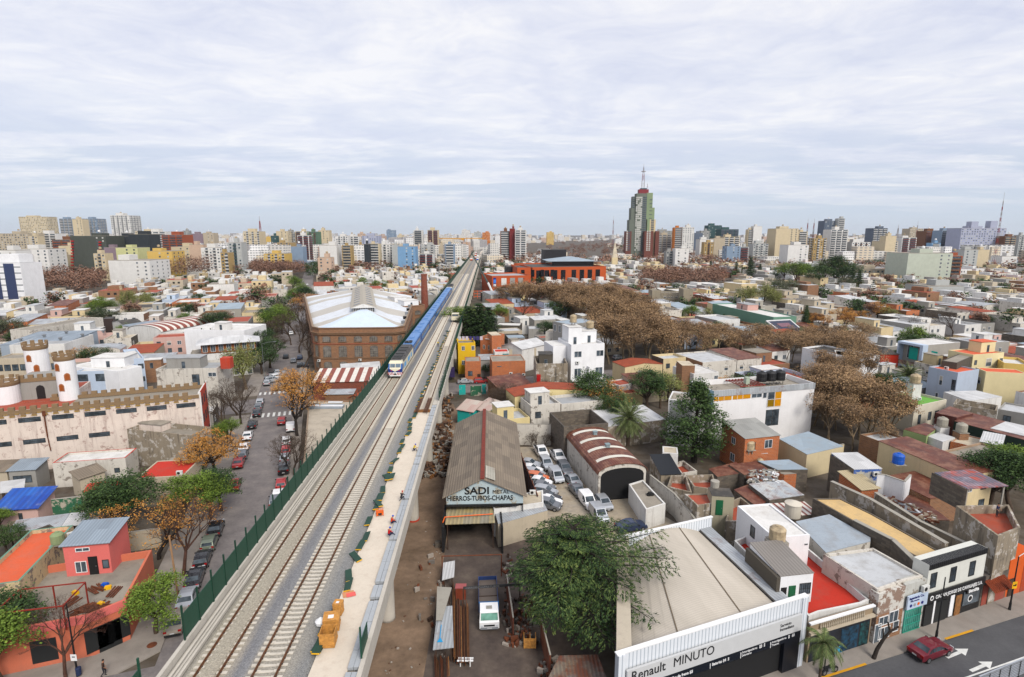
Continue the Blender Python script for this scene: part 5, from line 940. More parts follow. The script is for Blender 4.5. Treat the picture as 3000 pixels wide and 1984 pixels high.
# AVENUE FRONT:VAULTED GARAGE
m,nt,bs=newmat('ribbed_cladding');v=vc_(nt);s_=_n(nt,'ShaderNodeSeparateXYZ');LK(nt,v,s_.inputs[0]);mm=_n(nt,'ShaderNodeMath',operation='PINGPONG');LK(nt,s_.outputs[0],mm.inputs[0]);mm.inputs[1].default_value=.18
LK(nt,mx_(nt,rp_(nt,mm.outputs[0],[(.0,1.),(.03,1.),(.06,.0)]),(.64,.67,.71),(.36,.40,.45)),bs.inputs['Base Color']);bs.inputs['Roughness'].default_value=.5;CLD=m
ra=G('I',1970,1330,7.3);rb=G('J',1790,790,7.3);rth=atan2(rb[1]-ra[1],rb[0]-ra[0]);RLn=hypot(rb[0]-ra[0],rb[1]-ra[1])
gr=EM('car_service_garage',(ra[0],ra[1],0),rth,'car service garage with large pale vaulted roof, ribbed white parapet and long lettered sign','garage')
rc=lambda x,y:((x-ra[0])*cos(rth)+(y-ra[1])*sin(rth),-(x-ra[0])*sin(rth)+(y-ra[1])*cos(rth))
sk=[rc(*G('J',1010,95,7.3)),rc(*G('H',1850,1130,6.6))]
RD_=(sk[0][1]+sk[1][1])/2
xl=sk[1][0];xr=sk[0][0];fp=[(0,.5),(RLn,.5),(xr,RD_),(xl,RD_)]
occ([(ra[0]+x*cos(rth)-y*sin(rth),ra[1]+x*sin(rth)+y*cos(rth))for x,y in[(0,-.5),(RLn,-.5),(xr,RD_),(xl,RD_)]])
b=MB();b.prism([(-.2,.45),(.25,.45),(xl+.25,RD_),(xl-.2,RD_)],0,6.9);b.bd('side_wall',SC('blackened_side_wall',(.30,.285,.26),.8,(.05,.05,.05)),gr);b=MB();b.prism([(RLn-1.6,.45),(RLn-.01,.45),(xr-.01,RD_),(xr-1.6,RD_)],0,5.7)
b.bd('side_wall',MT['blackened_side_wall'],gr)
b=MB();b.prism([(-.25,.46),(1.2,.46),(xl+1.2,RD_),(xl-.25,RD_)],6.903,6.98);b.bd('wall_coping',SC(0,(.55,.5,.42),.4),gr)
b=MB();n=14
m,nt,bs=newmat('ribbed_vault');v=vc_(nt);s_=_n(nt,'ShaderNodeSeparateXYZ');LK(nt,v,s_.inputs[0])
mm=_n(nt,'ShaderNodeMath',operation='PINGPONG');LK(nt,s_.outputs[1],mm.inputs[0]);mm.inputs[1].default_value=.13
cc=mx_(nt,rp_(nt,nz_(nt,_map(nt,v,(.9,.25,1)),.45,6,.6),[(.3,.0),(.7,1.)]),(.42,.375,.31),(.53,.475,.40))
mk=_n(nt,'ShaderNodeMath',operation='SUBTRACT');mk.use_clamp=False;LK(nt,nz_(nt,_map(nt,v,(1.2,.35,1)),.5,7,.7),mk.inputs[0]);mk2=_n(nt,'ShaderNodeMapRange');LK(nt,s_.outputs[0],mk2.inputs[0]);mk2.inputs[1].default_value=-3;mk2.inputs[2].default_value=9;mk2.inputs[3].default_value=.12;mk2.inputs[4].default_value=.5;LK(nt,mk2.outputs[0],mk.inputs[1])
cc=mx_(nt,rp_(nt,mk.outputs[0],[(.18,.0),(.5,.6)]),cc,(.15,.13,.12));cc=mx_(nt,rp_(nt,mm.outputs[0],[(.0,.3),(.05,.0)]),cc,(.2,.18,.15))
LK(nt,cc,bs.inputs['Base Color']);bs.inputs['Roughness'].default_value=.7;_bump(nt,mm.outputs[0],bs,.4,.05)
vs=[]
for y,xa,xb in((.5,1.25,RLn-1.7),(RD_,xl+1.25,xr-1.7)):
 for i in range(n+1):
  t=i/n;x=xa+(xb-xa)*t;vs.append((x,y,5.3+1.5*sin(pi*(.04+.92*t))))
b.add(vs,[(i,i+1,n+1+i+1,n+1+i)for i in range(n)]);b.bd('vault_roof',m,gr)
b=MB()
for t in(.28,.70):
 i=t;za=5.32+1.5*sin(pi*(.04+.92*t));xa=1.25+(RLn-2.95)*t;xb=xl+1.25+(xr-xl-2.95)*t;b.add([(xa-.06,.5,za+.03),(xa+.06,.5,za+.03),(xb+.06,RD_,za+.03),(xb-.06,RD_,za+.03)],[(0,1,2,3)])
b.bd('roof_seam',PL(0,(.2,.16,.11)),gr)
b=MB();b.add([(RLn-1.75,.5,5.55),(RLn-1.62,.5,5.55),(xr-1.62,RD_,5.55),(xr-1.75,RD_,5.55)],[(0,1,2,3)]);b.bd('gutter',BLK,gr)
b=MB();b.prism([(RLn-1.6,.46),(RLn-.01,.46),(xr-.01,RD_),(xr-1.6,RD_)],5.703,5.76);b.bd('gutter_strip',ZN,gr)
b=MB();b.box(-.35,.1,3.6,RLn+.15,.45,7.3,0);b.box(-.4,.05,7.303,RLn+.2,.5,7.4,1);b.box(-.35,-.05,0,.3,.097,7.3,0);b.box(RLn-.5,-.02,0,RLn+.15,.097,7.3,0);b.bd('parapet_cladding',[CLD,WP],gr)
b=MB();b.box(xl-.2,RD_-.1,5.3,xr+.1,RD_+.15,6.9);b.box(xl-.25,RD_-.15,6.903,xr+.2,RD_+.2,7.,1);b.bd('rear_parapet',[CLD,WP],gr)
SGN=PL(0,(.58,.585,.59),.4,0,.03);b=MB();b.box(.35,-.28,4.35,RLn-.75,-.06,5.95);sg=b.bd('sign_board',SGN,gr)
b=MB();b.box(.9,-.26,3.55,RLn-.75,-.08,4.345);sg2=b.bd('price_strip',PL('sign_navy',(.012,.017,.028),.35,0,.05),gr)
INK=PL(0,(.03,.03,.035));W2=PL(0,(.8,.8,.8))
TX('Renault',1.2,INK,sg,(.7,-.29,4.98),UPR,bold=.008,sx=.9);TX('MINUTO',1.2,INK,sg,(4.75,-.29,4.98),UPR,sx=.9)
TX('Servicio',.42,INK,sg,(RLn-3.4,-.29,5.35),UPR);TX('Inmediato',.42,INK,sg,(RLn-3.4,-.29,4.95),UPR)
for x,t1_,t2_ in((1.3,'ro $27',''),(3.9,'|','Pastillas de freno $5'),(8.6,'|','Baterias $4  5'),):
 TX(t1_,.5,W2,sg2,(x,-.27,3.72),UPR,bold=.01)
 if t2_:TX(t2_,.36,W2,sg2,(x+.25,-.27,3.8),UPR,bold=.008,sx=.92)
for x,a_,b_,c_2 in((11.9,'Amortiguadores','Delanteros','$3  5'),(15.3,'Amortiguadores','Traseros','$   60')):
 TX('|',.6,W2,sg2,(x,-.27,3.72),UPR,bold=.01);TX(a_,.29,W2,sg2,(x+.2,-.27,3.98),UPR,sx=.9);TX(b_,.27,W2,sg2,(x+.2,-.27,3.68),UPR,sx=.9);TX(c_2,.4,W2,sg2,(x+2.15,-.27,3.95),UPR,bold=.012,sx=.8)
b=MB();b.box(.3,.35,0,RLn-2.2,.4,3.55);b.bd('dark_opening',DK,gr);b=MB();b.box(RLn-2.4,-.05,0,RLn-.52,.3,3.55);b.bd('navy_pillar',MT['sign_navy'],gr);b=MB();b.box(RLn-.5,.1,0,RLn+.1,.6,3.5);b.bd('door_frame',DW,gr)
zn_=CNP('rusty_lean_roof','patched rusty and grey sheets over the lane beside the vaulted garage','I',((1230,1640),(1850,1600),(1740,1320),(1385,1330)),2.6,sheet(0,(.22,.2,.19),(.3,.26,.2),rust=.7,plen=1.6,pv=.5),posts=False)
WL('rusty_sheet_fence','tall rust brown sheet fence between the truck yard and the lane',[G('I',1215,1190,0),G('I',1300,1560,0),],2.6,ZR,t=.1,cat='fence')
WL('rusty_sheet_fence','dark rusty sheet fence with posts behind the truck',[G('I',900,760,0),G('I',960,1180,0)],2.4,ZR,t=.1,cat='fence')
def front(name,lbl,x0,x1,z,m,dep=1.,origin=(36.,49.75),th=R(20.5),cat='shop'):
 C,S=cos(th),sin(th);p=(origin[0]+C*x0,origin[1]+S*x0);r=EM(name,(p[0],p[1],0),th,lbl,cat);b=MB();b.box(0,0,0,x1-x0,dep,z);b.bd('front_wall',m,r);occ([(p[0],p[1]),(p[0]+C*(x1-x0),p[1]+S*(x1-x0)),(p[0]+C*(x1-x0)-S*dep,p[1]+S*(x1-x0)+C*dep),(p[0]-S*dep,p[1]+C*dep)]);return r
# RED TERRACE HOUSE
tz=4.2
rt_=pbld('red_terrace_house','house with broad red painted roof terrace and white parapet, right of the vaulted garage','J',((1800,965),(1900,925),(2290,845),(2360,812),(1790,330),(1560,80),(1110,265)),tz+.2,WHT,RR,par=.8,cat='house')
ff=front('graffiti_shop_front','low beige shop front painted with dark blue graffiti under a balustrade of the red terrace',0,8.,4.3,SC(0,(.36,.29,.21),.6),.3,origin=(27.75,47.),th=R(19.5))
b=MB();b.box(.2,-.04,0,7.8,-.003,3.);b.bd('dark_shutters',PL(0,(.03,.035,.05),.8,0,.5,1.2),ff)
for x,w,z0_,z1_,c in((5.2,2.2,.2,2.7,(.02,.10,.17)),(7.1,1.1,.2,2.7,(.03,.13,.14)),(4.,1.2,.1,.9,(.08,.42,.62))):
 b=MB();b.box(x-w/2,-.07,z0_,x+w/2,-.041,z1_);b.bd('painted_panel',PL('mural_%d'%int(x*10),c,.8,0,.6,2.5),ff)
b=MB();b.box(-.1,-.3,3.2,8.1,-.003,3.45,0);b.box(-.1,-.2,4.25,8.1,.1,4.4,1)
b.bd('balustrade_rail',[BGE,CW],ff)
for k in range(22):b=MB();b.lathe([(.05,0),(.09,.25),(.04,.5),(.07,.75)],6,(1.2+k*.26,-.15,3.47));b.bd('baluster',BGE,ff)
hut=bld('terrace_room','white rooftop room with corrugated grey roof, two doors and a barred window on the red terrace','J',(1537,592),(1845,560),7.4,5.2,CW,sheet(0,(.30,.28,.26),rust=.1,period=.35,pv=.1),kind='shed',rise=.5,noc=True,z0=tz,win=(('f',3.1,1.55,1.3,1.2,'g'),),doors=(('f',.55,.6,1.9,BLK),('f',1.55,.75,2.,GRNP)),oh=.05)
b=MB();b.box(-.4,-.1,-.3,-.003,5.3,3.1);b.bd('side_parapet',DGY,hut);b=MB();b.box(2.6,5.25,0,4.6,6.6,3.2);b.bd('tank_plinth',CONC,hut);tank(hut,3.6,5.9,3.1,.85,1.6,None,.2)
wb=bld('white_block_house','white block with white membrane roof and blackened left side, behind the terrace room','J',(1480,240),(1812,212),7.3,7.5,CW,RW,par=.15,noc=True,win=(('f',2,6.2,.5,.15,'n'),('f',5.2,6.2,.5,.15,'n'),('l',4,5.8,.9,1.4,'d')))
pbld('zinc_roof_building','broad silvery flat sheet roof with dry leaves, behind the red terrace','J',((1960,380),(2371,275),(2371,240),(1990,25),(1680,92)),5.,DW,FT(0,(.40,.44,.48),.2,(.22,.2,.18)),par=.04,noc=True)
ps=pbld('peeling_shop','shop with grey flat roof and peeling white parapet over a white barred window','M',((555,735),(830,640),(985,605),(510,340),(40,400)),5.8,DW,RL,par=.25,noc=True,cat='shop')
f1=front('shop_front','peeling white and brick shop front with stepped white lattice window',-.3,3.4,5.5,SC(0,(.66,.64,.60),.3,peel=.5,pc=(.3,.2,.15)))
b=MB();b.box(0,-.03,0,3.7,-.003,3.1);b.bd('brick_plinth',BRD,f1)
for x,z,w,h in((1.,2.4,1.3,1.),(2.4,2.5,1.3,1.3),(1.3,1.,1.6,1.3),(2.9,1.3,.8,1.2)):MK('lattice_window',WM(w,h,'w'),f1,(x,-.04,z))
MK('door',WM(.9,2.2,'w'),f1,(.35,-.04,1.1))
f2=front('shop_front','green grilled shop under a pale blue sign board with lettering and badges',3.4,6.5,5.6,SC(0,(.55,.55,.52),.35,peel=.2,pc=(.3,.25,.2)))
b=MB();b.box(.1,-.35,3.,3.,-.2,4.5);sg=b.bd('sign_board',PL(0,(.55,.62,.72),.4,0,.03),f2);NAV=PL(0,(.02,.03,.2));TX('Ingenieria Co.',.38,NAV,sg,(.25,-.37,4.1),UPR);TX('Taller mecanico',.2,NAV,sg,(.45,-.37,3.82),UPR)
for k,mt_ in enumerate((NAV,PL(0,(.4,.4,.42)),ORP,NAV)):m_=MB();m_.tube((.6+k*.55,-.36,3.4),(.6+k*.55,-.38,3.4),.17,n=14);m_.bd('badge',mt_,sg)
b=MB();b.box(.3,-.06,.1,2.8,-.004,2.9);b.bd('shop_glass',GLS(0,(.03,.12,.1)),f2);b=MB()
for k in range(9):b.box(.35+k*.29,-.1,.1,.39+k*.29,-.07,2.9)
for k in range(4):b.box(.3,-.12,.2+k*.8,2.8,-.1,.26+k*.8)
b.bd('green_grille',PL(0,(.05,.4,.3)),f2);ACU(f2,2.5,-.3,4.55)
JW=SC(0,(.70,.70,.66),.15)
f3=front('carriage_works','two-storey white front with black roof fringe and black sign lettered in white',6.55,15.6,7.1,JW,1.6,cat='building')
b=MB()
for k in range(30):b.box(.02+k*.3,-.1,6.55,.27+k*.3,.9,7.12)
b.bd('black_fringe',BLK,f3);b=MB();b.box(-.2,-.32,3.,9.,-.15,3.95);sg=b.bd('sign_board',MT['black_paint'],f3)
TX('CIA.SAN JORGE DE CARRUAJES S.A.',.52,W2,sg,(1.1,-.34,3.26),UPR,bold=.006,sx=.90)
m_=MB();m_.tube((.55,-.33,3.47),(.55,-.36,3.47),.27,n=12);m_.tube((.55,-.361,3.47),(.55,-.37,3.47),.15,n=12,mi=1);m_.bd('emblem',[W2,BLK],sg)
for x in(.9,3.9,6.9):MK('tall_window',WM(.9,1.7,'g'),f3,(x,-.012,5.2))
b=MB();b.box(0,-.06,0,9,-.003,2.99);b.bd('black_ground_floor',BLK,f3)
for x,w,mt_ in((.75,1.2,'dark_roller_shutter'),(2.6,1.9,'dark_roller_shutter'),(5.35,.9,None)):
 b=MB();b.box(x-w/2,-.12,0,x+w/2,-.065,2.5);b.bd('door',MT[mt_]if mt_ else WOOD,f3)
b=MB();b.box(4.,-.12,.3,4.6,-.065,2.8);b.box(1.4,-.12,0,1.65,-.065,2.9);b.bd('white_pilaster',CW,f3)
b=MB();b.box(6.1,-.12,1.,8.7,-.065,2.6);b.bd('shop_window',GL,f3);b=MB();b.box(6.3,-.25,2.45,8.8,-.13,3.);sb=b.bd('name_board',BLK,f3);t_=TX('Bendita',.55,W2,sb,(6.5,-.27,2.58),UPR,bold=.02);m_=MB();m_.tube((7.2,-.13,1.7),(7.2,-.14,1.7),.4,n=16);m_.tube((7.2,-.141,1.7),(7.2,-.15,1.7),.28,n=16,mi=1);m_.bd('round_logo',[W2,BLK],sb)
bar2=pbld('tan_roof_strip','long tan painted flat roof strip with puddle stains running back from the black and white front','M',((1010,475),(1150,375),(500,15),(200,-130),(-60,-130)),5.6,BRG,FT(0,(.62,.47,.27),.25,(.28,.22,.15)),par=.1,noc=True,cat='workshop')
WL('dark_brick_wall','tall dark brick wall between the grey shop roof and the tan roof strip',[G('M',1000,590,5.5),G('M',700,300,5.5),G('M',330,110,5.5)],5.95,BRG,.4)
WL('stained_parapet_wall','long stained parapet wall along the far side of the tan roof strip',[G('M',1200,370,5.5),G('M',700,70,5.5),G('M',480,-60,5.5),G('L',130,1130,5.)],6.4,STG,.4)
WL('stained_parapet_wall','second stained parapet wall beyond the rubble yard',[G('M',1420,310,5.6),G('M',960,120,5.2),G('L',640,1230,4.6)],5.6,STG,.35)
f4=front('ruined_shop_front','derelict shop with broken brick awning, tree growing on its parapet and timber in the doorway',15.65,20.1,3.6,BRG,1.2)
b=MB();b.add([(.2,-1.2,2.4),(3.6,-1.2,2.4),(3.6,-.05,3.2),(.2,-.05,3.2)],[(0,1,2,3),(3,2,1,0)]);b.bd('tile_awning',TL,f4);b=MB();b.box(.3,-.05,0,4.2,-.01,2.6);b.bd('dark_opening',SC(0,(.35,.1,.07)),f4)
f5=front('orange_shop_front','bright orange plastered shop front with arched niche',20.1,25.2,4.6,SC(0,(.62,.16,.03),.15),4.5)
b=MB();pts=[(2.6,.1),(4.2,.1),(4.2,3.4),(3.9,3.9),(3.4,4.1),(2.9,3.9),(2.6,3.4)];b.add([(x,-.02,z)for x,z in pts],[tuple(range(7))]);b.bd('arched_niche',SC(0,(.4,.09,.03)),f5);DR(f5,'f',.8,0,.9,2.3,5,5)
pk=pbld('pink_corner_house','two-storey corner house with stained side wall, pink front and patchwork red and grey sheet roof','M',((1700,230),(1912,150),(1800,-70),(1300,-60)),8.3,STG,RT,par=1.)
pw=[G('L',1300,1062,8.6),G('L',1680,1260,8.6),G('L',2150,1222,8.6),G('L',1735,1020,8.6)]
PWK=sheet(0,(.45,.10,.05),(.34,.40,.46),rust=.75,period=.5,rc=(.08,.10,.14),plen=1.3)
ox,oy=pw[0];b=MB();b.prism([(x-ox,y-oy)for x,y in ccw(pw)],10.2,10.28)
t_=EM('patchwork_roof',(ox,oy,0),0,'sheet roof of orange, red, blue and grey panels over the corner house roof terrace','roof');b.bd('roof_sheets',PWK,t_)
for x,y in offs(ccw(pw),.3):m_=MB();m_.box(x-ox-.08,y-oy-.08,7.35,x-ox+.08,y-oy+.08,10.19);m_.bd('post',CONC,t_)
q_=ccw(pw);m_=MB();m_.prism([(q_[0][0]-ox,q_[0][1]-oy),(q_[1][0]-ox,q_[1][1]-oy),(q_[1][0]-ox-.15,q_[1][1]-oy+.2),(q_[0][0]-ox-.15,q_[0][1]-oy+.2)],7.35,10.19) ;m_.bd('side_wall',BRG,t_)
rub=random.Random(2);rx=MB()
for i in range(170):
 x,y=G('L',rub.uniform(720,1430),0,3.5)if False else G('L',*(lambda u,v:(720+u*560+v*60,1215+u*190+v*(100+u*30)))(rub.random(),rub.random()),3.6);l=rub.uniform(.4,2.2);m_=rub.choice([0,0,1,2,2,3]);rx.box(x-l/2,y-.08-l*.06,3.5+rub.random()*.5,x+l/2,y+.1,3.62+rub.random()*.55,m_,rz=rub.uniform(0,3.1))
o=rx.bd('scrap_heap',[RUS,WP,PL(0,(.4,.33,.26)),STL]);tag(o,'heap of rusty sheets, slats and boards on the roof beyond the tan roof strip','scrap',kind='stuff')
pbld('scrap_roof','low roof slab carrying the scrap heap','L',((720,1240),(1080,1470),(1500,1470),(1260,1290),(1240,1170),(870,1190)),3.5,BRG,ZR,cat='roof',par=.02,noc=True)
bl_=bld('blue_front_house','house with white sheet roof, blue painted front, dark block side wall and air conditioner','L',(400,880),(720,872),6.,5.5,SC(0,(.08,.17,.42),.2,peel=.5,pc=(.5,.48,.42)),ZW,kind='shed',rise=.3,oh=.05,acs=((3.2,-.3,5.),));tank(bl_,7.6,1.2,6.,.8,1.6,MT['blue_plastic'],.2)
b=MB();b.box(-.06,-.02,0,-.003,5.6,6.);b.bd('block_side_wall',BRG,bl_)
bld('tan_lean_to','lean-to with tan corrugated roof, teal side and brick front, below the blue front house','L',(490,1110),(680,1090),4.6,4.2,BRO,sheet(0,(.55,.48,.34),rust=.05,period=.4),kind='shed',rise=.8,cat='shed')
WL('white_yard_wall','bright white yard wall with a ladder leaning on it, right of the tan lean-to',[G('L',650,1090,4.4),G('L',740,1100,4.4),G('L',960,1180,4.4),G('L',1030,1100,4.4)],6.4,CW)
# RIGHT REAR BLOCK
LAV=SC(0,(.17,.17,.22),.15)
vr=bld('violet_row_house','long violet grey row house with black doors in white surrounds','L',(800,620),(1235,705),4.6,5.,LAV,RC,par=.4,cornice=True,base=None)
gv=G('L',800,620,4.6);gv2=G('L',1235,705,4.6);Lv=hypot(gv2[0]-gv[0],gv2[1]-gv[1])
for t in(.42,.93):
 MK('door_surround',MB().box(-1.,-.06,0,1.,-.02,3.5).mesh('door_surround',WP),vr,(Lv*t,0,.02));MK('door',MB().box(-.78,-.1,0,.78,-.061,3.2).mesh('door',BLK),vr,(Lv*t,0,.03))
bld('brown_row_house','brown brick low house with white framed coping behind the brown plane trees','L',(470,480),(800,600),4.4,6,BRD,RL,par=.4)
bld('pink_row_house','low dull pink row house front continuing the violet row house','L',(1235,712),(1725,900),4.3,4,PLP,RC,par=.3,cornice=True,acs=((1.5,-.3,2.2),))
bld('rough_end_wall','rough beige block wall and grey shed roof at the end of the pink row house','L',(1745,775),(2180,670),6.,4,SC(0,(.42,.32,.24),.5),RC,par=.3)
pbld('rust_brown_roof_house','house with rust brown roof and green patio front','L',((970,425),(1235,500),(1370,400),(1215,352)),5.6,SC(0,(.35,.42,.22),.2),ZR,par=.02)
o=pbld('light_roof_house','house with light grey roof and a tank tower beside the rust brown roof','L',((1240,505),(1420,570),(1560,520),(1365,460)),5.2,WHT,ZW,par=.02)
for fr_,px_,py_,zz_ in(('L',1400,450,5.2),('L',1620,520,5.)):
 x,y=G(fr_,px_,py_,zz_);b=MB();b.box(-.8,-.8,0,.8,.8,zz_+1.);t_=EM('tank_tower',(x,y,0),0,('white' if px_<1500 else 'brick')+' tank tower with a grey cylindrical water tank','water tank');b.bd('tower',WHT if px_<1500 else BRD,t_);tank(t_,0,0,zz_+1.,.85,1.6,PL(0,(.4,.38,.33)),.1)
bld('brick_cream_house','low brick and cream house with pale roof and two dark windows','L',(1510,560),(1850,640),5.,6,BRO,RB,par=.15,win=(('f',2,3.4,.8,1.2,'d'),('f',4.2,3.4,1.4,1.3,'w'),('f',6.5,3.4,1.4,.8,'w')))
bld('ribbed_roof_house','grey house with dark edged white ribbed roof and one wide window','L',(1860,560),(2090,605),6.,5,GREY,ZW,kind='shed',rise=.4,win=(('f',3.2,4.6,2.6,1.1,'d'),),oh=.2)
rr_=pbld('long_rust_roof_house','long dark green fronted house with rust red sheet roof and a white sheet end','L',((1550,330),(2420,565),(2420,400),(2120,330),(1770,240)),5.4,PL(0,(.025,.055,.04),.8),ZR,par=.02)
pbld('rust_terrace_house','maroon house with rust terrace, left end of the long rust roof','L',((1335,235),(1580,290),(1770,240),(1500,160)),5.9,SC(0,(.14,.05,.04),.3),ZR,par=.02,noc=True)
b=MB();ws=[G('L',*p,5.5)for p in((1965,412),(2430,520),(2430,400),(2140,335))];ox,oy=ws[0];b.prism([(x-ox,y-oy)for x,y in ccw(ws)],5.46,5.56);tag(b.bd('white_roof_sheets',ZW,None,(ox,oy,0)),'white ribbed roof sheets covering the far end of the long rust roof','roof')
bld('walled_yard_house','grey stained walled yard house with turquoise corner','E',(1345,1110),(1840,1190),6.2,5,STG,RC,par=1.2)
bld('low_cement_house','cement house with pale roofs behind the long rust roof','E',(1860,1170),(2200,1230),6.,7,GREY,RL,par=.3,win=(('f',1.5,4.4,1.2,1.2,'d'),))
cg=bld('cream_green_house','cream house with bright green roof terrace, lower white roofed wing and a tank column','E',(900,1142),(1270,1060),5.6,8,SC('cream_b',(.68,.64,.55),.1),PL(0,(.20,.42,.10),.8),par=.5,win=(('f',2.2,2.6,1.,2.,'d'),('f',5.8,2.8,1.2,1.8,'d'),('f',8.3,2.8,1.4,1.6,'d')),acs=((6,3,5.2),(7.2,3,5.2)))
pbld('white_roof_wing','lower wing with white flat roof before the green roof terrace','E',((682,1050),(900,1142),(1045,1115),(900,1035)),4.8,MT['cream_b'],RW,par=.05,win=(),noc=True)
x,y=G('E',880,1060,5.);b=MB();b.box(-.9,-.9,0,.9,.9,8.6);t_=EM('tank_column',(x,y,0),0,'white square column with a beige water tank beside the green roof terrace','water tank');b.bd('column',WHT,t_);tank(t_,0,0,8.6,1.,1.9,None,.1)
gm=bld('grey_cube_house','modern grey house with white framed balcony, turquoise blinds and flat roof tank','E',(768,382),(1060,435),10.2,12.5,SC('warm_grey_render',(.42,.40,.37),.1),RW,par=.25,trim=CW,tanks=((6,5,1.1,1.9,WP,1.8),),win=(('f',3.5,7.4,2.4,3.6,'w'),('f',9.,6.6,2.2,4.4,'w'),('f',3,2,2.6,2.4,'w')))
ge=G('E',768,382,10.2);ge2=G('E',1060,435,10.2);Lg=hypot(ge2[0]-ge[0],ge2[1]-ge[1])
b=MB();b.box(0,-2,9.6,Lg,-.004,10.2);b.box(0,-2,3.3,Lg,-.004,3.9);b.box(0,-2,3.9,.4,-.004,9.597);b.box(Lg-.8,-2,3.9,Lg,-.004,9.597);b.bd('white_balcony_frame',PBLUE,gm);b=MB();b.box(.4,-1.95,3.903,Lg-.8,-1.9,5.1);b.bd('glass_balustrade',GLS(0,(.12,.09,.07)),gm)
b=MB();b.box(2.2,-.1,5.4,4.6,-.03,8.8);b.bd('turquoise_blind',PL('turquoise_blind',(.03,.5,.42),.6),gm);b=MB();b.box(8.2,-.1,4.6,9.8,-.03,8.8);b.bd('turquoise_blind',PL('turquoise_blind',(.03,.5,.42),.6),gm)
bld('grey_flat_house','grey flat roofed house with white roof edge and concrete tank stand, behind the grey cube','E',(1300,352),(1600,410),8.4,12,MT['warm_grey_render'],RL,par=.2,trim=CW,rooms=((7,3,12,6,2.4,WHT,RW),),tanks=((10,4.6,1.1,2.2,WP,2.4),),win=(('row','r',3,9,3,6,1.,1.2,'w'),))
bld('blue_cream_house','house with pale blue front, coral roof terrace and smooth cream side wall','E',(1065,685),(1400,752),9.2,8,SC(0,(.50,.55,.63),.2),RO,par=.3,win=(('f',4.5,6.6,1.1,2.2,'s'),('f',8.6,6.2,1.2,2.4,'d'),('f',3.8,2.6,1.,1.8,'w'),('f',8,2.4,1.2,2,'d')),acs=((8.6,-.3,4.2),(4,2,9.)))
CRS=SC(0,(.74,.66,.45),.04)
cb_=bld('cream_block_house','cream coloured block with blank side wall and coral roof','E',(1600,690),(1720,740),8.8,8,CRS,RO,par=.1,win=(('f',2.2,6.2,1.4,1.6,'s'),('f',2,2,1.2,1.2,'s')))
bld('cream_upper_house','cream upper house with pinkish shutter and coral roof terrace, behind the coral terraces','E',(1575,548),(1930,520),11.,6,CRS,RO,par=.2,win=(('f',1.2,9,.9,1.2,'d'),('f',6,8.8,2.,2.,'s'),('f',10.5,9,1.1,1.1,'d')),rooms=((7,2,13,5,2.6,CRS,RO),))
bld('dark_stained_block','dark stained concrete stair block left of the cream upper house','E',(1390,640),(1575,560),10.5,3,DGY,RC,par=.1,noc=True)
bld('ochre_apartments','yellow ochre apartment house with blue doors at the right edge','E',(1925,640),(2250,665),9.4,9,SC(0,(.68,.52,.22),.08),RW,par=.6,win=(('f',3,6,1.2,1.6,'d'),))
bld('white_corner_house','white house with dark windows and grey roof behind the brown plane trees','E',(245,592),(500,555),8.4,16,CW,RD,par=.4,trim=None,win=(('f',.8,6.6,1.6,1.7,'d'),('f',4.6,6.6,1.6,1.7,'d'),('f',8.2,6.8,1.6,1.7,'d')))
pbld('white_sheet_roof_hall','long low white hall with white ribbed roof below the blue and cream house','E',((1520,1080),(1905,1030),(1610,958),(1235,975)),5.6,WHT,ZW,par=.05)
bld('graffiti_wall_house','long grey building with a plain grey street wall behind the red hut','E',(440,430),(740,350),6,8,GREY,RG,par=.2)
bld('red_hut','dark pitched roof hut with a bright red wall left of the grey cube house','E',(510,540),(720,545),6.4,6,SC(0,(.5,.06,.02),.1),RD,kind='hip',rise=1.6)
bld('raised_wood_hut','weathered raised wooden hut with grey roof beside the queen palm','E',(190,470),(360,470),7,6,DWD,RG,par=0,cat='hut')
bld('round_end_building','long white building with dark roof behind the brown plane trees','E',(0,560),(240,580),8.3,9,WHT,RD,par=.3)
gb_=bld('green_wall_building','long building with blank sage green wall and pink rooftop rooms','D',(540,-40),(1240,115),8.6,10,MINT,RW,par=.4,cat='building',rooms=((14,3,22,8,2.4,SC(0,(.6,.42,.38),.05),RG),),win=(('f',13,3.6,1,.4,'d'),('f',19,3.4,.5,1.2,'d'),('f',20,3.4,.5,1.2,'d'),('f',23,3.3,.5,1.2,'d'),('f',24,3.3,.5,1.2,'d')),acs=((17,3,11.2),(19,3,11.2)))
gp=G('D',1280,255,6.);gp2=G('D',1535,240,6.);th=atan2(gp2[1]-gp[1],gp2[0]-gp[0]);w_=hypot(gp2[0]-gp[0],gp2[1]-gp[1])
pv=EM('slate_pavilion',(gp[0],gp[1],0),th,'modern slate blue house front with white edged sloping top and skylight','house');SLT=PL(0,(.06,.07,.11),.5)
b=MB();b.box(0,0,0,w_,9,6);b.add([(0,-.05,6),(w_,-.05,6),(w_*.86,3.5,8.6),(-w_*.2,3.5,8.6)],[(0,1,2,3)]);b.bd('wall',SLT,pv)
b=MB();b.tube((-w_*.2,3.5,8.65),(w_*.86,3.5,8.65),.25,n=4);b.tube((w_*.86,3.5,8.65),(w_,0,6.1),.25,n=4);b.tube((-w_*.2,3.5,8.65),(0,-.05,6.1),.25,n=4);b.bd('white_edge',WP,pv)
b=MB();b.add([(w_*.25,.7,6.65),(w_*.75,.7,6.65),(w_*.7,2.2,7.75),(w_*.15,2.2,7.75)],[(0,1,2,3)]);b.bd('skylight',PL(0,(.25,.15,.18),.2),pv)
for x in(.3,.62):MK('window',WM(w_*.26,3.6,'w'),pv,(w_*x,-.02,3.2))
occ([(gp[0]-2,gp[1]-2),(gp2[0]+2,gp2[1]-2),(gp2[0],gp2[1]+10),(gp[0],gp[1]+10)])
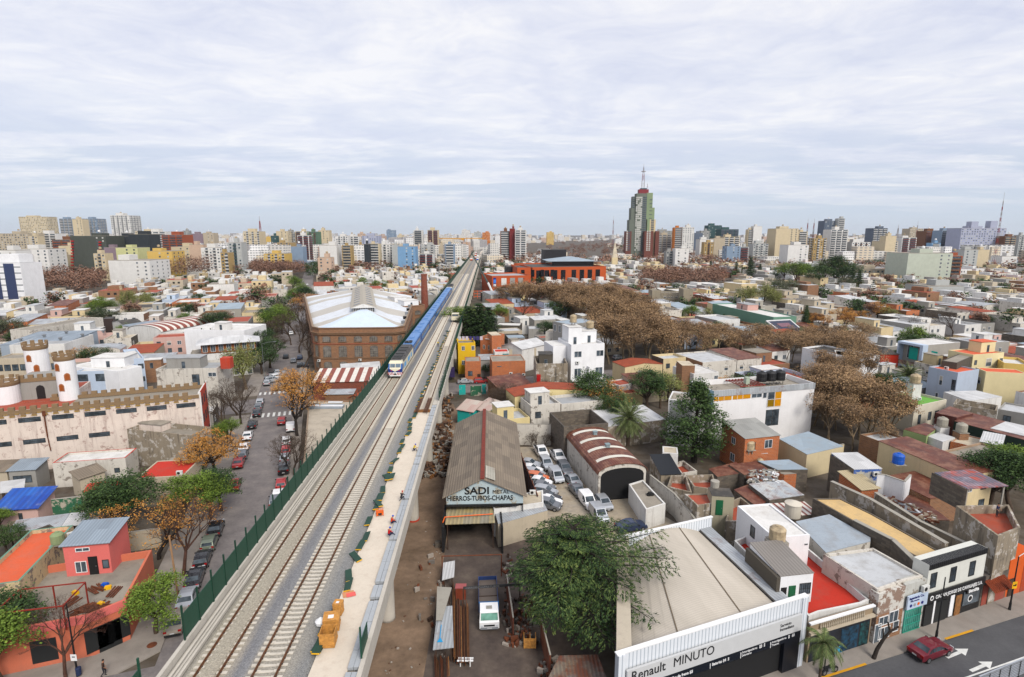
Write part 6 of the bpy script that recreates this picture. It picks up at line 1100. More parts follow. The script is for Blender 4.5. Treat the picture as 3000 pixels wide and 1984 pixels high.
for x0,x1,yt,yb,lab,rm,tk in((1105,1300,830,940,'low concrete flats with blue windows and red edged roof behind the avenue trees',RR,()),(1300,1385,792,950,'concrete stair tower carrying three red tanks',RC,((1.5,2,.9,1.8,RED,.2),(4,2,.9,1.8,RED,.2),(6.5,2,.9,1.8,RED,.2))),(1385,1590,815,950,'long concrete flats between the two tank towers',RC,()),(1590,1680,782,965,'concrete stair tower carrying two white tanks',RC,((2,2,.9,1.8,WP,.2),(5,2,.9,1.8,WP,.2)))):
 y=G('U',(x0+x1)/2,yb)[1]+(4 if 'flats' in lab else 0);a=ZA('U',x0,yt,y);c=ZA('U',x1,yt,y);w=c[0]-a[0];HS('concrete_flats',lab,'apartment building',(a[0],y),0,w,9,a[1],SC(0,(.38,.34,.27),.6),rm,par=.5,tanks=tk,win=(('row','f',2,w-2,5,a[1]-2.4,1.5,1.2,'s'),('row','f',2,w-2,5,a[1]-5.6,1.5,1.2,'w'))if 'flats' in lab else())
# LARGE BUILDINGS FURTHER BACK
OBR=SC(0,(.50,.14,.055),.15);OBG=PL(0,(.02,.02,.025),.2)
a_=ZA('U',190,580,415);b_=ZA('U',872,575,428);zt=a_[1]
om=HS('orange_office_building','large modern orange red building with tall dark window slots and a planted roof','building',(a_[0],415),atan2(b_[0]*0+13,b_[0]-a_[0]),hypot(b_[0]-a_[0],13),60,zt,OBR,RD,par=1.)
Lo=hypot(b_[0]-a_[0],13)
for i,x in enumerate((.08,.19,.30,.41,.555,.665,.775,.885)):
 m_=MB();m_.box(-Lo*.031,-.12,1,Lo*.031,-.003,zt-2.2);m_.bd('window_slot',OBG,om,(Lo*x,0,0))
c_=ZA('U',50,578,412);d_=ZA('U',188,590,412);lw=HS('orange_office_wing','lower orange red wing with four dark window slots, left of the main orange red front','building',(c_[0],412),.12,d_[0]-c_[0]-1,40,c_[1]-.3,OBR,RD,par=.8)
for i in range(4):MB().box(-1.3,-.1,9,1.3,-.003,c_[1]-2).bd('window_slot',OBG,lw,(4+i*7.2,0,0))
gA=G('X',742,1110,0);zl=ZA('X',742,830,gA[1])[1];gB=ZA('X',1360,830,gA[1]+8)
gw_=HS('orange_gate_building','orange red building with large openings, a square blue sign panel and parked vans inside','building',(gA[0],gA[1]),atan2(8,gB[0]-gA[0]),gB[0]-gA[0],30,zl,OBR,RG,par=.8)
Lg2=gB[0]-gA[0]
for x,w,z0_,z1_,mt_ in((.30,.13,zl*.48,zl-1.6,WHT),(.52,.13,zl*.48,zl-1.6,GREY),(.73,.13,zl*.48,zl-1.6,GREY),(.30,.12,0,zl*.42,OBG)):
 MB().box(-w*Lg2/2,-.1,z0_,w*Lg2/2,-.003,z1_).bd('opening',mt_,gw_,(Lg2*x,0,0))
b=MB();b.box(Lg2*.03,-.2,zl*.42,Lg2*.10,-.003,zl-1.2,0);b.box(Lg2*.035,-.25,zl*.62,Lg2*.095,-.2,zl-2.4,1);b.box(Lg2*.035,-.25,zl*.43,Lg2*.095,-.2,zl*.56,2);b.bd('sign_panel',[PL(0,(.02,.04,.25)),PL(0,(.1,.3,.7)),WP],gw_)
e_=ZA('X',962,690,440);HS('black_office_block','black clad block beside the orange red wing','building',(e_[0],440),.1,ZA('X',1120,700,440)[0]-e_[0],20,e_[1],PL('black_cladding',(.015,.015,.02)),RD,par=.2)
e_=ZA('X',1535,430,520);f_=ZA('X',1880,440,520);HS('black_office_block','black rooftop block standing above the orange red building','building',(e_[0],520),.05,f_[0]-e_[0],25,e_[1],MT['black_cladding'],RD,par=.2)
e_=ZA('U',370,518,450);f_=ZA('U',765,530,450);t_=HS('roof_pavilion','low glass pavilion with wide grey hip roof on top of the orange red building','building',(e_[0],450),.1,f_[0]-e_[0],30,e_[1]-.5,OBG,RS,kind='hip',rise=3.2,oh=3,noc=True)
TWG=SC(0,(.20,.22,.19),.1);TGR=SC(0,(.30,.36,.24),.05);RBR=SC(0,(.20,.085,.065),.1)
TY=830.;tw=EM('tall_tower',(ZA('Y',390,1500,TY)[0],TY,0),0,'tallest grey green stepped apartment tower with a red crown and lattice mast','tower')
def tx(px):return (px-390)/5.2267/ (1660/(TY*1.))
def tz_(py):return ZA('Y',390,py,TY)[1]
def tbox(nm,x0,x1,yt,yb,y0,y1,m):return MB().box(tx(x0),y0,max(0,tz_(yb))if yb<1450 else 0,tx(x1),y0+(y1-y0)*.5,tz_(yt)).bd(nm,m,tw)
tbox('tower_shaft',310,465,610,1500,0,30,TWG);tbox('tower_shaft_right',465,555,600,830,2,28,TGR);tbox('tower_mid',260,520,655,1500,3,27,TWG);tbox('tower_mid_right',466,588,828,1010,1,32,TGR);tbox('tower_low',240,500,830,1500,2,33,TWG);tbox('tower_low_right',480,520,1005,1190,-1,34,TGR);tbox('tower_base_right',520,612,1010,1500,1,36,CRM);tbox('tower_base',218,470,1015,1500,1,36,TWG)
tbox('crown',350,495,545,612,4,22,PL(0,(.26,.03,.045),.6));tbox('plinth',380,470,525,545,6,20,PL(0,(.05,.12,.14)))
tbox('red_wing',160,240,1190,1500,-6,25,RBR);tbox('red_wing',430,560,1190,1500,-10,20,RBR);tbox('red_wing',605,662,1190,1500,-4,20,RBR)
wm=MB().box(-1.05,-.1,-1.,1.05,-.003,1.).mesh('window',PL('light_blind',(.55,.55,.52),.6));wd=MB().box(-1.9,-.1,-.7,1.9,-.003,.6).mesh('window',GL)
cnt=0;wr=random.Random(4);ex=MB()
fh=(tz_(660)-tz_(1490))/29
for r_ in range(29):
 z=tz_(1490)+fh*(r_+.5)
 for j,px_ in enumerate((315,341,364,386)):
  if wr.random()<.12:continue
  if cnt<100:MK('window',wm,tw,(tx(px_),-.01,z));cnt+=1
  else:x=tx(px_);ex.box(x-.85,-.1,z-.9,x+.85,-.003,z+.9,0)
 for px_ in(272,415,445):
  x=tx(px_);y=3 if px_<300 else 0
  if z<tz_(660):ex.box(x-1.7,y-.15,z-.8,x+1.7,y-.003,z+.7,1)
 if z<tz_(1190):
  for px_ in(470,505):x=tx(px_);ex.box(x-1.1,-10.1,z-.9,x+1.1,-10.003,z+.9,0)
  for px_ in(175,):x=tx(px_);ex.box(x-1,-6.1,z-.9,x+1,-6.003,z+.9,0)
  x=tx(205);ex.box(x-1.7,-6.1,z-.8,x+1.7,-6.003,z+.7,1)
 if z<tz_(1010):x=tx(565);ex.box(x-2.2,.8,z-1,x+2.2,.997,z+.8,1)
 elif z<tz_(610) :x=tx(530);ex.box(x-2,.85,z-.4,x+2,.997,z+.4,1)if r_%2 else None
tag(ex.bd('windows',[MT['light_blind'],GL],tw),None,None,kind='stuff')
def mast(parent,x,y,z0,z1,w,m,m2=None,dish=False,name='lattice_mast'):
 b=MB();n=max(3,int((z1-z0)/(w*2.2)))
 for i in range(n):
  a0,a1=z0+(z1-z0)*i/n,z0+(z1-z0)*(i+1)/n;w0,w1=w*(1-i/n*.85),w*(1-(i+1)/n*.85);mi=i%2 if m2 else 0;c4=[(-1,-1),(1,-1),(1,1),(-1,1)]
  for j in range(4):
   p,q=c4[j],c4[(j+1)%4];b.tube((x+p[0]*w0/2,y+p[1]*w0/2,a0),(x+p[0]*w1/2,y+p[1]*w1/2,a1),w*.045,n=3,mi=mi,caps=False);b.tube((x+p[0]*w0/2,y+p[1]*w0/2,a0),(x+q[0]*w1/2,y+q[1]*w1/2,a1),w*.035,n=3,mi=mi,caps=False)
 b.tube((x,y,z1),(x,y,z1+(z1-z0)*.12),w*.05,n=4,mi=0)
 if dish:b.lathe([(w*.3,z0+(z1-z0)*.76),(w*.75,z0+(z1-z0)*.77),(w*.75,z0+(z1-z0)*.79),(w*.3,z0+(z1-z0)*.8)],10,(x,y,0))
 return b.bd(name,[m,m2 or m],parent)
MSTL=PL(0,(.45,.42,.42),.6);MSTR=PL(0,(.35,.08,.08),.6)
mast(tw,tx(425),12,tz_(525),tz_(185),4.4,MSTL,MSTR,True);mast(tw,tx(492),12,tz_(540),tz_(450),1.6,MSTL,MSTR)
occ([(205,815),(265,815),(265,880),(205,880)],4)
def FMS(lbl,fr,x,yb,yt,Y,w=2.5):
 a=ZA(fr,x,yt,Y);z0=ZA(fr,x,yb,Y)[1]if False else 0;r=EM('radio_mast',(a[0],Y,0),0,lbl,'mast');mast(r,0,0,0,a[1],w,MSTL,MSTR);return r
FMS('thin lattice radio mast on the left skyline','T',33,320,150,900,6);FMS('faint radio mast on the centre right skyline','U',940,300,140,1500,5)
FMS('radio mast between the cream tower and the dark blue glass tower, left one','V',370,260,170,900,4);FMS('radio mast between the cream tower and the dark blue glass tower, right one','V',428,300,170,900,4);FMS('short radio mast right of the glass tower with tan top','V',1207,280,215,1100,6);FMS('thin mast above the beige slab on the right skyline','V',1387,300,190,900,3);FMS('tall guyed lattice mast above the big white and blue slab','V',2180,200,-35,640,2.6)
# APARTMENT BLOCKS
def col_(name,c):
 if name not in MT:SC(name,c,.14)
 return MT[name]
PAL=dict(cream=(.64,.56,.42),white=(.74,.73,.71),beige=(.52,.46,.37),grey=(.36,.36,.35),lgrey=(.5,.51,.5),dark=(.045,.055,.065),charcoal=(.10,.11,.095),bluegrey=(.30,.37,.46),blue=(.26,.40,.56),tan=(.45,.34,.18),yellow=(.66,.49,.20),brick=(.36,.12,.06),brown=(.22,.11,.06),mauve=(.30,.24,.27),pink=(.60,.47,.38),slate=(.16,.19,.24),teal=(.05,.12,.12),orange=(.58,.24,.06),pyellow=(.62,.62,.38),lav=(.46,.48,.58),green=(.14,.22,.15),pgreen=(.54,.57,.50),maroon=(.22,.04,.04))
def apt(fr,x0,x1,yt,Y,colr,lbl,style='w',dep=None,rot=None,side=None,top=True,nm='apartment_building',acc='white',detail=True):
 a=ZA(fr,x0,yt,Y);c=ZA(fr,x1,yt,Y);w=c[0]-a[0];h=max(6,a[1]);d=dep or max(10,min(26,w*.9));r=EM(nm,(a[0],Y,0),0 if rot is None else rot,lbl,'apartment building');th=0 if rot is None else rot;C,S=cos(th),sin(th);occ([(a[0]+x*C-y*S,Y+x*S+y*C)for x,y in((0,0),(w,0),(w,d),(0,d))],2);wm_=col_('apt_'+colr,PAL[colr]);b=MB();b.box(0,0,0,w,d,h);b.bd('wall',wm_,r);m_=MB();m_.box(.3,.3,h+.003,w-.3,d-.3,h+.25);m_.bd('roof',RC,r);rg=random.Random(int(x0*7+yt*3))
 if top:
  k=MB();rw=w*rg.uniform(.25,.45);rx_=rg.uniform(.1,.5)*w;k.box(rx_,d*.2,h+.26,rx_+rw,d*.6,h+rg.uniform(2.6,4.2));k.bd('rooftop_room',wm_,r)
  if rg.random()<.6:tank(r,rx_+rw*.5,d*.35,h+3.6,1.1,1.8,WP if rg.random()<.5 else None,.2)
 fh=2.9;nf=max(1,int((h-1.5)/fh));acm=col_('apt_'+acc,PAL[acc]);nwin=0;zmin=0;faces=[('f',w)]+([(side,d)]if side else[]);big=Y<470
 for fc,W_ in faces:
  if style in 'wms':
   n=max(1,int(W_/(3.2 if style!='s' else 5.5)))
   if style=='m':cols=[(i+.5)*W_/n for i in range(n)if(i%2==0)]
   else:cols=[(i+.5)*W_/n for i in range(n)]
   if style=='s':cols=cols[-2:]if fc=='f' else cols
   ml=MB()
   for f_i in range(nf-1,-1,-1):
    z=h-1.7-(nf-1-f_i)*fh
    if z<1:continue
    for x in cols:
     if rg.random()<.06:continue
     if big and nwin<100:
      addwin(r,fc,x,z,1.5,1.4,w,d,'w' if rg.random()<.6 else 's');nwin+=1
     else:
      q=1 if rg.random()<.65 else 0
      if fc=='f':ml.box(x-.75,-.06,z-.7,x+.75,-.003,z+.7,q)
      elif fc=='l':ml.box(-.06,x-.75,z-.7,-.003,x+.75,z+.7,q)
      else:ml.box(w+.003,x-.75,z-.7,w+.06,x+.75,z+.7,q)
   if ml.v:tag(ml.bd('windows',[MT['light_blind'],GL],r),None,None,kind='stuff')
  if style in 'bm':
   n=max(1,int(W_/7));cols=[(i+.5)*W_/n for i in range(n)];bw_=W_/n*.8
   if style=='m':n=max(1,int(W_/6.4));bw_=2.6;cols=[(i*2+1.5)*W_/(max(1,int(W_/3.2)))for i in range(int(W_/6.4))]
   bn=MB().box(-bw_/2,-1.3,-1.2,bw_/2,-.004,-.15,0).box(-bw_/2+.1,-.05,-.14,bw_/2-.1,-.004,1.35,1).mesh('balcony',[acm,GL]);cb=0;ml=MB()
   for f_i in range(nf):
    z=h-1.8-f_i*fh
    if z<1.5:break
    for x in cols:
     if fc=='f':loc,rz=(x,0,z),0
     elif fc=='l':loc,rz=(0,x,z),-pi/2
     else:loc,rz=(w,x,z),pi/2
     if cb<90:MK('balcony',bn,r,loc,rz);cb+=1
 return r
AP=[
('S',170,430,112,900,'cream','w','r','white','cream and slate stepped tower, leftmost on left skyline'),
('S',545,662,130,850,'bluegrey','b',None,'white','blue grey tower with balconies, left of tall cream slab'),
('S',665,758,135,840,'cream','s',None,'white','tall plain cream slab between two blue grey towers'),
('S',745,890,130,870,'bluegrey','m','r','white','blue grey twin tower right of tall cream slab'),
('S',1017,1195,100,700,'white','m','r','white','white balconied tower with grey top, alone on left skyline'),
('S',-30,258,268,560,'beige','w',None,'white','long beige slab with rows of windows at the left edge of skyline'),
('S',262,345,290,540,'cream','m',None,'white','narrow cream block right of long beige slab'),
('S',340,512,268,580,'white','b',None,'white','white block with dark balconies behind narrow cream block'),
('S',480,650,325,505,'brown','b',None,'brick','unfinished brown block with open brick floors left of charcoal block'),
('S',648,975,290,430,'charcoal','s',None,'grey','charcoal block with a column of red balconies'),
('S',1030,1210,292,470,'dark','n',None,'grey','blackish blank block, left half beside yellow block'),
('S',1185,1375,275,455,'dark','n','r','white','blackish blank block, taller right half with stepped right side'),
('S',195,440,412,380,'white','s','r','white','white blank walled block with a narrow right edge of balconies behind brown trees'),
('S',437,600,470,430,'cream','m',None,'white','low cream block with planted terraces right of white blank walled block'),
('S',540,690,382,460,'cream','n',None,'white','plain cream block with stepped top left of charcoal block'),
('S',862,970,452,395,'cream','m',None,'beige','small cream block with six square dark openings'),
('S',960,1080,398,430,'mauve','n','r','white','mauve grey blank block right of six square openings'),
('S',1070,1272,400,400,'pyellow','s',None,'white','pale yellow green block with plants on its roof terraces'),
('S',1000,1380,518,434,'white','s','r','white','broad bright white block with windows only at its right end'),
('S',1360,1590,432,410,'yellow','s','r','yellow','warm yellow block with balconies along its right half'),
('S',1250,1400,248,660,'cream','m',None,'white','cream block with tan roofs right of blackish blocks'),
('S',1350,1530,250,600,'white','b',None,'white','white block striped with balconies left of bare brick block'),
('S',1497,1690,280,560,'brick','b','l','brick','bare red brick block with concrete floor lines'),
('S',1582,1762,392,470,'cream','s',None,'white','cream block behind bare poplars, left of pinkish one'),
('S',1750,1880,372,450,'pink','n','r','white','pinkish blank block above the bare poplars'),
('S',1858,2035,398,440,'white','m','r','white','white block at the right end of bare poplars'),
('S',1770,1875,268,900,'mauve','n',None,'white','mauve box building on left skyline'),
('S',1878,1975,262,850,'beige','s',None,'white','beige block joined to the mauve box building'),
('S',1690,1745,240,1100,'grey','w',None,'white','thin grey tower on left skyline before the mauve box'),
('S',2110,2232,352,420,'lgrey','m',None,'teal','grey block with teal glass balconies'),
('S',2040,2112,445,395,'tan','m',None,'white','small tan block left of teal glass balconies'),
('S',2250,2400,248,600,'cream','m',None,'white','cream high block left of orange ochre block'),
('S',100,200,470,330,'white','n',None,'white','low white block with blank side behind striped white building'),
('T',42,138,312,700,'yellow','n',None,'white','orange ochre block with stepped top'),
('T',136,188,288,610,'teal','w',None,'white','narrow dark glass block right of ochre block'),
('T',184,290,246,620,'cream','s','r','white','peach cream block with a high rooftop room'),
('T',265,378,252,650,'grey','m',None,'beige','grey and cream block right of peach cream one'),
('T',362,470,248,600,'cream','b',None,'brown','block with brown balcony bands facing the green boulevard'),
('T',382,485,285,520,'white','b','r','maroon','block with white and maroon balcony bands, nearest the green boulevard'),
('T',470,572,250,590,'green','m',None,'brown','green and brown block with small square windows'),
('T',575,672,238,640,'cream','s',None,'cream','tall cream block with curved top right of green and brown block'),
('T',585,745,378,400,'white','n','r','white','bright white blank block with stepped sloping top'),
('T',322,432,388,420,'bluegrey','n','r','white','pale blue grey blank wall block above the brown plane trees'),
('T',735,850,292,520,'white','m',None,'white','white block with many balconies behind bright white blank block'),
('T',792,880,378,400,'tan','b',None,'beige','tan block with open balconies'),
('T',850,950,295,530,'white','b',None,'white','white gridded block left of lavender block'),
('T',980,1132,288,560,'lav','w',None,'white','lavender block crowned by a brown roof beam'),
('T',998,1040,366,415,'dark','n',None,'white','narrow black and grey slab before lavender block'),
('T',1040,1140,362,425,'cream','b',None,'white','cream and yellow block right of narrow black slab'),
('T',1142,1270,368,440,'white','m','r','white','creamy white block with window columns left of blue building'),
('T',1255,1312,372,430,'lgrey','n',None,'white','blank light grey slab touching the blue building'),
('T',1310,1475,388,400,'blue','s','l','white','plain sky blue block with stepped top'),
('T',1458,1540,238,560,'white','b','l','grey','white and black tower with stepped top, left of red banded tower'),
('T',1587,1685,235,560,'cream','b',None,'maroon','cream tower with dark red balcony bands'),
('T',1508,1640,455,430,'white','b',None,'maroon','low block with white and dark red bands before red banded tower'),
('T',1530,1642,372,480,'lgrey','m',None,'white','grey block with plants between two red banded buildings'),
('T',1690,1762,382,500,'beige','n',None,'white','plain beige block with blue base'),
('T',1750,1835,368,430,'bluegrey','b',None,'white','pale blue block with balconies beside viaduct'),
('T',945,1003,368,480,'tan','m',None,'white','orange tan block left of narrow black slab'),
('T',570,690,490,335,'pink','s','r','white','pinkish beige low block at the corner of green boulevard'),
('T',195,322,352,480,'tan','m',None,'beige','low tan block with roof terraces'),
('T',70,265,455,400,'yellow','m',None,'white','long dull yellow block behind brown plane trees'),
('T',1207,1283,235,1400,'bluegrey','w',None,'white','bluish twin slab tower on central skyline'),
('T',1312,1365,282,1200,'cream','w',None,'white','small cream slab on central skyline'),
('T',1905,1980,235,1500,'white','w',None,'blue','white tower with coloured vertical stripes on skyline behind viaduct'),
('T',2095,2165,258,1400,'orange','w',None,'white','orange striped slab on skyline behind viaduct'),
('T',2020,2080,252,1500,'lgrey','w',None,'white','pale grey slab between two striped towers on skyline'),
('T',940,1000,268,900,'pink','w',None,'white','dusty pink block on skyline behind white gridded block'),
('X',865,1008,145,560,'brown','b',None,'white','brown balconied tower, left part of tall group right of viaduct'),
('X',1008,1092,105,556,'maroon','n',None,'white','dark red blank middle slab of tall group right of viaduct'),
('X',1092,1262,128,550,'white','b','r','white','white balconied tower with dark red patches, right part of tall group'),
('U',1322,1500,242,760,'grey','s',None,'white','wide grey block with sloping top behind beige gridded block'),
('U',1352,1478,278,640,'beige','b',None,'white','beige block with a grid of balconies right of tall tower'),
('U',1505,1582,212,620,'orange','b',None,'white','orange edged dark balcony tower, left half of orange and white pair'),
('U',1582,1690,210,618,'white','w',None,'orange','white gridded half of orange and white tower pair'),
('U',1430,1520,430,425,'grey','m',None,'lgrey','grey half of low pair before orange and white tower'),
('U',1515,1640,408,415,'white','s','r','white','bright white half of low pair before orange and white tower'),
('U',1690,1768,262,700,'slate','n',None,'white','slate grey blank block right of orange and white tower'),
('U',1752,1832,242,730,'grey','s',None,'white','mid grey blank block left of dark green glass block'),
('U',1820,1945,192,770,'teal','w',None,'white','dark green glass block with flat top'),
('U',1935,2100,228,740,'teal','b',None,'slate','dark block with stepped roof terraces right of dark green glass block'),
('U',1742,1872,322,560,'white','n','l','white','white L-shaped block behind brown trees'),
('U',1782,1868,348,540,'tan','m',None,'brown','tan block with dark openings right of white L-shaped block'),
('U',1868,1975,312,560,'beige','n',None,'white','warm grey blank block right of tan block'),
('U',1965,2110,298,600,'cream','b',None,'white','cream stepped block with balconies'),
('U',2240,2318,200,620,'white','n','l','white','white sail-shaped tower with blank right side'),
('U',2188,2240,230,622,'cream','b',None,'white','balconied left part joined to the white sail-shaped tower'),
('U',1992,2120,385,455,'bluegrey','s','l','white','pale grey stepped wedge block above the brown trees'),
('U',2112,2196,392,470,'lgrey','b',None,'maroon','grey block with dark red balconies right of wedge block'),
('U',2238,2375,362,520,'lgrey','m',None,'white','white grey mid-rise with windows under the white sail-shaped tower'),
('U',322,388,255,1700,'yellow','w',None,'white','small yellow and white slab on centre right skyline'),
('V',78,285,222,560,'cream','s','r','white','large cream tower with a dark balcony column'),
('V',284,370,250,575,'cream','b',None,'white','lower peach block joined right of large cream tower'),
('V',428,545,312,520,'tan','m','l','white','tan block with black left edge'),
('V',528,658,150,645,'slate','w','r','white','dark blue glass tower, left face'),
('V',655,715,128,640,'lgrey','b',None,'white','light balconied right part of dark blue glass tower'),
('V',588,745,232,560,'white','b','r','white','white balconied block before dark blue glass tower'),
('V',190,380,375,430,'white','s','r','white','white low block with narrow dark slot before large cream tower'),
('V',977,1110,218,700,'slate','b',None,'white','glass tower with tan rooftop room right of dark green hill'),
('V',1050,1205,340,480,'cream','b','r','white','cream block with balcony front and blank right side'),
('V',1095,1192,290,570,'cream','n',None,'white','cream stepped block behind balcony front'),
('V',1245,1380,305,600,'white','b',None,'maroon','white and dark red banded low block on right'),
('V',1318,1440,222,1000,'beige','w',None,'white','beige skyline slab with a red and white mast'),
('V',1467,1610,245,620,'brown','b',None,'brick','brown brick balconied tower on right skyline'),
('V',1520,1600,355,535,'blue','b',None,'white','small blue and white balconied block'),
('V',1612,1745,240,600,'bluegrey','b','r','slate','slate blue tower with blank right side left of big white and blue slab'),
('V',1795,2212,218,600,'lav','w',None,'white','big white and blue slab with many small windows and two lift towers'),
('V',1302,1715,452,335,'pgreen','s',None,'white','big pale green grey blank block with few tiny windows'),
('V',1692,1805,475,345,'brick','b',None,'brown','brick and concrete balconied block joined right of big pale green grey block'),
('V',1822,1950,418,380,'lgrey','s','r','white','pale grey stepped block before big white and blue slab'),
('V',1950,2055,418,400,'cream','n',None,'white','warm cream block with blank front right of pale grey stepped block'),
('V',2196,2300,292,560,'brown','b',None,'beige','brown and beige block right of big white and blue slab'),
('V',2332,2400,282,600,'lgrey','m',None,'white','light grey block at the right edge of skyline'),
('V',780,950,348,560,'white','m',None,'brown','low white block on dark green hill'),
('V',885,1120,600,305,'beige','w',None,'teal','two-storey beige institute with ribbon windows below brick houses'),
('V',1480,1820,758,262,'lgrey','n',None,'white','low grey white hall with flat roof and blank wall'),
('V',2170,2310,480,450,'white','n',None,'white','low white hall left of right edge'),
]
YO={('S',1000):434,('S',1360):500,('S',195):504,('S',648):540,('S',1030):570,('S',1185):560,('S',862):490,('S',1070):510,('V',885):480,('V',1302):445,('V',1692):455,('V',1480):350,('V',1795):770,('V',1822):600,('V',1950):610,('V',2170):640,('V',190):640,('V',1050):780,('U',1430):640,('U',1515):630,('U',1992):700,('U',2112):710,('T',570):525,('S',100):390}
for e in AP:
 fr,x0,x1,yt,Y,c,st,sd,acc,lab=e;Y=YO.get((fr,x0),Y*dict(S=1.25,T=1.5,U=1.45,V=1.35,X=1.36)[fr]if Y<1000 else Y*1.2);apt(fr,x0,x1,yt,Y,c,lab,st,side=sd,acc=acc)
r=[o for o in col.objects if o.get('label','').startswith('big white and blue slab')][0]
h_=ZA('V',1795,218,770)[1]
for x0,x1,yt in((1905,1970,155),(2085,2150,150)):
 a=ZA('V',x0,yt,770);c=ZA('V',x1,yt,770);bx=ZA('V',1795,218,770)[0];MB().box(a[0]-bx,3,h_+.26,c[0]-bx,12,a[1]).bd('lift_tower',MT['apt_lav'],r)
r=[o for o in col.objects if o.get('label','').startswith('charcoal block with')][0];bx=ZA('S',648,290,540)[0]
for k in range(11):
 a=ZA('S',672,335+k*28,540);MB().box(a[0]-bx-1,-1.,a[1]-.8,a[0]-bx+1.2,-.004,a[1]+.4).bd('red_balcony',MT['red_paint'],r)
 if k<4:a=ZA('S',928,345+k*25,540);MB().box(a[0]-bx-1,-1.,a[1]-.8,a[0]-bx+1.2,-.004,a[1]+.4).bd('red_balcony',MT['red_paint'],r)
a=ZA('S',-60,540,303.8);c=ZA('S',185,540,303.8);w_=c[0]-a[0];h_=a[1];r=HS('striped_office','white office block with dark blue vertical glass stripes at the left edge','office building',(a[0],303.8),0,w_,14,h_,CW,RW,par=.4)
NV=PL(0,(.07,.09,.17),.3)
for x0,x1 in((.36,.74),(-.1,.16)):
 MB().box(max(0,x0)*w_,-.25,2,x1*w_,-.003,h_-.3).bd('navy_stripe',NV,r)
for k in range(7):
 for x0,x1 in((.745,.99),(.165,.355)):MB().box(x0*w_,-.06,3+k*3.2,x1*w_,-.004,3.45+k*3.2).bd('window_strip',GL,r)
MB().box(w_*.0,3,h_+.01,w_*.8,12,h_+4.5).bd('rooftop_block',CW,r)
apt('S',-60,140,425,340,'white','white upper block with flat roof behind striped white building','s',acc='white')
a=ZA('U',955,335,620);r=EM('spire',(a[0],620,0),0,'small cream pyramid spire among brown trees left of tall tower','spire');b=MB();b.box(-3,-3,0,3,3,a[1]*.45);b.bd('wall',CRM,r);b=MB();h=a[1];b.add([(-3,-3,h*.45),(3,-3,h*.45),(3,3,h*.45),(-3,3,h*.45),(0,0,h)],[(0,1,4),(1,2,4),(2,3,4),(3,0,4)]);b.bd('roof',RB,r)
x,y=G('X',765,1245,0);cr=EM('mobile_crane',(x,y,0),.1,'white mobile crane with long grey telescopic boom leaning over the viaduct','crane')
b=MB();b.box(-4.5,-1.3,.8,4.5,1.3,1.8,0);b.box(-4.5,-1.2,1.8,-2.6,1.2,2.9,0);b.box(-.5,-1.3,1.81,2.6,1.3,3.2,1)
for i in range(4):
 for sy in(-1.3,1.3):b.tube((-3.4+i*2.2,sy-.15,.55),(-3.4+i*2.2,sy+.15,.55),.55,n=12,mi=2)
b.bd('carrier',[PL(0,(.15,.2,.3)),WP,BLK],cr)
t1=ZA('X',675,930,y*1.);t2=ZA('X',500,500,y+25);b=MB();b.tube((1,0,2.6),(t1[0]-x,0,t1[1]),.75,.6,n=6,mi=0);b.tube((t1[0]-x,0,t1[1]),(t2[0]-x,22,t2[1]),.5,.35,n=6,mi=1);b.bd('boom',[WP,PL(0,(.08,.11,.1))],cr)
x,z=ZA('X',352,240,850);cr=EM('tower_crane',(x,850,0),0,'yellow tower crane behind far end of viaduct','crane');mast(cr,0,0,0,z,2.6,PL('crane_yellow',(.6,.33,.04),.6),name='crane_mast');b=MB();b.box(-42,-.8,z-2,25,.8,z-.8);b.box(-8,-1.5,z-4,-4,1.5,z-2);b.bd('jib',MT['crane_yellow'],cr)
x,y,_=VP(4.55,168);rv=EM('track_vehicle',(x,y,8.42),VR,'small cream track maintenance vehicle on third track','rail vehicle')
b=MB();b.box(-1.4,0,.5,1.4,6,1.6);b.box(-1.3,.2,1.6,1.3,3,2.9);b.bd('body',TW,rv);b=MB();b.box(-1.1,.15,2.,1.1,.19,2.7);b.bd('windscreen',GL,rv);b=MB();b.box(-1.,3.5,1.61,1.,5.6,2.3);b.bd('engine',PL(0,(.03,.04,.15)),rv)
for yy in(1.2,4.8):
 b=MB();b.tube((-.95,yy,.35),(.95,yy,.35),.35,n=10);b.bd('wheel',BLK,rv)
for i,(v,s,c,l)in enumerate(((-3,640,ORP,'orange site machine on far viaduct, nearest of group'),(1,690,RED,'red site wagon on far viaduct left of orange lorries'),(3,740,WP,'white site lorry on far viaduct'),(-1,780,ORP,'orange site lorry furthest along the viaduct'),(4,650,BLUEP,'blue site container on far viaduct'),(-2,860,RED,'red and white site barrier block at the viaduct bend'))):
 x,y,_=VP(v,s);r=EM('site_machine',(x,y,8.45),VR,l,'machine');b=MB();b.box(-1.3,0,.5,1.3,6,1.7,0);b.box(-1.2,.1,1.7,1.2,2.4,3.,1);b.bd('body',[c,WP],r);b=MB()
 for yy in(1.2,4.6):b.tube((-1.4,yy,.5),(1.4,yy,.5),.5,n=10)
 b.bd('wheels',BLK,r)
x,y=G('T',2020,870,0);r=EM('site_fence',(x,y,0),.1,'pink and orange wrapped site scaffold at the foot of viaduct','scaffold');b=MB()
for k in range(5):
 for j in(0,5):b.tube((k*2.2,j,0),(k*2.2,j,5),.08,n=4)
 for z in(1.5,3.2,4.9):b.box(k*2.2,-.02,z-.35,k*2.2+2.15,.02,z,1 if k%2 else 0)
b.bd('frame',[ORP,PL(0,(.6,.25,.25))],r)
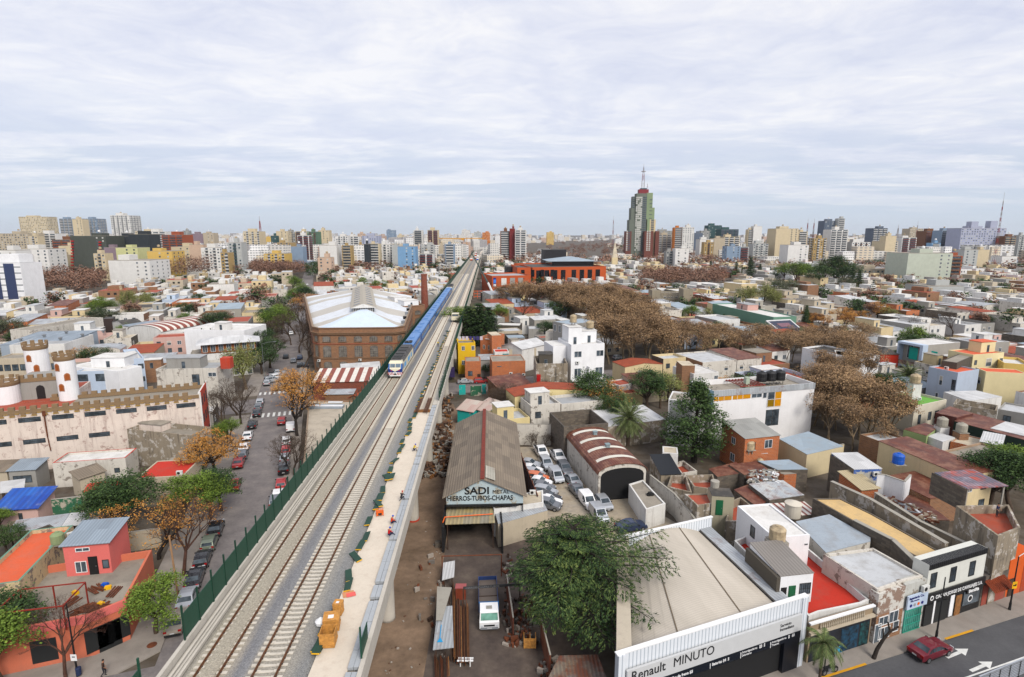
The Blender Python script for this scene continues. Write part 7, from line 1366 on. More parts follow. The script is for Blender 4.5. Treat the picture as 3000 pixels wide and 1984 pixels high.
# LOW-RISE CITY FILLER
FW=[(WHT,19),(DW,16),(CRM,15),(GREY,11),(BGE,13),(BRD,11),(BRO,6),(PLP,4),(PBLUE,3),(PALEY,4),(CONC,6)]
FRf=[(RW,16),(RL,13),(RC,17),(RG,12),(RT,16),(ZN,8),(ZW,5),(ZR,11),(TL,5),(RD,9),(RS,6),(RB,6)]
WN={WHT:'white',DW:'stained white',CRM:'cream',GREY:'grey',BGE:'beige',BRD:'brown brick',BRO:'orange brick',PLP:'pale pink',PBLUE:'pale blue',PALEY:'pale yellow',CONC:'bare concrete'}
RN={RW:'white flat roof',RL:'light grey roof',RC:'cement roof',RG:'grey roof',RT:'terracotta roof',ZN:'zinc roof',ZW:'white sheet roof',ZR:'rusty sheet roof',TL:'clay tile roof',RD:'dark roof',RS:'silvery roof',RB:'beige roof'}
LM=[((-120,150),'behind the castle building'),((-210,230),'left of boulevard trees'),((-190,330),'below the broad white block'),((-120,330),'left behind brick warehouse'),((-70,350),'behind the brick warehouse'),((10,230),'in the lanes beside viaduct'),((-10,430),'beside the far viaduct'),((120,330),'below the orange office building'),((230,280),'behind the sage green wall'),((300,330),'beyond the dark green trees'),((260,200),'behind the grey cube house'),((330,260),'behind the round palms'),((160,170),'behind the cream houses'),((430,420),'under the big blue slab'),((60,520),'near the brown white towers'),((-330,300),'at the left edge'),((-300,430),'between far left brown trees'),((220,480),'below the tall tower'),((110,210),'among the brown plane trees'),((350,520),'under the right skyline'),((-200,480),'below the ochre block')]
def pick(L,rg):
 t=rg.random()*sum(w for _,w in L)
 for a,w in L:
  t-=w
  if t<=0:return a
 return L[-1][0]
rg=random.Random(21)
cand=[]
def road(u,v):
 if-21.5<u<-5.2:return True
 return abs(u)<200 and 133<v<149 or any(uu<u<uu+3 for uu in(104,222,-133,-250,-370,340))
VSTR=[36,136,243,352,470,580,690,800]
v=60.
rows=[]
for vi in range(1,len(VSTR)):
 v0=VSTR[vi-1]+(14.5 if vi<3 else 2);v1=VSTR[vi]-1;n=6
 for k in range(n):rows.append((v0+(v1-v0)*k/n,v0+(v1-v0)*(k+1)/n))
for (va,vb)in rows:
 if vb>720:break
 u=-720.
 while u<760:
  w=rg.uniform(6,12)
  if rg.random()<.12:w*=1.5
  a,b_,c,d=UV(u+.1,va+.1),UV(u+w-.1,va+.1),UV(u+w-.1,vb-.1),UV(u+.1,vb-.1);cx,cy=(a[0]+c[0])/2,(a[1]+c[1])/2;dep=min(p[1]for p in(a,b_,c,d));ww=w;u+=w
  if dep<62 or any(abs(p[0])>p[1]*.93+18 for p in(a,c)) :continue
  if road(u-ww,va)or road(u,va)or road(u-ww/2,va):continue
  if not isf([a,b_,c,d]):
   vm=(va+vb)/2;c,d=UV(u-.1,vm),UV(u-ww+.1,vm)
   if not isf([a,b_,c,d]):
    a,b_=UV(u-ww+.1,vm),UV(u-.1,vm);c,d=UV(u-.1,vb-.1),UV(u-ww+.1,vb-.1)
    if not isf([a,b_,c,d]):continue
  cand.append((hypot(cx,cy),a,ww-.2,hypot(d[0]-a[0],d[1]-a[1])))
cand.sort(key=lambda t:t[0])
stuff=MB();SM=[WHT,DW,CRM,GREY,BGE,BRD,RW,RL,RC,RT,RG,ZN,DK,TKM]
sidx={m:i for i,m in enumerate(SM)}
def in_grove(x,y):
 for gx_,gy_,r_ in GVS:
  if hypot(x-gx_,y-gy_)<r_:return True
 return False
# tree survey:groves as screen polygons of trunk feet, single trees as feet with heights
tr=random.Random(33)
GPL=[];TRS=[]
def GRV(fr,poly,n,h0,h1,kind,lbl,group,sp=5.):
 xs=[p[0]for p in poly];ys=[p[1]for p in poly];got=[];t=0;gp=[G(fr,*p,0)for p in poly]
 if any(k in lbl for k in('clump','park','poplar','charcoal','boulevard')):GPL.append(gp)
 X0,X1=min(p[0]for p in gp),max(p[0]for p in gp);Y0,Y1=min(p[1]for p in gp),max(p[1]for p in gp)
 while len(got)<n and t<n*60:
  t+=1;x,y=tr.uniform(X0,X1),tr.uniform(Y0,Y1)
  if not inp(x,y,gp):continue
  if any((x-a)**2+(y-b)**2<sp*sp for a,b in got):continue
  if not isf([(x-.5,y-.5),(x+.5,y-.5),(x,y+.6)]):continue
  got.append((x,y));k=kind if isinstance(kind,str)else tr.choice(kind);TRS.append((x,y,tr.uniform(h0,h1),k,lbl+(', %s %s part'%(('near','middle','far')[min(2,int(3*(y-Y0)/(Y1-Y0)))],('left','centre','right')[min(2,int(3*(x-X0)/(X1-X0)))])if n>8 else ''),group));GVS.append((x,y,min(sp*.6,3.4)))
GVS=[]
def one(fr,x,y,h,kind,lbl,z=0,group=None):
 p=G(fr,x,y,z);TRS.append((p[0],p[1],h,kind,lbl,group));GVS.append((p[0],p[1],3.2))
AVL='brown leaved plane tree in the dense avenue rows right of viaduct'
GRV('C',((520,60),(1000,95),(1480,330),(1500,560),(1560,640),(2050,600),(1960,330),(1700,80),(1250,-40),(700,-30)),76,13,16.5,'plane',AVL,'brown plane trees of avenue',6.)
GRV('D',((-250,580),(560,640),(1100,720),(1650,800),(2156,760),(2156,540),(1250,540),(600,500),(-250,400)),64,9.5,11.5,'planes','brown plane tree before the sage green wall','brown plane trees behind big white building',5.5)
GRV('D',((1720,1150),(2156,1250),(2600,1568),(2450,1568),(2156,1540),(1680,1400)),12,10,13,'planes','tall half bare plane tree right of big white building','half bare plane trees right of big white building',4.)
GRV('D',((1750,760),(2156,760),(2350,1000),(2156,1100),(1720,1000)),12,9,12,'planes','half bare plane tree behind big white building, right group','half bare plane trees right rear of big white building',4.5)
GRV('L',((0,560),(260,700),(760,760),(760,560),(260,300),(0,250)),12,8,11,'planes','half bare plane tree along the street before the violet row house','half bare plane trees before the violet row house',4.)
GRV('U',((500,530),(1040,540),(1040,440),(820,380),(480,400)),60,11,15,'planef','brown park tree left of tall tower','brown park trees left of tall tower',9)
GRV('U',((130,480),(300,480),(950,350),(900,330),(150,360)),30,11,15,'planef','distant brown park tree right of viaduct','distant brown park trees',11)
GRV('U',((1180,790),(1950,800),(1930,690),(1200,700)),60,12,15,'planef','brown tree in the rounded clump below tall tower','brown clump below tall tower',6.5)
GRV('U',((1300,560),(2300,560),(2371,480),(1300,500)),44,11,14,'planef','brown street tree under the tower blocks on right','brown street trees under the right tower blocks',9)
GRV('S',((430,830),(980,850),(1000,700),(430,700)),46,11,15,'planef','brown tree before charcoal block','brown trees before charcoal block',7)
GRV('S',((150,760),(390,800),(350,680),(160,660)),8,12,16,'planef','brown tree between striped white building and the white blank walled block','brown trees beside striped white building',7)
GRV('S',((1590,720),(2010,730),(2010,690),(1600,680)),14,18,24,'poplar','tall bare poplar before cream blocks','bare poplars before cream blocks',4.5)
GRV('S',((2200,700),(2371,700),(2371,640),(2200,650)),8,12,15,'planef','brown tree left of blue grey blank wall block','brown trees left of blue grey wall block',7)
GRV('T',((0,690),(420,690),(400,620),(0,600)),60,12,15,'planef','brown tree on left side of green boulevard','brown trees beside green boulevard',5.5)
GRV('T',((560,690),(1010,660),(1500,600),(1500,570),(560,640)),16,9,13,'planef','brown tree in the blocks behind brick warehouse roof','brown trees behind brick warehouse',8)
GRV('T',((1500,330),(2250,350),(2250,300),(1700,320)),24,10,14,'planef','faint brown tree at the far bend of viaduct','faint brown trees at the viaduct bend',14)
GRV('V',((0,520),(700,520),(700,470),(0,470)),34,10,13,'planef','brown street tree below cream and dark blue towers','brown street trees below cream tower',10)
GRV('V',((700,1000),(1050,1010),(1050,940),(700,930)),4,8,11,'bare','bare spreading tree before the yellow house on right','bare spreading trees before the yellow house',7)
GRV('V',((60,830),(800,860),(800,760),(60,760)),14,6,9,'orange','orange brown shrub tree before dark green trees','orange shrubs before dark green trees',7)
GRV('V',((1780,720),(2300,720),(2300,620),(1800,640)),8,8,11,'planef','brown tree right of big pale green grey block','brown trees right of pale green grey block',8)
GRV('V',((300,1265),(700,1265),(1100,1230),(1000,1130),(300,1130)),8,6,9,'orange','small orange leaved street tree near the slate pavilion','orange street trees near the slate pavilion',7)
GRV('V',((1150,1240),(1700,1260),(1760,1160),(1250,1130)),6,7,10,'bare','bare branched street tree behind grey cube house','bare street trees behind grey cube house',6)
GRV('V',((750,430),(980,430),(980,330),(750,330)),16,14,20,'greenf','dark green tree on wooded rise behind dark blue tower','wooded rise behind dark blue tower',12)
GRV('V',((1900,560),(2350,540),(2350,420),(2000,430)),12,12,16,'greenf','dark green tree beside big white and blue slab','green trees beside white and blue slab',10)
GRV('V',((300,330),(560,330),(560,300),(300,300)),6,14,18,'greenf','distant green tree left of dark blue tower','distant green trees left of dark blue tower',14)
GRV('V',((0,340),(420,340),(420,310),(0,310)),16,13,17,'greenf','distant dark green tree on right horizon','distant green trees on right horizon',18)
GRV('U',((800,335),(1040,335),(1040,310),(800,310)),10,14,18,'greenf','distant green tree on horizon left of tall tower','distant green trees left of tall tower',20)
GRV('T',((430,700),(560,700),(600,600),(500,560),(420,600)),14,9,13,'green','green boulevard tree at the far end of left street','green boulevard trees',5)
GRV('A',((820,-20),(1100,-10),(1130,60),(860,70)),1,7,8,'green','x','y',6)
TRS.pop()if TRS[-1][4]=='x' else None
one('S',930,1045,10,'green','broad bright green tree with flat crown, left of pale willow');one('S',870,1050,8,'green','smaller green tree touching the broad flat crowned tree')
one('S',1030,1045,8.5,'green','rightmost green crown of flat crowned pair');one('S',1245,1040,14,'willow','round pale green willow, left of centre');one('S',1330,1010,12,'willow','second pale green willow behind round one')
one('S',270,800,12,'greend','dark green tree hiding behind striped white building');one('A',1120,330,7,'green','green shrubby tree beside rust striped barrel shed');one('S',1870,960,8,'greend','dark green tree in the gardens left of boulevard');one('S',1560,960,6,'greend','dark bush in the gardens left of boulevard')
one('S',1500,900,7,'bare','bare brown tree beside green tree in the left gardens');one('S',2230,930,6,'greend','dark green bush beside solar panels');one('S',2040,760,6,'greend','dark green bush by the white terrace house on left')
one('T',340,820,12,'green','green street tree on boulevard, farthest of three at the grey house');one('T',420,900,11,'green','green street tree on boulevard behind pale office');one('T',470,950,11,'greend','dark green street tree on boulevard beside warehouse');one('T',470,1060,12,'orange','yellow brown street tree beside brick warehouse roof');one('T',350,960,10,'green','green street tree left of parked cars on boulevard')
one('T',150,1240,12,'green','broad green street tree left of street near the white houses');one('T',240,1200,11,'green','second green street tree left of street near the white houses');one('B',290,330,9,'bare','reddish bare street tree between two green ones on left street');one('B',220,470,9,'greend','dark green street tree above the parked pickup');one('B',290,560,9,'greend','dark green street tree left of asphalt, below other dark one')
one('B',560,420,11,'bare','bare dark street tree against the left wall of brick warehouse');one('B',600,560,10,'bare','bare dark street tree at the warehouse corner');one('B',480,350,12,'bare','bare dark street tree further along the warehouse wall');one('B',520,250,12,'bare','bare dark street tree furthest along the warehouse wall');one('T',440,1180,11,'bare','bare grey street tree level with the warehouse roof corner')
one('B',70,760,13,'willow','pale green weeping willow on corner left of crossing');one('B',20,1080,10,'bare','leafless grey street tree beside castle side front');one('A',2080,1200,9,'bare','thin bare tree on pavement at the castle corner');one('A',2190,1000,9,'bare','leafless twisted tree on pavement before the white apartments');one('A',2130,1260,5,'green','small green shrub on pavement by the castle corner')
one('A',2000,1560,8.5,'orange','orange leaved street tree beside red roof house');one('A',1900,1590,7.5,'orange','lower orange leaved tree touching the castle corner')
one('B',560,1010,11,'orange','large orange brown tree spreading over the zebra crossing');one('B',500,900,9,'orange','orange brown tree crown furthest over the crossing');one('B',540,1190,10,'orangeb','half bare orange brown tree leaning over the parked van');one('B',520,1560,8,'bare','bare many twigged tree before flat roof workshop');one('B',460,1500,7,'bare','second bare many twigged tree before flat roof workshop')
one('F',1650,330,6.6,'green','large bright green street tree left of street below red roof');one('F',1440,330,6.,'green','bright green street tree touching the red roof house');one('F',1740,260,6.4,'greend','darker green street tree crown at the street lamp');one('F',980,420,8,'greend','dark green tree behind long grey canopy');one('F',900,400,7,'greend','dark green tree at the end of grey canopy')
one('F',1440,780,9.5,'bareb','tall reddish half bare tree beside parked cars');one('F',1250,640,8,'orangeb','orange tinged half bare tree behind telegraph pole');one('F',1060,560,6.5,'orangeb','low orange half bare tree beside pink room');one('F',1230,1230,6.2,'green','green street tree on pavement of salmon corner shop');one('F',520,1590,6.8,'barer','bare brown twigged tree before salmon corner shop')
one('F',10,1640,7.5,'green','green tree at the bottom left corner');one('F',-60,1500,7,'greend','dark green tree cut by the left edge above the corner');one('F',60,620,4.2,'greend','dark hedge like tree left of coral roof');one('F',20,430,3.6,'green','yellowish shrub at the left edge beside grey canopy')
one('C',230,345,14,'firw','big dark green conifer beside viaduct, left mass');one('C',330,345,15,'firw','big dark green conifer beside viaduct, middle mass');one('C',410,320,13,'firw','big dark green conifer beside viaduct, right mass');one('C',180,260,12,'green','lighter green tree on viaduct side of big conifers')
one('C',930,310,7.5,'greend','small dark green tree left of grey blue house');one('C',390,640,4,'greend','dark shrub beside brick hut')
one('C',1670,780,5.6,'palmq','small drooping palm beside coral yard');one('C',1690,1275,9.,'palm','large date palm with thick crown behind red vaulted shed');one('C',1990,930,8,'greenl','loose light green tree behind date palm');one('C',2060,870,7,'greenl','loose light green tree left of dark cypress')
one('K',520,800,15.,'cypress','tall dark evergreen tree against the big white building')
one('I',1510,1080,12.,'cedar','huge spreading dark green cedar between truck yard and the vaulted garage')
one('D',290,200,9,'green','round bright green tree left of sage green wall');one('D',470,180,7,'greenl','yellowish green tree at the corner of sage green wall');one('D',660,240,6,'firg','dark green shrub against the sage green wall, leftmost');one('D',850,280,4.5,'greend','dark green hedge plant against the sage green wall, middle');one('D',1070,270,4.5,'greend','dark green hedge plant against the sage green wall, right');one('D',1600,250,10,'firg','dark green bamboo-like clump right of slate pavilion')
one('D',2070,500,8,'palmq','queen palm beside raised wooden hut');one('E',800,1010,8.6,'palm','large date palm left of tank column');one('E',460,960,5,'palmq','banana like palm beside date palm');one('E',600,720,6,'greend','dark green garden tree below red hut');one('E',520,700,5,'greend','dark green garden bush beside white corner house')
one('V',250,780,20,'green','great round green tree of dark wooded clump, left');one('V',150,720,16,'green','green tree at the left end of wooded clump');one('V',350,760,17,'green','green tree right of great round one');one('V',80,900,14,'olive','grey green tree before wooded clump, left');one('V',170,880,13,'olive','grey green tree before wooded clump');one('V',600,790,24,'greend','tallest very dark tree of wooded clump');one('V',680,800,20,'greend','very dark tree right of tallest one');one('V',500,820,18,'greend','very dark tree left of tallest one');one('V',760,840,18,'firg','very dark conifer at the right of wooded clump');one('V',830,830,16,'firg','last very dark conifer of wooded clump');one('V',640,860,13,'olive','greyish tree at the foot of tallest dark tree');one('V',480,700,19,'palm','tall palm rising from the wooded clump')
one('V',955,900,13,'arauc','tiered Norfolk Island pine on right');one('V',1215,860,10,'palmq','queen palm right of tiered pine');one('V',1075,950,9,'palm','round headed palm before tiered pine');one('V',220,920,9,'palm','palm before grey green trees');one('V',340,1180,9,'firg','dark green clump beside slate pavilion');one('V',690,1300,9,'palmq','feathery palm at the red graffiti wall')
one('V',30,1010,13,'willow','yellow green willow right of sage green wall top, left');one('U',2200,1000,14,'willow','yellow green willow mass behind sage green wall, left');one('U',2300,990,15,'willow','yellow green willow mass behind sage green wall, right')
one('V',1110,1110,8,'greenl','olive coloured street tree left of maroon house');one('V',2010,1150,6,'greend','dark green garden tree on far right');one('V',1950,870,8,'greend','dark green trees behind white roofs on far right');one('V',900,500,9,'greend','round dark tree in the white roofs right of wooded clump');one('V',1260,680,9,'green','green tree left of big pale green grey block');one('V',1750,430,14,'greenf','dark umbrella pine left of big white and blue slab')
one('U',2070,680,15,'firg','tall dark conifer right of brown clump');one('U',2200,710,20,'firg','tallest dark conifer between clump and wooded rise');one('U',2290,700,14,'firg','dark conifer right of tallest one');one('U',1835,640,13,'firg','dark conifer right of brown clump, in the white roofs');one('U',1940,650,11,'palm','round palm right of dark conifer in the white roofs');one('U',1670,575,9,'greend','round dark tree below bright white low pair');one('U',1105,575,10,'greend','round dark tree left of brown clump');one('U',1250,990,6,'greenl','yellow green shrub before grey tank block');one('U',1440,1010,12,'bareg','pale bare tree before grey tank block');one('U',1750,910,6,'palmq','small palm right of grey tank block');one('U',730,780,7,'green','green tree among the brown ones below orange building')
one('T',905,530,20,'firg','dark conifer between apartment blocks behind warehouse');one('T',535,480,20,'firg','tall dark conifer at the green boulevard');one('T',1100,740,8,'arauc','small dark tiered pine behind warehouse roof');one('T',1120,820,9,'green','green tree right of warehouse roof');one('T',980,790,9,'green','green tree behind warehouse roof');one('T',1420,1160,6,'green','small green tree between warehouse and brick depot');one('T',1120,560,9,'green','small green tree among the cream blocks')
one('X',710,890,8,'firg','dark green tree at the left end of orange red building');one('X',1560,630,9,'palm','palm in the roof garden region behind orange red building')
one('L',1950,1350,8.5,'greend','large dark green tree behind patchwork sheet roof');one('L',2200,1400,9,'greend','large dark green tree at the right edge');one('L',2100,1150,8,'green','green tree behind corner house, upper')
one('J',1890,1640,6.6,'palmq','queen palm on pavement before the blue painted house')
for gp in GPL:occ(ccw(list(gp)),1)
cand=[c for c in cand if isf([c[1],(c[1][0]+E1[0]*c[2],c[1][1]+E1[1]*c[2]),(c[1][0]+E1[0]*c[2]+E2[0]*c[3],c[1][1]+E1[1]*c[2]+E2[1]*c[3]),(c[1][0]+E2[0]*c[3],c[1][1]+E2[1]*c[3])])]
for k,(px,py,h_,kd)in enumerate(((300,500,9,'bare'),(210,620,8,'greend'),(330,300,9,'bare'),(400,180,10,'green'),(430,60,10,'greend'),(330,120,9,'bare'),(560,160,10,'bare'),(590,30,10,'orange'),(620,350,9,'bare'),(250,200,9,'greend'),(300,60,10,'greend'),(260,400,8,'greend'),(345,210,9,'bare'))):one('B',px,py,h_,kd,'street tree lining the boulevard beside brick warehouse, '+('first','second','third','fourth','fifth','sixth','seventh','eighth','ninth','tenth','eleventh','twelfth','last')[k]+' of extra row',group='boulevard row')
nh=0;seen={}
for dist,a,w_,d_ in cand:
 cx,cy=a[0]+E1[0]*w_/2+E2[0]*d_/2,a[1]+E1[1]*w_/2+E2[1]*d_/2
 if in_grove(cx,cy)or rg.random()<.02:continue
 if rg.random()<.18 and dist>110:
  for _ in range(rg.randint(1,3)):TRS.append((cx+rg.uniform(-4,4),cy+rg.uniform(-6,6),rg.uniform(6,11),rg.choice(['green','greend','greend','bare','planef' if dist>260 else 'bare','greend','orange','olive','firg']),rg.choice(('small','leafy','spreading','dense'))+' garden tree '+min(LM,key=lambda q:(q[0][0]-cx)**2+(q[0][1]-cy)**2)[1],'garden trees among the low houses'))
  continue
 wm_=pick(FW,rg);rm_=pick(FRf,rg);z=rg.choice([3.3,3.6,3.9,4.2,4.6,5.,5.6,6.2,6.6,6.9])if rg.random()<.95 or dist<260 else rg.uniform(8,11);dd=d_*rg.uniform(.8,1.);sheetroof=rm_ in(ZN,ZW,ZR,TL,RS)
 if nh<285:
  st='two-storey' if z>6 else 'low'
  if z>9:st='three-storey'
  lm=min(LM,key=lambda q:(q[0][0]-cx)**2+(q[0][1]-cy)**2)[1];hasroom=rg.random()<.62 and not sheetroof;hastank=rg.random()<.65;base='%s %s house, %s'%(st,WN[wm_],RN[rm_]);ex_=(', roof room' if hasroom else '')+(', tank' if hastank else '')+',';lab=base+ex_+' '+lm;win=[]
  if dist<330:
   for k in range(int(w_/3)):
    if rg.random()<.75:win.append(('f',1.5+k*3,z-2.,1.2,1.3,rg.choice('dwsg')))
   if z>6:
    for k in range(int(w_/3)):
     if rg.random()<.6:win.append(('f',1.5+k*3,1.7,1.2,1.5,rg.choice('dwg')))
   if cx<0:
    for k in range(int(dd/5)):
     if rg.random()<.4:win.append(('r',2+k*5,z-2.,1.1,1.2,rg.choice('dws')))
   else:
    for k in range(int(dd/5)):
     if rg.random()<.4:win.append(('l',2+k*5,z-2.,1.1,1.2,rg.choice('dws')))
  rooms=((rg.uniform(.5,w_*.3),dd*rg.uniform(.2,.5),w_*rg.uniform(.55,.8),dd*.85,rg.uniform(2.2,2.8),wm_,rg.choice([RW,RL,RC])),)if hasroom and dd>5 else();tk=((w_*rg.uniform(.2,.8),dd*rg.uniform(.3,.6),.55,1.2,TKM if rg.random()<.6 else WP,rg.uniform(.4,1.6)),)if hastank else();kind='flat' if not sheetroof else rg.choice(['shed','shed','gable' if rm_ is not RS else 'shed','barrel' if rm_ in(ZR,ZN)and w_>9 else 'shed'])
  if kind!='flat':tk=()
  h=HS('house',lab,'house',a,GA,w_,dd,z,wm_,rm_,par=rg.choice([.3,.6,.9]),kind=kind,rise=rg.uniform(.4,1.4),win=win,rooms=rooms,tanks=tk,noc=True,oh=.1,side=rg.choice([None,DW,BRD,GREY,DGY,WHT,BRG])if kind=='flat' else None);seen.setdefault(lab,[]).append(h);nh+=1
 else:
  wi=sidx.get(wm_,0);ri=sidx.get(rm_,sidx[RW]if rg.random()<.5 else sidx[RL]);C,S=E1;P=lambda x,y:(a[0]+x*C-y*S,a[1]+x*S+y*C);poly=[P(0,0),P(w_,0),P(w_,dd),P(0,dd)];stuff.prism(poly,0,z,wi,bot=False,top=False);stuff.add([(p[0],p[1],z)for p in poly],[(0,1,2,3)],ri)
  if rg.random()<.75:x0=rg.uniform(.1,.5)*w_;stuff.prism([P(x0,dd*.3),P(x0+w_*.4,dd*.3),P(x0+w_*.4,dd*.8),P(x0,dd*.8)],z+.01,z+rg.uniform(1.5,3),wi,bot=False)
  if rg.random()<.4:x,y=P(w_*.7,dd*.2);stuff.lathe([(.7,z),(.7,z+2),(.1,z+2.2)],8,(x,y,0),SM.index(TKM))
  for k in range(int(w_/3)):
   if rg.random()<.55:
    p,q=P(1+k*3,-.04),P(2.3+k*3,-.04);stuff.quad((p[0],p[1],z-2.4),(q[0],q[1],z-2.4),(q[0],q[1],z-1.2),(p[0],p[1],z-1.2),SM.index(DK))
for lab,L in seen.items():
 if len(L)>1:
  for h in L:h['group']='look-alike '+lab[:60]
tag(stuff.bd('distant_low_houses',SM),'mass of small flat roofed houses filling the middle distance','houses',kind='stuff')
m,nt,bs=newmat('distant_facades');u_,s_=uvw(nt);b_=_n(nt,'ShaderNodeTexBrick',offset=.0);LK(nt,u_,b_.inputs['Vector']);b_.inputs['Scale'].default_value=1;b_.inputs['Brick Width'].default_value=4.;b_.inputs['Row Height'].default_value=3.;b_.inputs['Mortar Size'].default_value=.9;b_.inputs['Color1'].default_value=(.16,.17,.19,1);b_.inputs['Color2'].default_value=(.30,.30,.30,1)
g_=_n(nt,'ShaderNodeNewGeometry');rc_=rp_(nt,g_.outputs['Random Per Island'],[(.0,(.62,.60,.56)),(.3,(.60,.52,.40)),(.5,(.68,.67,.66)),(.65,(.38,.36,.36)),(.75,(.45,.30,.22)),(.85,(.70,.69,.68)),(.95,(.35,.42,.52))],'CONSTANT')
sp_=_n(nt,'ShaderNodeSeparateXYZ');LK(nt,g_.outputs['Normal'],sp_.inputs[0]);bl_=mx_(nt,b_.outputs['Fac'],b_.outputs['Color'],rc_);lt=_n(nt,'ShaderNodeMath',operation='GREATER_THAN');LK(nt,sp_.outputs[2],lt.inputs[0]);lt.inputs[1].default_value=.5
LK(nt,mx_(nt,lt.outputs[0],bl_,mx_(nt,.4,rc_,(.5,.5,.5))),bs.inputs['Base Color']);bs.inputs['Roughness'].default_value=.9
sk=MB();rs=random.Random(9)
for i in range(5600):
 Y=700+ (rs.random()**1.6)*4600;x=rs.uniform(-1.02,1.02)*(Y*.93+30);u=x*E1[0]+Y*E1[1]
 if abs(x+18+.042*Y)<16 and Y<1300:continue
 left=x<Y*-.02;p=rs.random()
 if not left and 620<Y<1500 and-.02<x/Y<.34:h=rs.uniform(3,7)if p<.9 else rs.uniform(9,16)
 elif left:h=rs.choice([6,9,14,20,24,28,32])if p<.75 else rs.uniform(4,8)
 else:h=rs.uniform(4,8)if p<.72 else rs.choice([12,18,24,30])
 if Y<1000:h=min(h,26)
 if Y>2400:h=min(h*rs.uniform(.9,1.35),40+rs.random()*14)
 w=rs.uniform(8,20)if h>8 else rs.uniform(8,16);w*=1+Y/5200;d=w*rs.uniform(.6,1.1)
 if not isf([(x-w/2,Y),(x+w/2,Y),(x+w/2,Y+d),(x-w/2,Y+d)]):continue
 sk.box(x-w/2,Y,0,x+w/2,Y+d,h,0,rz=GA if rs.random()<.7 else GA-R(30))
tag(sk.bd('distant_city_blocks',m),'endless pale apartment blocks fading towards the horizon','skyline',kind='stuff')
# TRS
BARK=PL(0,(.13,.095,.07),.95,0,.3,2);BARKP=PL(0,(.34,.27,.19),.95,0,.3,1.5);BARKD=PL(0,(.05,.038,.03),.95,0,.3,2);BARKR=PL(0,(.13,.07,.05),.95,0,.3,2)
LF=dict(
 plane=LFM(0,[(.05,(.05,.034,.023)),(.35,(.14,.088,.05)),(.6,(.24,.148,.078)),(.9,(.38,.245,.125))]),
 far=LFM(0,[(.05,(.10,.055,.04)),(.4,(.17,.09,.06)),(.7,(.24,.13,.085)),(.95,(.30,.18,.12))]),
 orange=LFM(0,[(.05,(.17,.07,.015)),(.4,(.34,.14,.025)),(.7,(.47,.21,.04)),(.95,(.50,.28,.08))]),
 green=LFM(0,[(.05,(.025,.045,.010)),(.35,(.065,.11,.016)),(.65,(.12,.19,.025)),(.95,(.21,.28,.045))]),
 greend=LFM(0,[(.05,(.010,.022,.010)),(.4,(.022,.045,.015)),(.7,(.042,.078,.022)),(.95,(.075,.12,.035))]),
 olive=LFM(0,[(.05,(.04,.05,.03)),(.5,(.085,.095,.055)),(.95,(.14,.15,.085))]),
 willow=LFM(0,[(.05,(.07,.08,.025)),(.4,(.14,.155,.045)),(.7,(.22,.24,.07)),(.95,(.30,.31,.11))]),
 cedar=LFM(0,[(.15,(.008,.017,.009)),(.42,(.022,.046,.016)),(.62,(.055,.095,.025)),(.88,(.15,.185,.05))]),
 palm=LFM(0,[(.05,(.03,.045,.015)),(.5,(.075,.11,.035)),(.95,(.16,.19,.07))]))
def SKL(rg,h,trunk,spread,levels,nb,up,r0,droop=.0,lean=.0,wob=.12):
 sgs=[];tips=[]
 def grow(p,d,L,r,lv):
  n=3 if lv<2 else 2;q=p
  for i in range(n):
   d=(d+Vector((rg.gauss(0,wob),rg.gauss(0,wob),rg.gauss(0,wob)*.6-droop*(lv>0)*.12))).normalized();q2=q+d*(L/n);r2=r*(1-.22*(i+1)/n*1.1);sgs.append((q,q2,r*(1-.22*i/n),r2,lv));q=q2
   if lv>=2:tips.append((q,lv))
  r=r*.78
  if lv>=levels:tips.append((q,lv));return
  k=nb[min(lv,len(nb)-1)];ph=rg.uniform(0,6.28)
  for j in range(k):
   a=ph+2*pi*j/k+rg.uniform(-.4,.4);sp=spread[min(lv,len(spread)-1)]*rg.uniform(.7,1.2);ax=d.orthogonal().normalized();ay=d.cross(ax);nd=(d*cos(sp)+(ax*cos(a)+ay*sin(a))*sin(sp));nd.z+=up;nd.normalize();grow(q,nd,L*rg.uniform(.62,.82)if lv else L*rg.uniform(.55,.8),r*.72,lv+1)
 grow(Vector((0,0,-.15)),Vector((lean,0,1)).normalized(),trunk,r0,0);zm=max(t[0].z for t in tips);k=h/zm;sgs=[(a*k,b*k,r*k,s*k,l)for a,b,r,s,l in sgs];tips=[(p*k,l)for p,l in tips];return sgs,tips
def LVS(b,rg,centers,n,size,rad,flat=.6,droop=0,thin=1.,inside=None):
 v,f=b.v,b.f
 for _ in range(n):
  c=centers[int(rg.random()*len(centers))];x,y,z=c[0]+rg.gauss(0,rad),c[1]+rg.gauss(0,rad),c[2]+rg.gauss(0,rad*flat);s=size*rg.uniform(.6,1.3);a=rg.uniform(0,6.283);t=rg.uniform(-.9,.9);ux,uy,uz=cos(a),sin(a),rg.uniform(-.5,.5)-droop;k=s/sqrt(ux*ux+uy*uy+uz*uz);ux*=k;uy*=k;uz*=k;wx,wy,wz=-sin(a)*cos(t)*s*.5*thin,cos(a)*cos(t)*s*.5*thin,sin(t)*s*.5*thin;o=len(v);v.append((x-ux*.5,y-uy*.5,z-uz*.5));v.append((x+wx,y+wy,z+wz));v.append((x+ux*.5,y+uy*.5,z+uz*.5));v.append((x-wx,y-wy,z-wz));f.append((o,o+1,o+2,o+3));b.m.append(0)
def tms(sgs,maxlv,mat,n0=7,minr=.012,name='trunk'):
 b=MB()
 for a,c,r,s,l in sgs:
  if l<=maxlv:b.tube(a,c,max(r,minr),max(s,minr),n=n0 if l==0 else(5 if l<2 else 3),caps=False)
 return b.mesh(name,mat,True)
PROTO={}
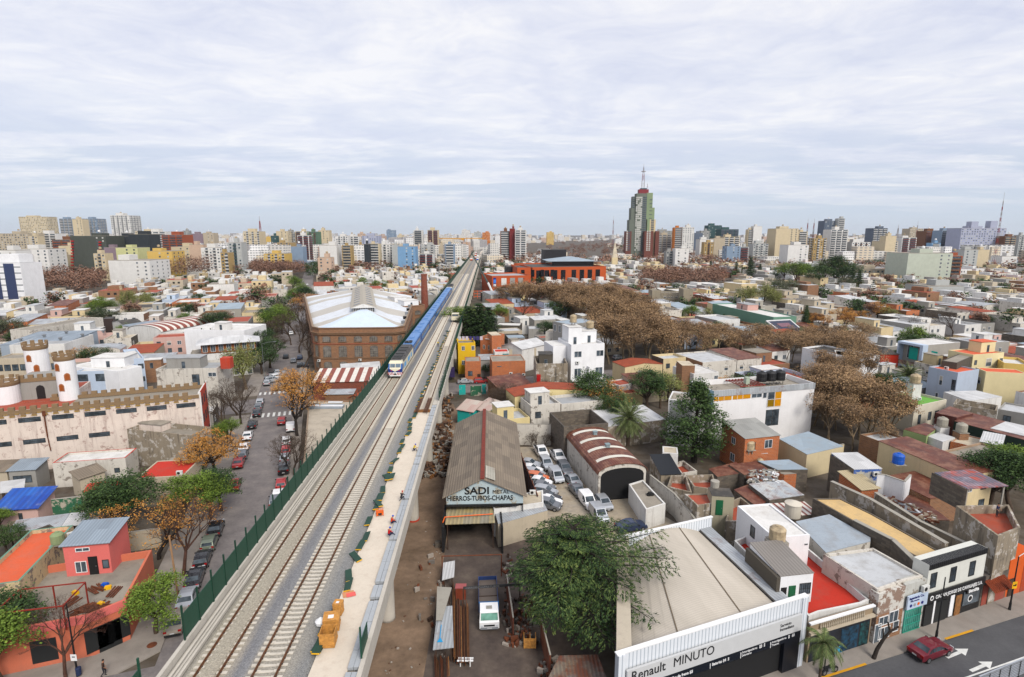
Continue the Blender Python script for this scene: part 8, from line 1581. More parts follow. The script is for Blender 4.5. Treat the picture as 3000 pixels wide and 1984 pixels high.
def mk(kind,seed):
 rg=random.Random(seed*31+sum(map(ord,kind)));H=10.;b=MB();lm='green';bk=BARK;cn='crown'
 if kind=='planes':
  sgs,tips=SKL(rg,H,3.6,(.5,.45,.5,.5,.5),5,(4,3,3,2,2),.24,.22,wob=.15);tm=tms(sgs,4,BARKP,minr=.016);b2=MB()
  for a,c,r,s,l in sgs:
   if l>4:b2.tube(a,c,.016,.01,n=3,caps=False)
  LVS(b,rg,[t[0]for t in tips if t[1]>3],4000,.22,.34,.8);PROTO[(kind,seed)]=(tm,[('twigs',b2.mesh('twigs',BARKP)),('crown',b.mesh('crown',LF['plane']))]);return PROTO[(kind,seed)]
 if kind in('plane','planef'):
  sgs,tips=SKL(rg,H,4.2,(.55,.5,.55,.6),4,(5,3,3,2),.22,.26);bk=BARKP;tw=[t[0]for t in tips];far=kind=='planef';LVS(b,rg,tw,5200 if not far else 2000,.22 if not far else .50,.40 if not far else .6,.8);tm=tms(sgs,4 if not far else 3,bk,minr=.02);lm='plane' if not far else 'far'
 elif kind in('bare','bareb','barer','bareg'):
  sgs,tips=SKL(rg,H,2.8,(.6,.5,.5,.5,.5),5,(5,3,3,2,2),.16,.2,wob=.16);bk={'bare':BARK,'bareb':BARKR,'barer':BARKR,'bareg':PL(0,(.28,.25,.21))}[kind];tm=tms(sgs,3,bk,minr=.02);b2=MB()
  for a,c,r,s,l in sgs:
   if l>3:b2.tube(a,c,.016,.012,n=3,caps=False)
  for p,l in tips:
   for _ in range(2):b2.tube(p,p+Vector((rg.gauss(0,.35),rg.gauss(0,.35),rg.uniform(0,.5))),.011,.007,n=3,caps=False)
  if kind=='bareb':LVS(b,rg,[t[0]for t in tips],900,.16,.3)
  else:b=None
  PROTO[(kind,seed)]=(tm,[('twigs',b2.mesh('twigs',bk)),]+([('crown',b.mesh('crown',LF['orange']))]if b else[]));return PROTO[(kind,seed)]
 elif kind in('orange','orangeb'):
  sgs,tips=SKL(rg,H,2.6,(.8,.6,.6,.5),4,(5,3,3,2),.10,.24,wob=.16);LVS(b,rg,[t[0]for t in tips],3600 if kind=='orange' else 1500,.22,.38,.5);tm=tms(sgs,4,BARKD,minr=.018);lm='orange'
 elif kind in('green','greend','greenf','greenl','olive'):
  sgs,tips=SKL(rg,H,2.4,(.75,.6,.6,.5),4,(5,4,3,2),.12,.26);tw=[t[0]for t in tips if t[1]>=2];n={'green':7000,'greend':7500,'greenf':2200,'greenl':2600,'olive':6000}[kind];LVS(b,rg,tw,n,.27 if kind!='greenf' else .55,.5,.6);tm=tms(sgs,2 if kind!='greenl' else 4,BARK,minr=.03);lm={'green':'green','greend':'greend','greenf':'greend','greenl':'willow','olive':'olive'}[kind]
 elif kind=='willow':
  sgs,tips=SKL(rg,H,2.6,(.6,.6,.6,.5),4,(5,4,3,2),.25,.26);tw=[]
  for p,l in tips:
   for k in range(5):tw.append((p[0]*(1+.02*k),p[1]*(1+.02*k),p[2]-k*.38))
  LVS(b,rg,tw,7500,.26,.26,1.,droop=1.2,thin=.5);tm=tms(sgs,4,BARKP,minr=.025);lm='willow'
 elif kind=='poplar':
  sgs=[];b2=MB();b2.tube((0,0,-.1),(0,0,H*.95),.16,.02,n=5)
  for i in range(120):
   z=rg.uniform(1.2,H*.92);a=rg.uniform(0,6.28);l=rg.uniform(.6,1.5)*(1-.4*z/H);p=Vector((0,0,z));q=p+Vector((cos(a)*l*.42,sin(a)*l*.42,l));b2.tube(p,q,.03,.01,n=3,caps=False)
   if i%2:b2.tube(q,q+Vector((rg.gauss(0,.15),rg.gauss(0,.15),.5)),.02,.01,n=3,caps=False)
  LVS(b,rg,[(rg.gauss(0,.35),rg.gauss(0,.35),rg.uniform(1.5,H))for _ in range(60)],420,.3,.3);PROTO[(kind,seed)]=(b2.mesh('trunk',BARKP),[('crown',b.mesh('crown',LF['far']))]);return PROTO[(kind,seed)]
 elif kind=='cypress':
  b2=MB();b2.tube((0,0,-.1),(0,0,H*.96),.28,.03,n=7);cs=[]
  for i in range(150):
   z=rg.uniform(1.6,H*.97);t=(z-1.6)/(H-1.6);R_=(2.35*sin(pi*min(1,t*1.05+.16))**.7+.25)*rg.uniform(.35,1.);a=rg.uniform(0,6.28);c=Vector((cos(a)*R_,sin(a)*R_,z+.1));cs.append(c)
   if i%2==0:b2.tube((0,0,z-.5),c,.05,.02,n=3,caps=False)
  LVS(b,rg,cs,14000,.17,.34,.75,droop=-.5);tm=b2.mesh('trunk',BARKD);lm='greend'
 elif kind in('firg','arauc'):
  b2=MB();b2.tube((0,0,-.1),(0,0,H*.98),.22,.02,n=6);cs=[];tiers=11 if kind=='arauc' else 13
  for i in range(tiers):
   t=i/(tiers-1);z=(.9+(H-1.1)*t)if kind=='arauc' else 1.+(H-1.2)*t;R_=(2.6*(1-t)**.8+.25)if kind=='firg' else 2.5*(1-t)+.35;nb_=7 if t<.8 else 5;ph=rg.uniform(0,6)
   for j in range(nb_):
    a=ph+j*6.283/nb_+rg.uniform(-.2,.2);rr_=R_*rg.uniform(.75,1.15);e=Vector((cos(a)*rr_,sin(a)*rr_,z-.25*rr_*(1 if kind=='firg' else-.12)+rg.uniform(-.15,.15)));b2.tube((0,0,z),e,.045,.015,n=3,caps=False)
    for k in range(1,7):cs.append(Vector((0,0,z)).lerp(e,k/6))
  LVS(b,rg,cs,8000 if kind=='firg' else 3200,.24,.24 if kind=='firg' else .13,.6 if kind=='firg' else .4,droop=.2);tm=b2.mesh('trunk',BARKD);lm='greend'
 elif kind in('palm','palmq'):
  b2=MB();z0=H*.56 if kind=='palm' else H*.68;r=.45 if kind=='palm' else .2
  for i in range(10):b2.tube((0,0,-.1+z0*i/10),(0,0,z0*(i+1)/10),r*(1.05-.15*i/10),r*(.95-.15*(i)/10),n=9,caps=False)
  nf=78 if kind=='palm' else 26
  if kind=='palm':b2.lathe([(.45,z0-.6),(.8,z0-.1),(.6,z0+.5),(.1,z0+.9)],9)
  for j in range(nf):
   t=j/nf;a=j*2.399;el=(1.35-t*2.)if kind=='palm' else(1.25-t*1.9);L=(4.6 if kind=='palm' else 3.4)*rg.uniform(.85,1.1);p=Vector((0,0,z0+.2));d=Vector((cos(a)*cos(el),sin(a)*cos(el),sin(el)));pts=[p];n=9
   for i in range(n):
    p=p+d*(L/n);d=(d+Vector((0,0,-.13 if kind=='palm' else-.24))).normalized();pts.append(p)
   for i in range(1,n+1):
    q=pts[i];dd=(pts[i]-pts[i-1]).normalized();sd_=dd.cross(Vector((0,0,1)))
    if sd_.length<.01:continue
    sd_.normalize();ll=(.85 if kind=='palm' else .7)*sin(pi*(i/(n+1))**.6)+.15
    for sg in(-1,1):
     for m_ in(0,.5):
      qq=q-dd*(L/n)*m_;tip=qq+sd_*sg*ll*.8+dd*ll*.65+Vector((0,0,-ll*.35));wv_=dd*.09;o=len(b.v);b.v+= [tuple(qq-wv_),tuple(qq+wv_),tuple(tip)];b.f.append((o,o+1,o+2));b.m.append(0)
   for i in range(n):b2.tube(pts[i],pts[i+1],.03,.02,n=3,caps=False)
  tm=b2.mesh('trunk',BARK);lm='palm';cn='fronds'
 elif kind=='cedar':
  b2=MB();b2.tube((0,0,-.1),(.2,0,H*.5),.34,.26,n=9);b2.tube((.2,0,H*.5),(0,0,H*.97),.26,.03,n=7);nlim=0
  for i in range(64):
   t=(i//8+.5)/8;z=2.2+(H-2.6)*t**.9+rg.uniform(-.12,.12);R_=(1.-(t-.28)**2*1.25)*5.3 if t>.28 else(4.+t*4.6);a=i*2.399+rg.uniform(-.3,.3);R_=max(.6,R_*(1-.6*max(0,t-.55)/.45))*(1+.28*cos(a+2.6));L=R_*rg.uniform(.7,1.12);p=Vector((.1,0,z));d=Vector((cos(a),sin(a),.30+.25*t)).normalized();pts=[p];n=8
   for k in range(n):
    p=p+d*(L/n);d=(d+Vector((rg.gauss(0,.06),rg.gauss(0,.06),-.058))).normalized();pts.append(p)
   for k in range(n):b2.tube(pts[k],pts[k+1],.085*(1-k/n*.8),.085*(1-(k+1)/n*.8),n=4,caps=False)
   for k in range(1,n+1):
    q=pts[k];dd=(pts[k]-pts[k-1]).normalized();sd_=dd.cross(Vector((0,0,1))).normalized();wl=(1.25*sin(pi*min(1,k/n*.85+.1))+.25)*min(1.,L/3.5)
    for sg in(-1,1):
     for m_ in(0,.5):
      s0=q-dd*(L/n)*m_;e=s0+(sd_*sg+dd*.75)*wl*rg.uniform(.7,1.1)+Vector((0,0,-.12-.22*wl*rg.random()))
      for _ in range(int(20*wl)+7):
       u=rg.random()**.8;c=s0.lerp(e,u)+Vector((rg.gauss(0,.06),rg.gauss(0,.06),rg.gauss(0,.02)-.08*u));dr=((e-s0).normalized()+Vector((rg.gauss(0,.45),rg.gauss(0,.45),rg.gauss(-.25,.25)))).normalized();ln=rg.uniform(.10,.20);wv_=dr.cross(Vector((rg.gauss(0,.4),rg.gauss(0,.4),1))).normalized()*ln*.20;o=len(b.v);b.v+= [tuple(c-dr*ln*.4-wv_*.6),tuple(c-wv_*-.9),tuple(c+dr*ln),tuple(c-wv_)];b.f.append((o,o+1,o+2,o+3));b.m.append(0)
  tm=b2.mesh('trunk',BARKD);lm='cedar'
 PROTO[(kind,seed)]=(tm,[(cn,b.mesh(cn,LF[lm]))]);return PROTO[(kind,seed)]
NV_=dict(planes=3,plane=5,planef=4,bare=3,green=4,greend=3,greenf=3,orange=3,orangeb=2,bareb=1,barer=1,bareg=1,willow=2,poplar=3,olive=2,palm=2,palmq=2,firg=2)
cntk={};lodm={}
TRS.sort(key=lambda t:t[0]**2+t[1]**2)
KC={'palm':'palm_tree','palmq':'palm_tree','cypress':'evergreen_tree','cedar':'cedar_tree','firg':'conifer_tree','arauc':'conifer_tree','willow':'willow_tree','poplar':'poplar_tree','planes':'plane_tree','plane':'plane_tree','planef':'plane_tree'}
tot=0;far_b={'far':MB(),'greend':MB()}
for x,y,h,kind,lab,grp in TRS:
 tot+=1;sd_=tr.randrange(NV_.get(kind,1))
 if tot>290 and grp:
  bb=far_b['far' if kind[:4]in('plan','bare','oran','popl')else 'greend'];LVS(bb,tr,[(x+tr.gauss(0,h*.2),y+tr.gauss(0,h*.2),h*tr.uniform(.4,.88))for _ in range(16)],300,.9,h*.085,.7);continue
 wd=1.75 if kind=='firw' else 1.;kind='firg' if kind=='firw' else kind;tm,parts=PROTO.get((kind,sd_))or mk(kind,sd_);r=EM(KC.get(kind,'tree'),(x,y,0),tr.uniform(0,6.28)if kind not in('cedar',)else 2.6,lab,'tree',grp);s=h/10.;sx=s*tr.uniform(.92,1.12)if kind not in('cedar','cypress','palm')else s
 if kind in('green','greend','olive')and h>12:sx*=.95
 if kind=='cedar':sx*=1.38
 if kind=='cypress':sx*=1.38
 r.scale=(sx*wd,sx*wd,s);MK('trunk',tm,r)
 for nm,me in parts:MK(nm,me,r)
for k_,bb in far_b.items():
 if bb.v:tag(bb.bd('far_tree_crowns',LF[k_]),'far '+('brown' if k_=='far' else 'green')+' tree crowns beyond the countable ones','trees',kind='stuff')
def woods(lbl,m,n,xf,Y0,Y1,h,cl):
 b=MB();r_=random.Random(len(lbl))
 for _ in range(n):
  Y=Y0+(Y1-Y0)*r_.random()**1.3;x=Y*r_.uniform(*xf)
  if not isf([(x-2,Y-2),(x+2,Y-2),(x,Y+2)]):continue
  H_=h*r_.uniform(.7,1.15);R_=H_*.45;LVS(b,r_,[(x+r_.gauss(0,R_*.6),Y+r_.gauss(0,R_*.6),H_*r_.uniform(.5,.9))for _ in range(7)],cl,1.5+Y/1100,R_*.35,.6)
 tag(b.bd('far_woodland',m),lbl,'woodland',kind='stuff')
woods('brown treetops of the far parkland right of the viaduct',LF['far'],620,(-.02,.42),640,1700,13,44)
woods('brown treetops scattered through the far city on the left',LF['far'],300,(-.95,-.08),560,1600,12,40)
woods('dark green treetops along the far right horizon',LF['greend'],420,(.18,.95),800,2600,17,40)
woods('brown treetops scattered through the far city on the right',LF['far'],350,(.3,.95),560,1500,12,40)
for i in range(46):
 x,y=G('C',420+tr.random()*900,tr.uniform(840,1080),0)
 if not isf([(x-.3,y-.3),(x+.3,y-.3),(x,y+.3)]):continue
 tm,parts=PROTO.get(('bare',i%3))or mk('bare',i%3);r=EM('shrub',(x,y,-1.2),tr.uniform(0,6),'bare thorny thicket shrub behind the long grey gabled shed','shrub','bare thicket behind the long shed');s=tr.uniform(.6,.85);r.scale=(s*1.1,s*1.1,s);MK('trunk',tm,r)
 for nm,me in parts:MK(nm,me,r)
for i in range(7):
 x,y=G('H',1000+i*60,330+tr.uniform(-10,30),0);tm,parts=PROTO[('bare',i%3)];r=EM('shrub',(x,y,-.5),tr.uniform(0,6),'dry bare shrub against the white wall at the back of the car park','shrub','dry shrubs against the car park wall');r.scale=(.3,.3,.34);MK('trunk',tm,r)
 for nm,me in parts:MK(nm,me,r)
# VEHICLES
def CPT(name,c,rough=.28,metal=.25):
 if name in MT:return MT[name]
 m,nt,bs=newmat(name);bs.inputs['Base Color'].default_value=(*c,1);bs.inputs['Roughness'].default_value=rough;bs.inputs['Metallic'].default_value=metal;n=nz_(nt,vc_(nt),2.,4);LK(nt,rp_(nt,n,[(.3,rough),(.8,rough+.25)]),bs.inputs['Roughness']);bs.inputs['Coat Weight'].default_value=.5;return m
PC=dict(white=CPT('car_white',(.75,.75,.76),.3,0),silver=CPT('car_silver',(.45,.47,.50),.3,.5),grey=CPT('car_grey',(.16,.17,.19),.3,.4),black=CPT('car_black',(.012,.012,.015),.2,.1),navy=CPT('car_navy',(.015,.03,.08),.25,.2),red=CPT('car_red',(.36,.02,.02),.3,.1),maroon=CPT('car_maroon',(.17,.010,.022),.28,.3),orange=CPT('car_orange',(.6,.13,.03),.3,.1),champagne=CPT('car_champagne',(.33,.29,.24),.3,.5),green=CPT('car_sage',(.20,.23,.17),.3,.4),yellow=CPT('car_yellow',(.7,.5,.02),.4,0))
CT=dict(sedan=(4.3,1.72,[(0,.62,.62,0),(.015,.90,.90,0),(.15,.97,.98,0),(.27,.93,1.34,1),(.40,.92,1.43,1),(.56,.91,1.40,1),(.72,.92,.95,1),(.90,.82,.84,0),(.985,.66,.67,0),(1,.45,.45,0)]),
 hatch=(3.9,1.70,[(0,.62,.62,0),(.015,.95,.97,0),(.09,.96,1.36,1),(.22,.95,1.47,1),(.45,.93,1.47,1),(.56,.92,1.43,1),(.75,.93,.97,1),(.92,.84,.85,0),(.985,.68,.69,0),(1,.45,.45,0)]),
 suv=(4.4,1.82,[(0,.7,.7,0),(.012,1.05,1.08,0),(.05,1.06,1.55,1),(.18,1.05,1.68,1),(.45,1.02,1.68,1),(.57,1.,1.62,1),(.73,1.02,1.06,1),(.93,.95,.97,0),(.985,.78,.79,0),(1,.5,.5,0)]),
 van=(4.2,1.74,[(0,.7,.7,0),(.01,1.,1.05,0),(.03,1.05,1.70,0),(.12,1.05,1.80,0),(.52,1.02,1.80,0),(.62,1.,1.70,1),(.80,.98,1.02,1),(.93,.85,.87,0),(.985,.66,.67,0),(1,.45,.45,0)]),
 pickup=(5.,1.82,[(0,.7,.7,0),(.01,1.05,1.06,0),(.30,1.05,1.06,0),(.33,1.05,1.5,1),(.37,1.05,1.72,1),(.55,1.02,1.72,1),(.60,1.,1.66,1),(.74,1.02,1.06,1),(.93,.95,.98,0),(.985,.8,.81,0),(1,.5,.5,0)]))
CARP={}
TYRE=PL(0,(.02,.02,.02),.85);RIM=PL(0,(.4,.41,.42),.35,.7);LAMP=PL(0,(.65,.67,.7),.1);TAIL=PL(0,(.35,.02,.02),.25);CARG=GLS(0,(.02,.028,.035),.06);PLATE=PL('number_plate',(.55,.55,.55),.5)
def CRP(t):
 if t in CARP:return CARP[t]
 L,W,st=CT[t];b=MB();g=MB();hw=W/2
 def ring(x,zb,zt,cab):
  taper=1-.10*max(0,(abs(x-.5)-.38)/.12)**1.5;w=hw*taper;wr=w*(.80 if cab and zt-zb>.2 else .93 if not cab else .88);y=x*L
  return [(-w*.96,y,.28),(-w,y,.5 if zb>.5 else .4),(-w*.985,y,zb),(-wr,y,zt),(wr,y,zt),(w*.985,y,zb),(w,y,.5 if zb>.5 else .4),(w*.96,y,.28)]
 R_=[ring(*s)for s in st]
 for r in R_:b.v.extend(r)
 def gq(*p):g.quad(*p)
 for i in range(len(st)-1):
  c0,c1=st[i],st[i+1]
  for j in range(7):
   f=(i*8+j,i*8+j+1,(i+1)*8+j+1,(i+1)*8+j);b.f.append(f[::-1]);b.m.append(0)
  tall=max(c0[2]-c0[1],c1[2]-c1[1])
  if(c0[3]or c1[3]or t=='van' and c0[0]>.5)and tall>.25:
   A=[Vector(p)for p in R_[i]];B=[Vector(p)for p in R_[i+1]]
   if min(c0[2]-c0[1],c1[2]-c1[1])>.2 or tall>.3 and(c0[2]-c0[1]>.25 or c1[2]-c1[1]>.25):
    for sg,(lo,hi)in((-1,(2,3)),(1,(5,4))):
     if t=='van' and c1[0]<.6:continue
     p=[A[lo].lerp(A[hi],.12),B[lo].lerp(B[hi],.12),B[lo].lerp(B[hi],.88),A[lo].lerp(A[hi],.88)];ctr=sum(p,Vector())/4;p=[ctr+(q-ctr)*.92+Vector((sg*.012,0,.004))for q in p];gq(*[tuple(q)for q in(p if sg>0 else p[::-1])])
   dz=abs(c0[2]-c1[2]);dx=(c1[0]-c0[0])*L
   if dz/dx>.25:
    p=[A[3],A[4],B[4],B[3]];ctr=sum(p,Vector())/4;n_=(p[1]-p[0]).cross(p[3]-p[0]).normalized();n_=n_ if n_.z>0 else-n_;p=[ctr+(q-ctr)*.86+n_*.014 for q in p];gq(*[tuple(q)for q in p])
 b.f.append(tuple(range(8)));b.m.append(0);k=(len(st)-1)*8;b.f.append(tuple(k+j for j in range(7,-1,-1)));b.m.append(0);b.f.append((0,7,k+7,k)[::-1]);b.m.append(0);tr_=MB();tr_.box(-hw*.86,-.05,.3,hw*.86,.02,.5);tr_.box(-hw*.8,L-.02,.28,hw*.8,L+.05,.48);tr_.box(-hw*.99,L*.25,.2,hw*.99,L*.75,.30)
 if t=='pickup':tr_.box(-hw*.85,.1,.98,hw*.85,L*.3,1.075)
 CARP[t]=dict(L=L,W=W,body=b.mesh('body',PC['white'],False),glass=g.mesh('window_glass',CARG),trim=tr_.mesh('bumper',BLK));hl=MB();hl.box(-.17,-.03,-.08,.17,.03,.08);CARP[t]['hl']=hl.mesh('headlight',LAMP);tl=MB();tl.box(-.14,-.03,-.1,.14,.02,.12);CARP[t]['tl']=tl.mesh('taillight',TAIL)
 if 'wheel' not in CARP:
  w=MB();w.tube((-.1,0,0),(.1,0,0),.31,n=18);CARP['wheel']=w.mesh('wheel',TYRE);w=MB();w.tube((-.115,0,0),(.115,0,0),.19,n=12);CARP['rim']=w.mesh('rim',RIM);w=MB();w.box(-.2,-.01,-.06,.2,.01,.06);CARP['plate']=w.mesh('number_plate',PLATE);w=MB();w.box(-.1,-.06,0,.1,.06,.13);CARP['mirror']=w.mesh('wing_mirror',BLK)
 return CARP[t]
def car(x,y,hd,t,c,lbl,group=None,z=.03,detail=True,roofc=None):
 P=CRP(t);L=P['L'];W=P['W'];ox=x+sin(hd)*L/2;oy=y-cos(hd)*L/2;r=EM('parked_car' if t!='pickup' else 'pickup_truck',(ox,oy,z),hd,lbl,{'van':'van','pickup':'pickup truck'}.get(t,'car'),group);o=MK('body',P['body'],r);setmat(o,PC[c]);MK('window_glass',P['glass'],r);MK('bumper',P['trim'],r)
 for sx in(-1,1):
  for yy in(.18*L,.82*L):
   w=MK('wheel',CARP['wheel'],r,(sx*(W/2-.09),yy,.31))
   if detail:MK('rim',CARP['rim'],w)
  if detail:
   MK('headlight',P['hl'],r,(sx*W*.34,L*.992,.66 if t not in('suv','pickup')else .8));MK('taillight',P['tl'],r,(sx*W*.38,.012,.80 if t!='suv' else .95));MK('wing_mirror',CARP['mirror'],r,(sx*(W/2+.06),L*.68,.95))
 if detail:MK('number_plate',CARP['plate'],r,(0,-.06,.62));MK('number_plate',CARP['plate'],r,(0,L+.06,.40))
 return r
H2=atan2(.317,.948)
def CAT(fr,px,py,hd,t,c,lbl,group=None,near='rear',detail=True):
 x,y=G(fr,px,py,0);L=CT[t][0];s=1 if near=='rear' else-1
 return car(x-sin(hd)*L/2*s,y+cos(hd)*L/2*s,hd,t,c,lbl,group,detail=detail)
LS='cars parked along the left street'
for px,py,t,c,l in((1360,1270,'sedan','champagne','champagne saloon parked nearest the corner pavement, first of the row'),(1445,1075,'sedan','silver','silver saloon parked behind the champagne one'),(1505,905,'sedan','black','black saloon parked behind the silver one'),(1575,735,'hatch','black','black hatchback parked before the sage estate'),(1630,600,'hatch','green','sage green estate car with roof bars between two black cars'),(1680,490,'sedan','black','black saloon furthest in the near parked row, under the brown tree')):
 CAT('F',px,py,H2,t,c,l,LS)
for fr,px,py,t,c,l in(('F',1835,118,'hatch','red','red hatchback half hidden by the green street tree'),('B',-15,1500,'sedan','red','dark red car at the edge of the orange leaved tree'),('B',25,1415,'hatch','grey','dark grey hatchback below the white one by the castle'),('B',35,1355,'sedan','white','white saloon second from the dark hatchback by the castle'),('B',72,1240,'sedan','white','white saloon parked just below the black one'),('B',118,1130,'hatch','black','black hatchback parked alone between white cars and the black pair'),('B',160,1020,'sedan','black','black car, lower of the pair before the zebra crossing'),('B',175,960,'hatch','grey','dark car, upper of the pair before the zebra crossing'),('B',190,915,'hatch','silver','silver hatchback nearest the zebra crossing'),('B',255,730,'hatch','silver','light blue silver hatchback beyond the junction')):
 CAT(fr,px,py,H2,t,c,l,LS)
CAT('B',235,700,H2-1.25,'suv','silver','silver off-roader parked slantwise beyond the junction');CAT('B',300,670,H2-1.,'hatch','white','white hatchback parked slantwise beyond the junction');CAT('B',270,640,H2-1.3,'pickup','silver','silver pickup parked slantwise beyond the junction')
RS2='cars parked on the right side of the left street'
for fr,px,py,t,c,l in(('B',390,1095,'hatch','red','bright red car under the orange brown tree'),('B',475,1160,'van','white','white van with dark windows under the half bare tree'),('B',435,1285,'hatch','white','white hatchback behind bare twigs'),('B',432,1375,'hatch','red','dull red hatchback behind bare twigs'),('B',418,1450,'hatch','silver','silver car behind bare twigs'),('B',410,1555,'suv','black','black off-roader below the bare twigged tree'),('Q',512,325,'hatch','red','orange red hatchback beside the green fence'),('Q',490,405,'hatch','white','white roofed black hatchback beside the green fence'),('Q',470,445,'hatch','grey','grey car almost hidden by the green fence')):
 CAT(fr,px,py,H2,t,c,l,RS2)
for fr,px,py,t,c,l in(('B',560,560,'hatch','black','dark car in the shade left of the warehouse corner'),('B',500,520,'hatch','grey','grey car parked left of the warehouse'),('B',560,490,'hatch','navy','navy car parked left of the warehouse'),('B',430,480,'hatch','black','dark car on the boulevard opposite the warehouse'),('B',480,260,'hatch','white','white car driving on the boulevard'),('B',510,20,'hatch','silver','silver car further up the boulevard'),('T',475,750,'hatch','white','white car far up the boulevard'),('B',610,560,'hatch','black','dark car at the foot of the warehouse wall')):
 CAT(fr,px,py,H2,t,c,l,'cars on the boulevard',detail=False)
CP_='cars in the dealer car park'
def nose(fr,px,py,deg,t,c,l):return CAT(fr,px,py,R(deg),t,c,l,CP_,near='front')
HM=180+14
nose('H',1255,470,HM,'pickup','white','white pickup at the back of the car park, left one');nose('H',1415,515,HM,'pickup','white','white pickup at the back of the car park, right one')
nose('H',1300,580,HM,'suv','silver','silver off-roader below the left white pickup');nose('H',1475,630,HM,'suv','grey','dark grey off-roader below the right white pickup')
nose('H',1395,698,HM,'van','silver','silver van in the middle of the car park');nose('H',1565,740,HM+4,'sedan','silver','pale silver saloon beside the white vaulted shed wall');nose('H',1610,842,HM+4,'sedan','grey','blue grey saloon beside the white vaulted shed wall')
nose('H',1695,945,HM,'van','white','white panel van before the vaulted shed entrance');nose('H',1845,955,HM,'hatch','silver','silver hatchback before the vaulted shed entrance');nose('H',1805,1075,HM,'van','silver','silver van nearest the cedar')
HL=180+68
for i,(px,py,t,c,l)in enumerate(((1215,550,'sedan','silver','silver saloon, rearmost of the left row along the rusty fence'),(1228,603,'sedan','white','white saloon, second of the left row'),(1248,640,'hatch','silver','silver hatchback, third of the left row'),(1285,680,'hatch','orange','orange hatchback, only orange car of the left row'),(1315,722,'sedan','white','white saloon just below the orange one'),(1345,768,'sedan','grey','dark blue grey saloon in the left row'),(1365,812,'hatch','silver','pale blue silver hatchback in the left row'),(1400,868,'sedan','black','black saloon in the left row'),(1408,905,'sedan','white','white saloon near the end of the left row'),(1400,935,'hatch','grey','dark hatchback at the end of the left row by the cedar'))):nose('H',px,py,HL,t,c,l)
CAT('H',2180,1095,R(180+105),'sedan','navy','dark navy saloon behind the vaulted roof beside the low white office',None,near='front')
car(40.35,48.3,GA-pi/2+.03,'sedan','maroon','dark maroon saloon driving along the avenue at the bottom right')
for fr,px,py,hd,t,c,l in(('C',125,705,R(-80),'sedan','silver','silver car in the lane behind the turquoise shacks'),('C',275,700,R(-80),'hatch','red','dark red car in the lane behind the turquoise shacks'),('C',400,690,R(-80),'hatch','yellow','yellow and black taxi in the lane behind the turquoise shacks'),('C',1560,485,R(-60),'hatch','silver','silver car on the side street behind the white apartment house'),('C',1655,525,R(-60),'sedan','black','black saloon on the side street beside the plane trees'),('C',1715,555,R(-60),'hatch','maroon','dark red car on the side street beside the plane trees'),('V',1260,1195,R(-80),'suv','white','white off-roader on the street before the maroon house'),('M',1880,560,H2,'sedan','red','red car parked at the right edge in the side street'),('M',1930,480,H2,'hatch','red','bright red hatchback further up the right edge side street')):
 CAT(fr,px,py,hd,t,c,l)
x,y=G('C',100,660,0);lr=EM('lorry',(x,y,0),R(-82),'dark violet lorry with a white banner beside the viaduct pillar','lorry');b=MB();b.box(-1.2,-7,.8,1.2,0,3.2);b.bd('box_body',PL(0,(.05,.03,.12)),lr);b=MB();b.box(-1.22,-5.6,1.8,-1.201,-1.6,2.6);b.bd('banner',WP,lr);b=MB()
for yy in(-6,-4.6,-1.2):b.tube((-1.2,yy,.5),(1.2,yy,.5),.5,n=12)
b.bd('wheels',TYRE,lr)
tx_,ty_=G('I',740,1120,0);tk_=EM('flatbed_truck',(tx_,ty_,.02),R(4),'white cab flatbed truck with blue sided empty bed in the metal yard','truck')
b=MB();hw=1.;pr=[(.02,.45),(.0,1.15),(.12,1.25),(.38,2.05),(.5,2.15),(1.75,2.2),(1.85,2.1),(1.85,.5)]
n=len(pr);b.add([(-hw*(.93 if z>1.9 else 1),y_,z)for y_,z in pr]+[(hw*(.93 if z>1.9 else 1),y_,z)for y_,z in pr],[tuple(range(n))[::-1],tuple(range(n,2*n))]+[(i,(i+1)%n,n+(i+1)%n,n+i)for i in range(n)]);b.bd('cab',PC['white'],tk_)
b=MB();b.add([(-.88,.135,1.3),(.88,.135,1.3),(.84,.35,1.98),(-.84,.35,1.98)],[(0,1,2,3)]);b.bd('windscreen',GLS(0,(.06,.14,.11),.1),tk_);b=MB();b.box(-.9,-.06,.42,.9,.02,.62);b.bd('bumper',PL(0,(.3,.31,.33)),tk_);b=MB();b.box(-.55,-.03,.72,.55,.0,.9,0);b.bd('grille',BLK,tk_)
for sx in(-1,1):b=MB();b.box(sx*.76-.13,-.03,.7,sx*.76+.13,.0,.88);b.bd('headlight',LAMP,tk_);b=MB();b.box(sx*1.12-.08,.35,1.4,sx*1.12+.08,.45,1.75);b.bd('wing_mirror',BLK,tk_)
b=MB();b.box(-.3,.75,2.17,.3,1.2,2.23);b.bd('roof_hatch',GREY,tk_);b=MB();b.box(-.25,-.08,.5,.25,-.061,.6);b.bd('number_plate',PLATE,tk_)
TBL=PL(0,(.02,.19,.42),.5);b=MB();b.box(-1.05,1.95,.85,1.05,2.05,2.1,0);b.box(-1.05,2.05,.85,-1.,7.6,1.35,1);b.box(1.,2.05,.85,1.05,7.6,1.35,1);b.box(-1.05,7.6,.85,1.05,7.65,1.35,1);b.bd('bed_side',[TBL,PL(0,(.05,.09,.22),.6)],tk_);b=MB();b.box(-1.,2.052,.8,1.,7.6,.9);b.box(-1,4.6,.9,1,4.68,.96,1);b.bd('bed_floor',[SC(0,(.2,.17,.15),.4),DWD],tk_);b=MB()
for yy in(1.,5.6,6.5):
 for sx in(-.9,.9):b.tube((sx-.12,yy,.42),(sx+.12,yy,.42),.42,n=16)
b.bd('wheels',TYRE,tk_)
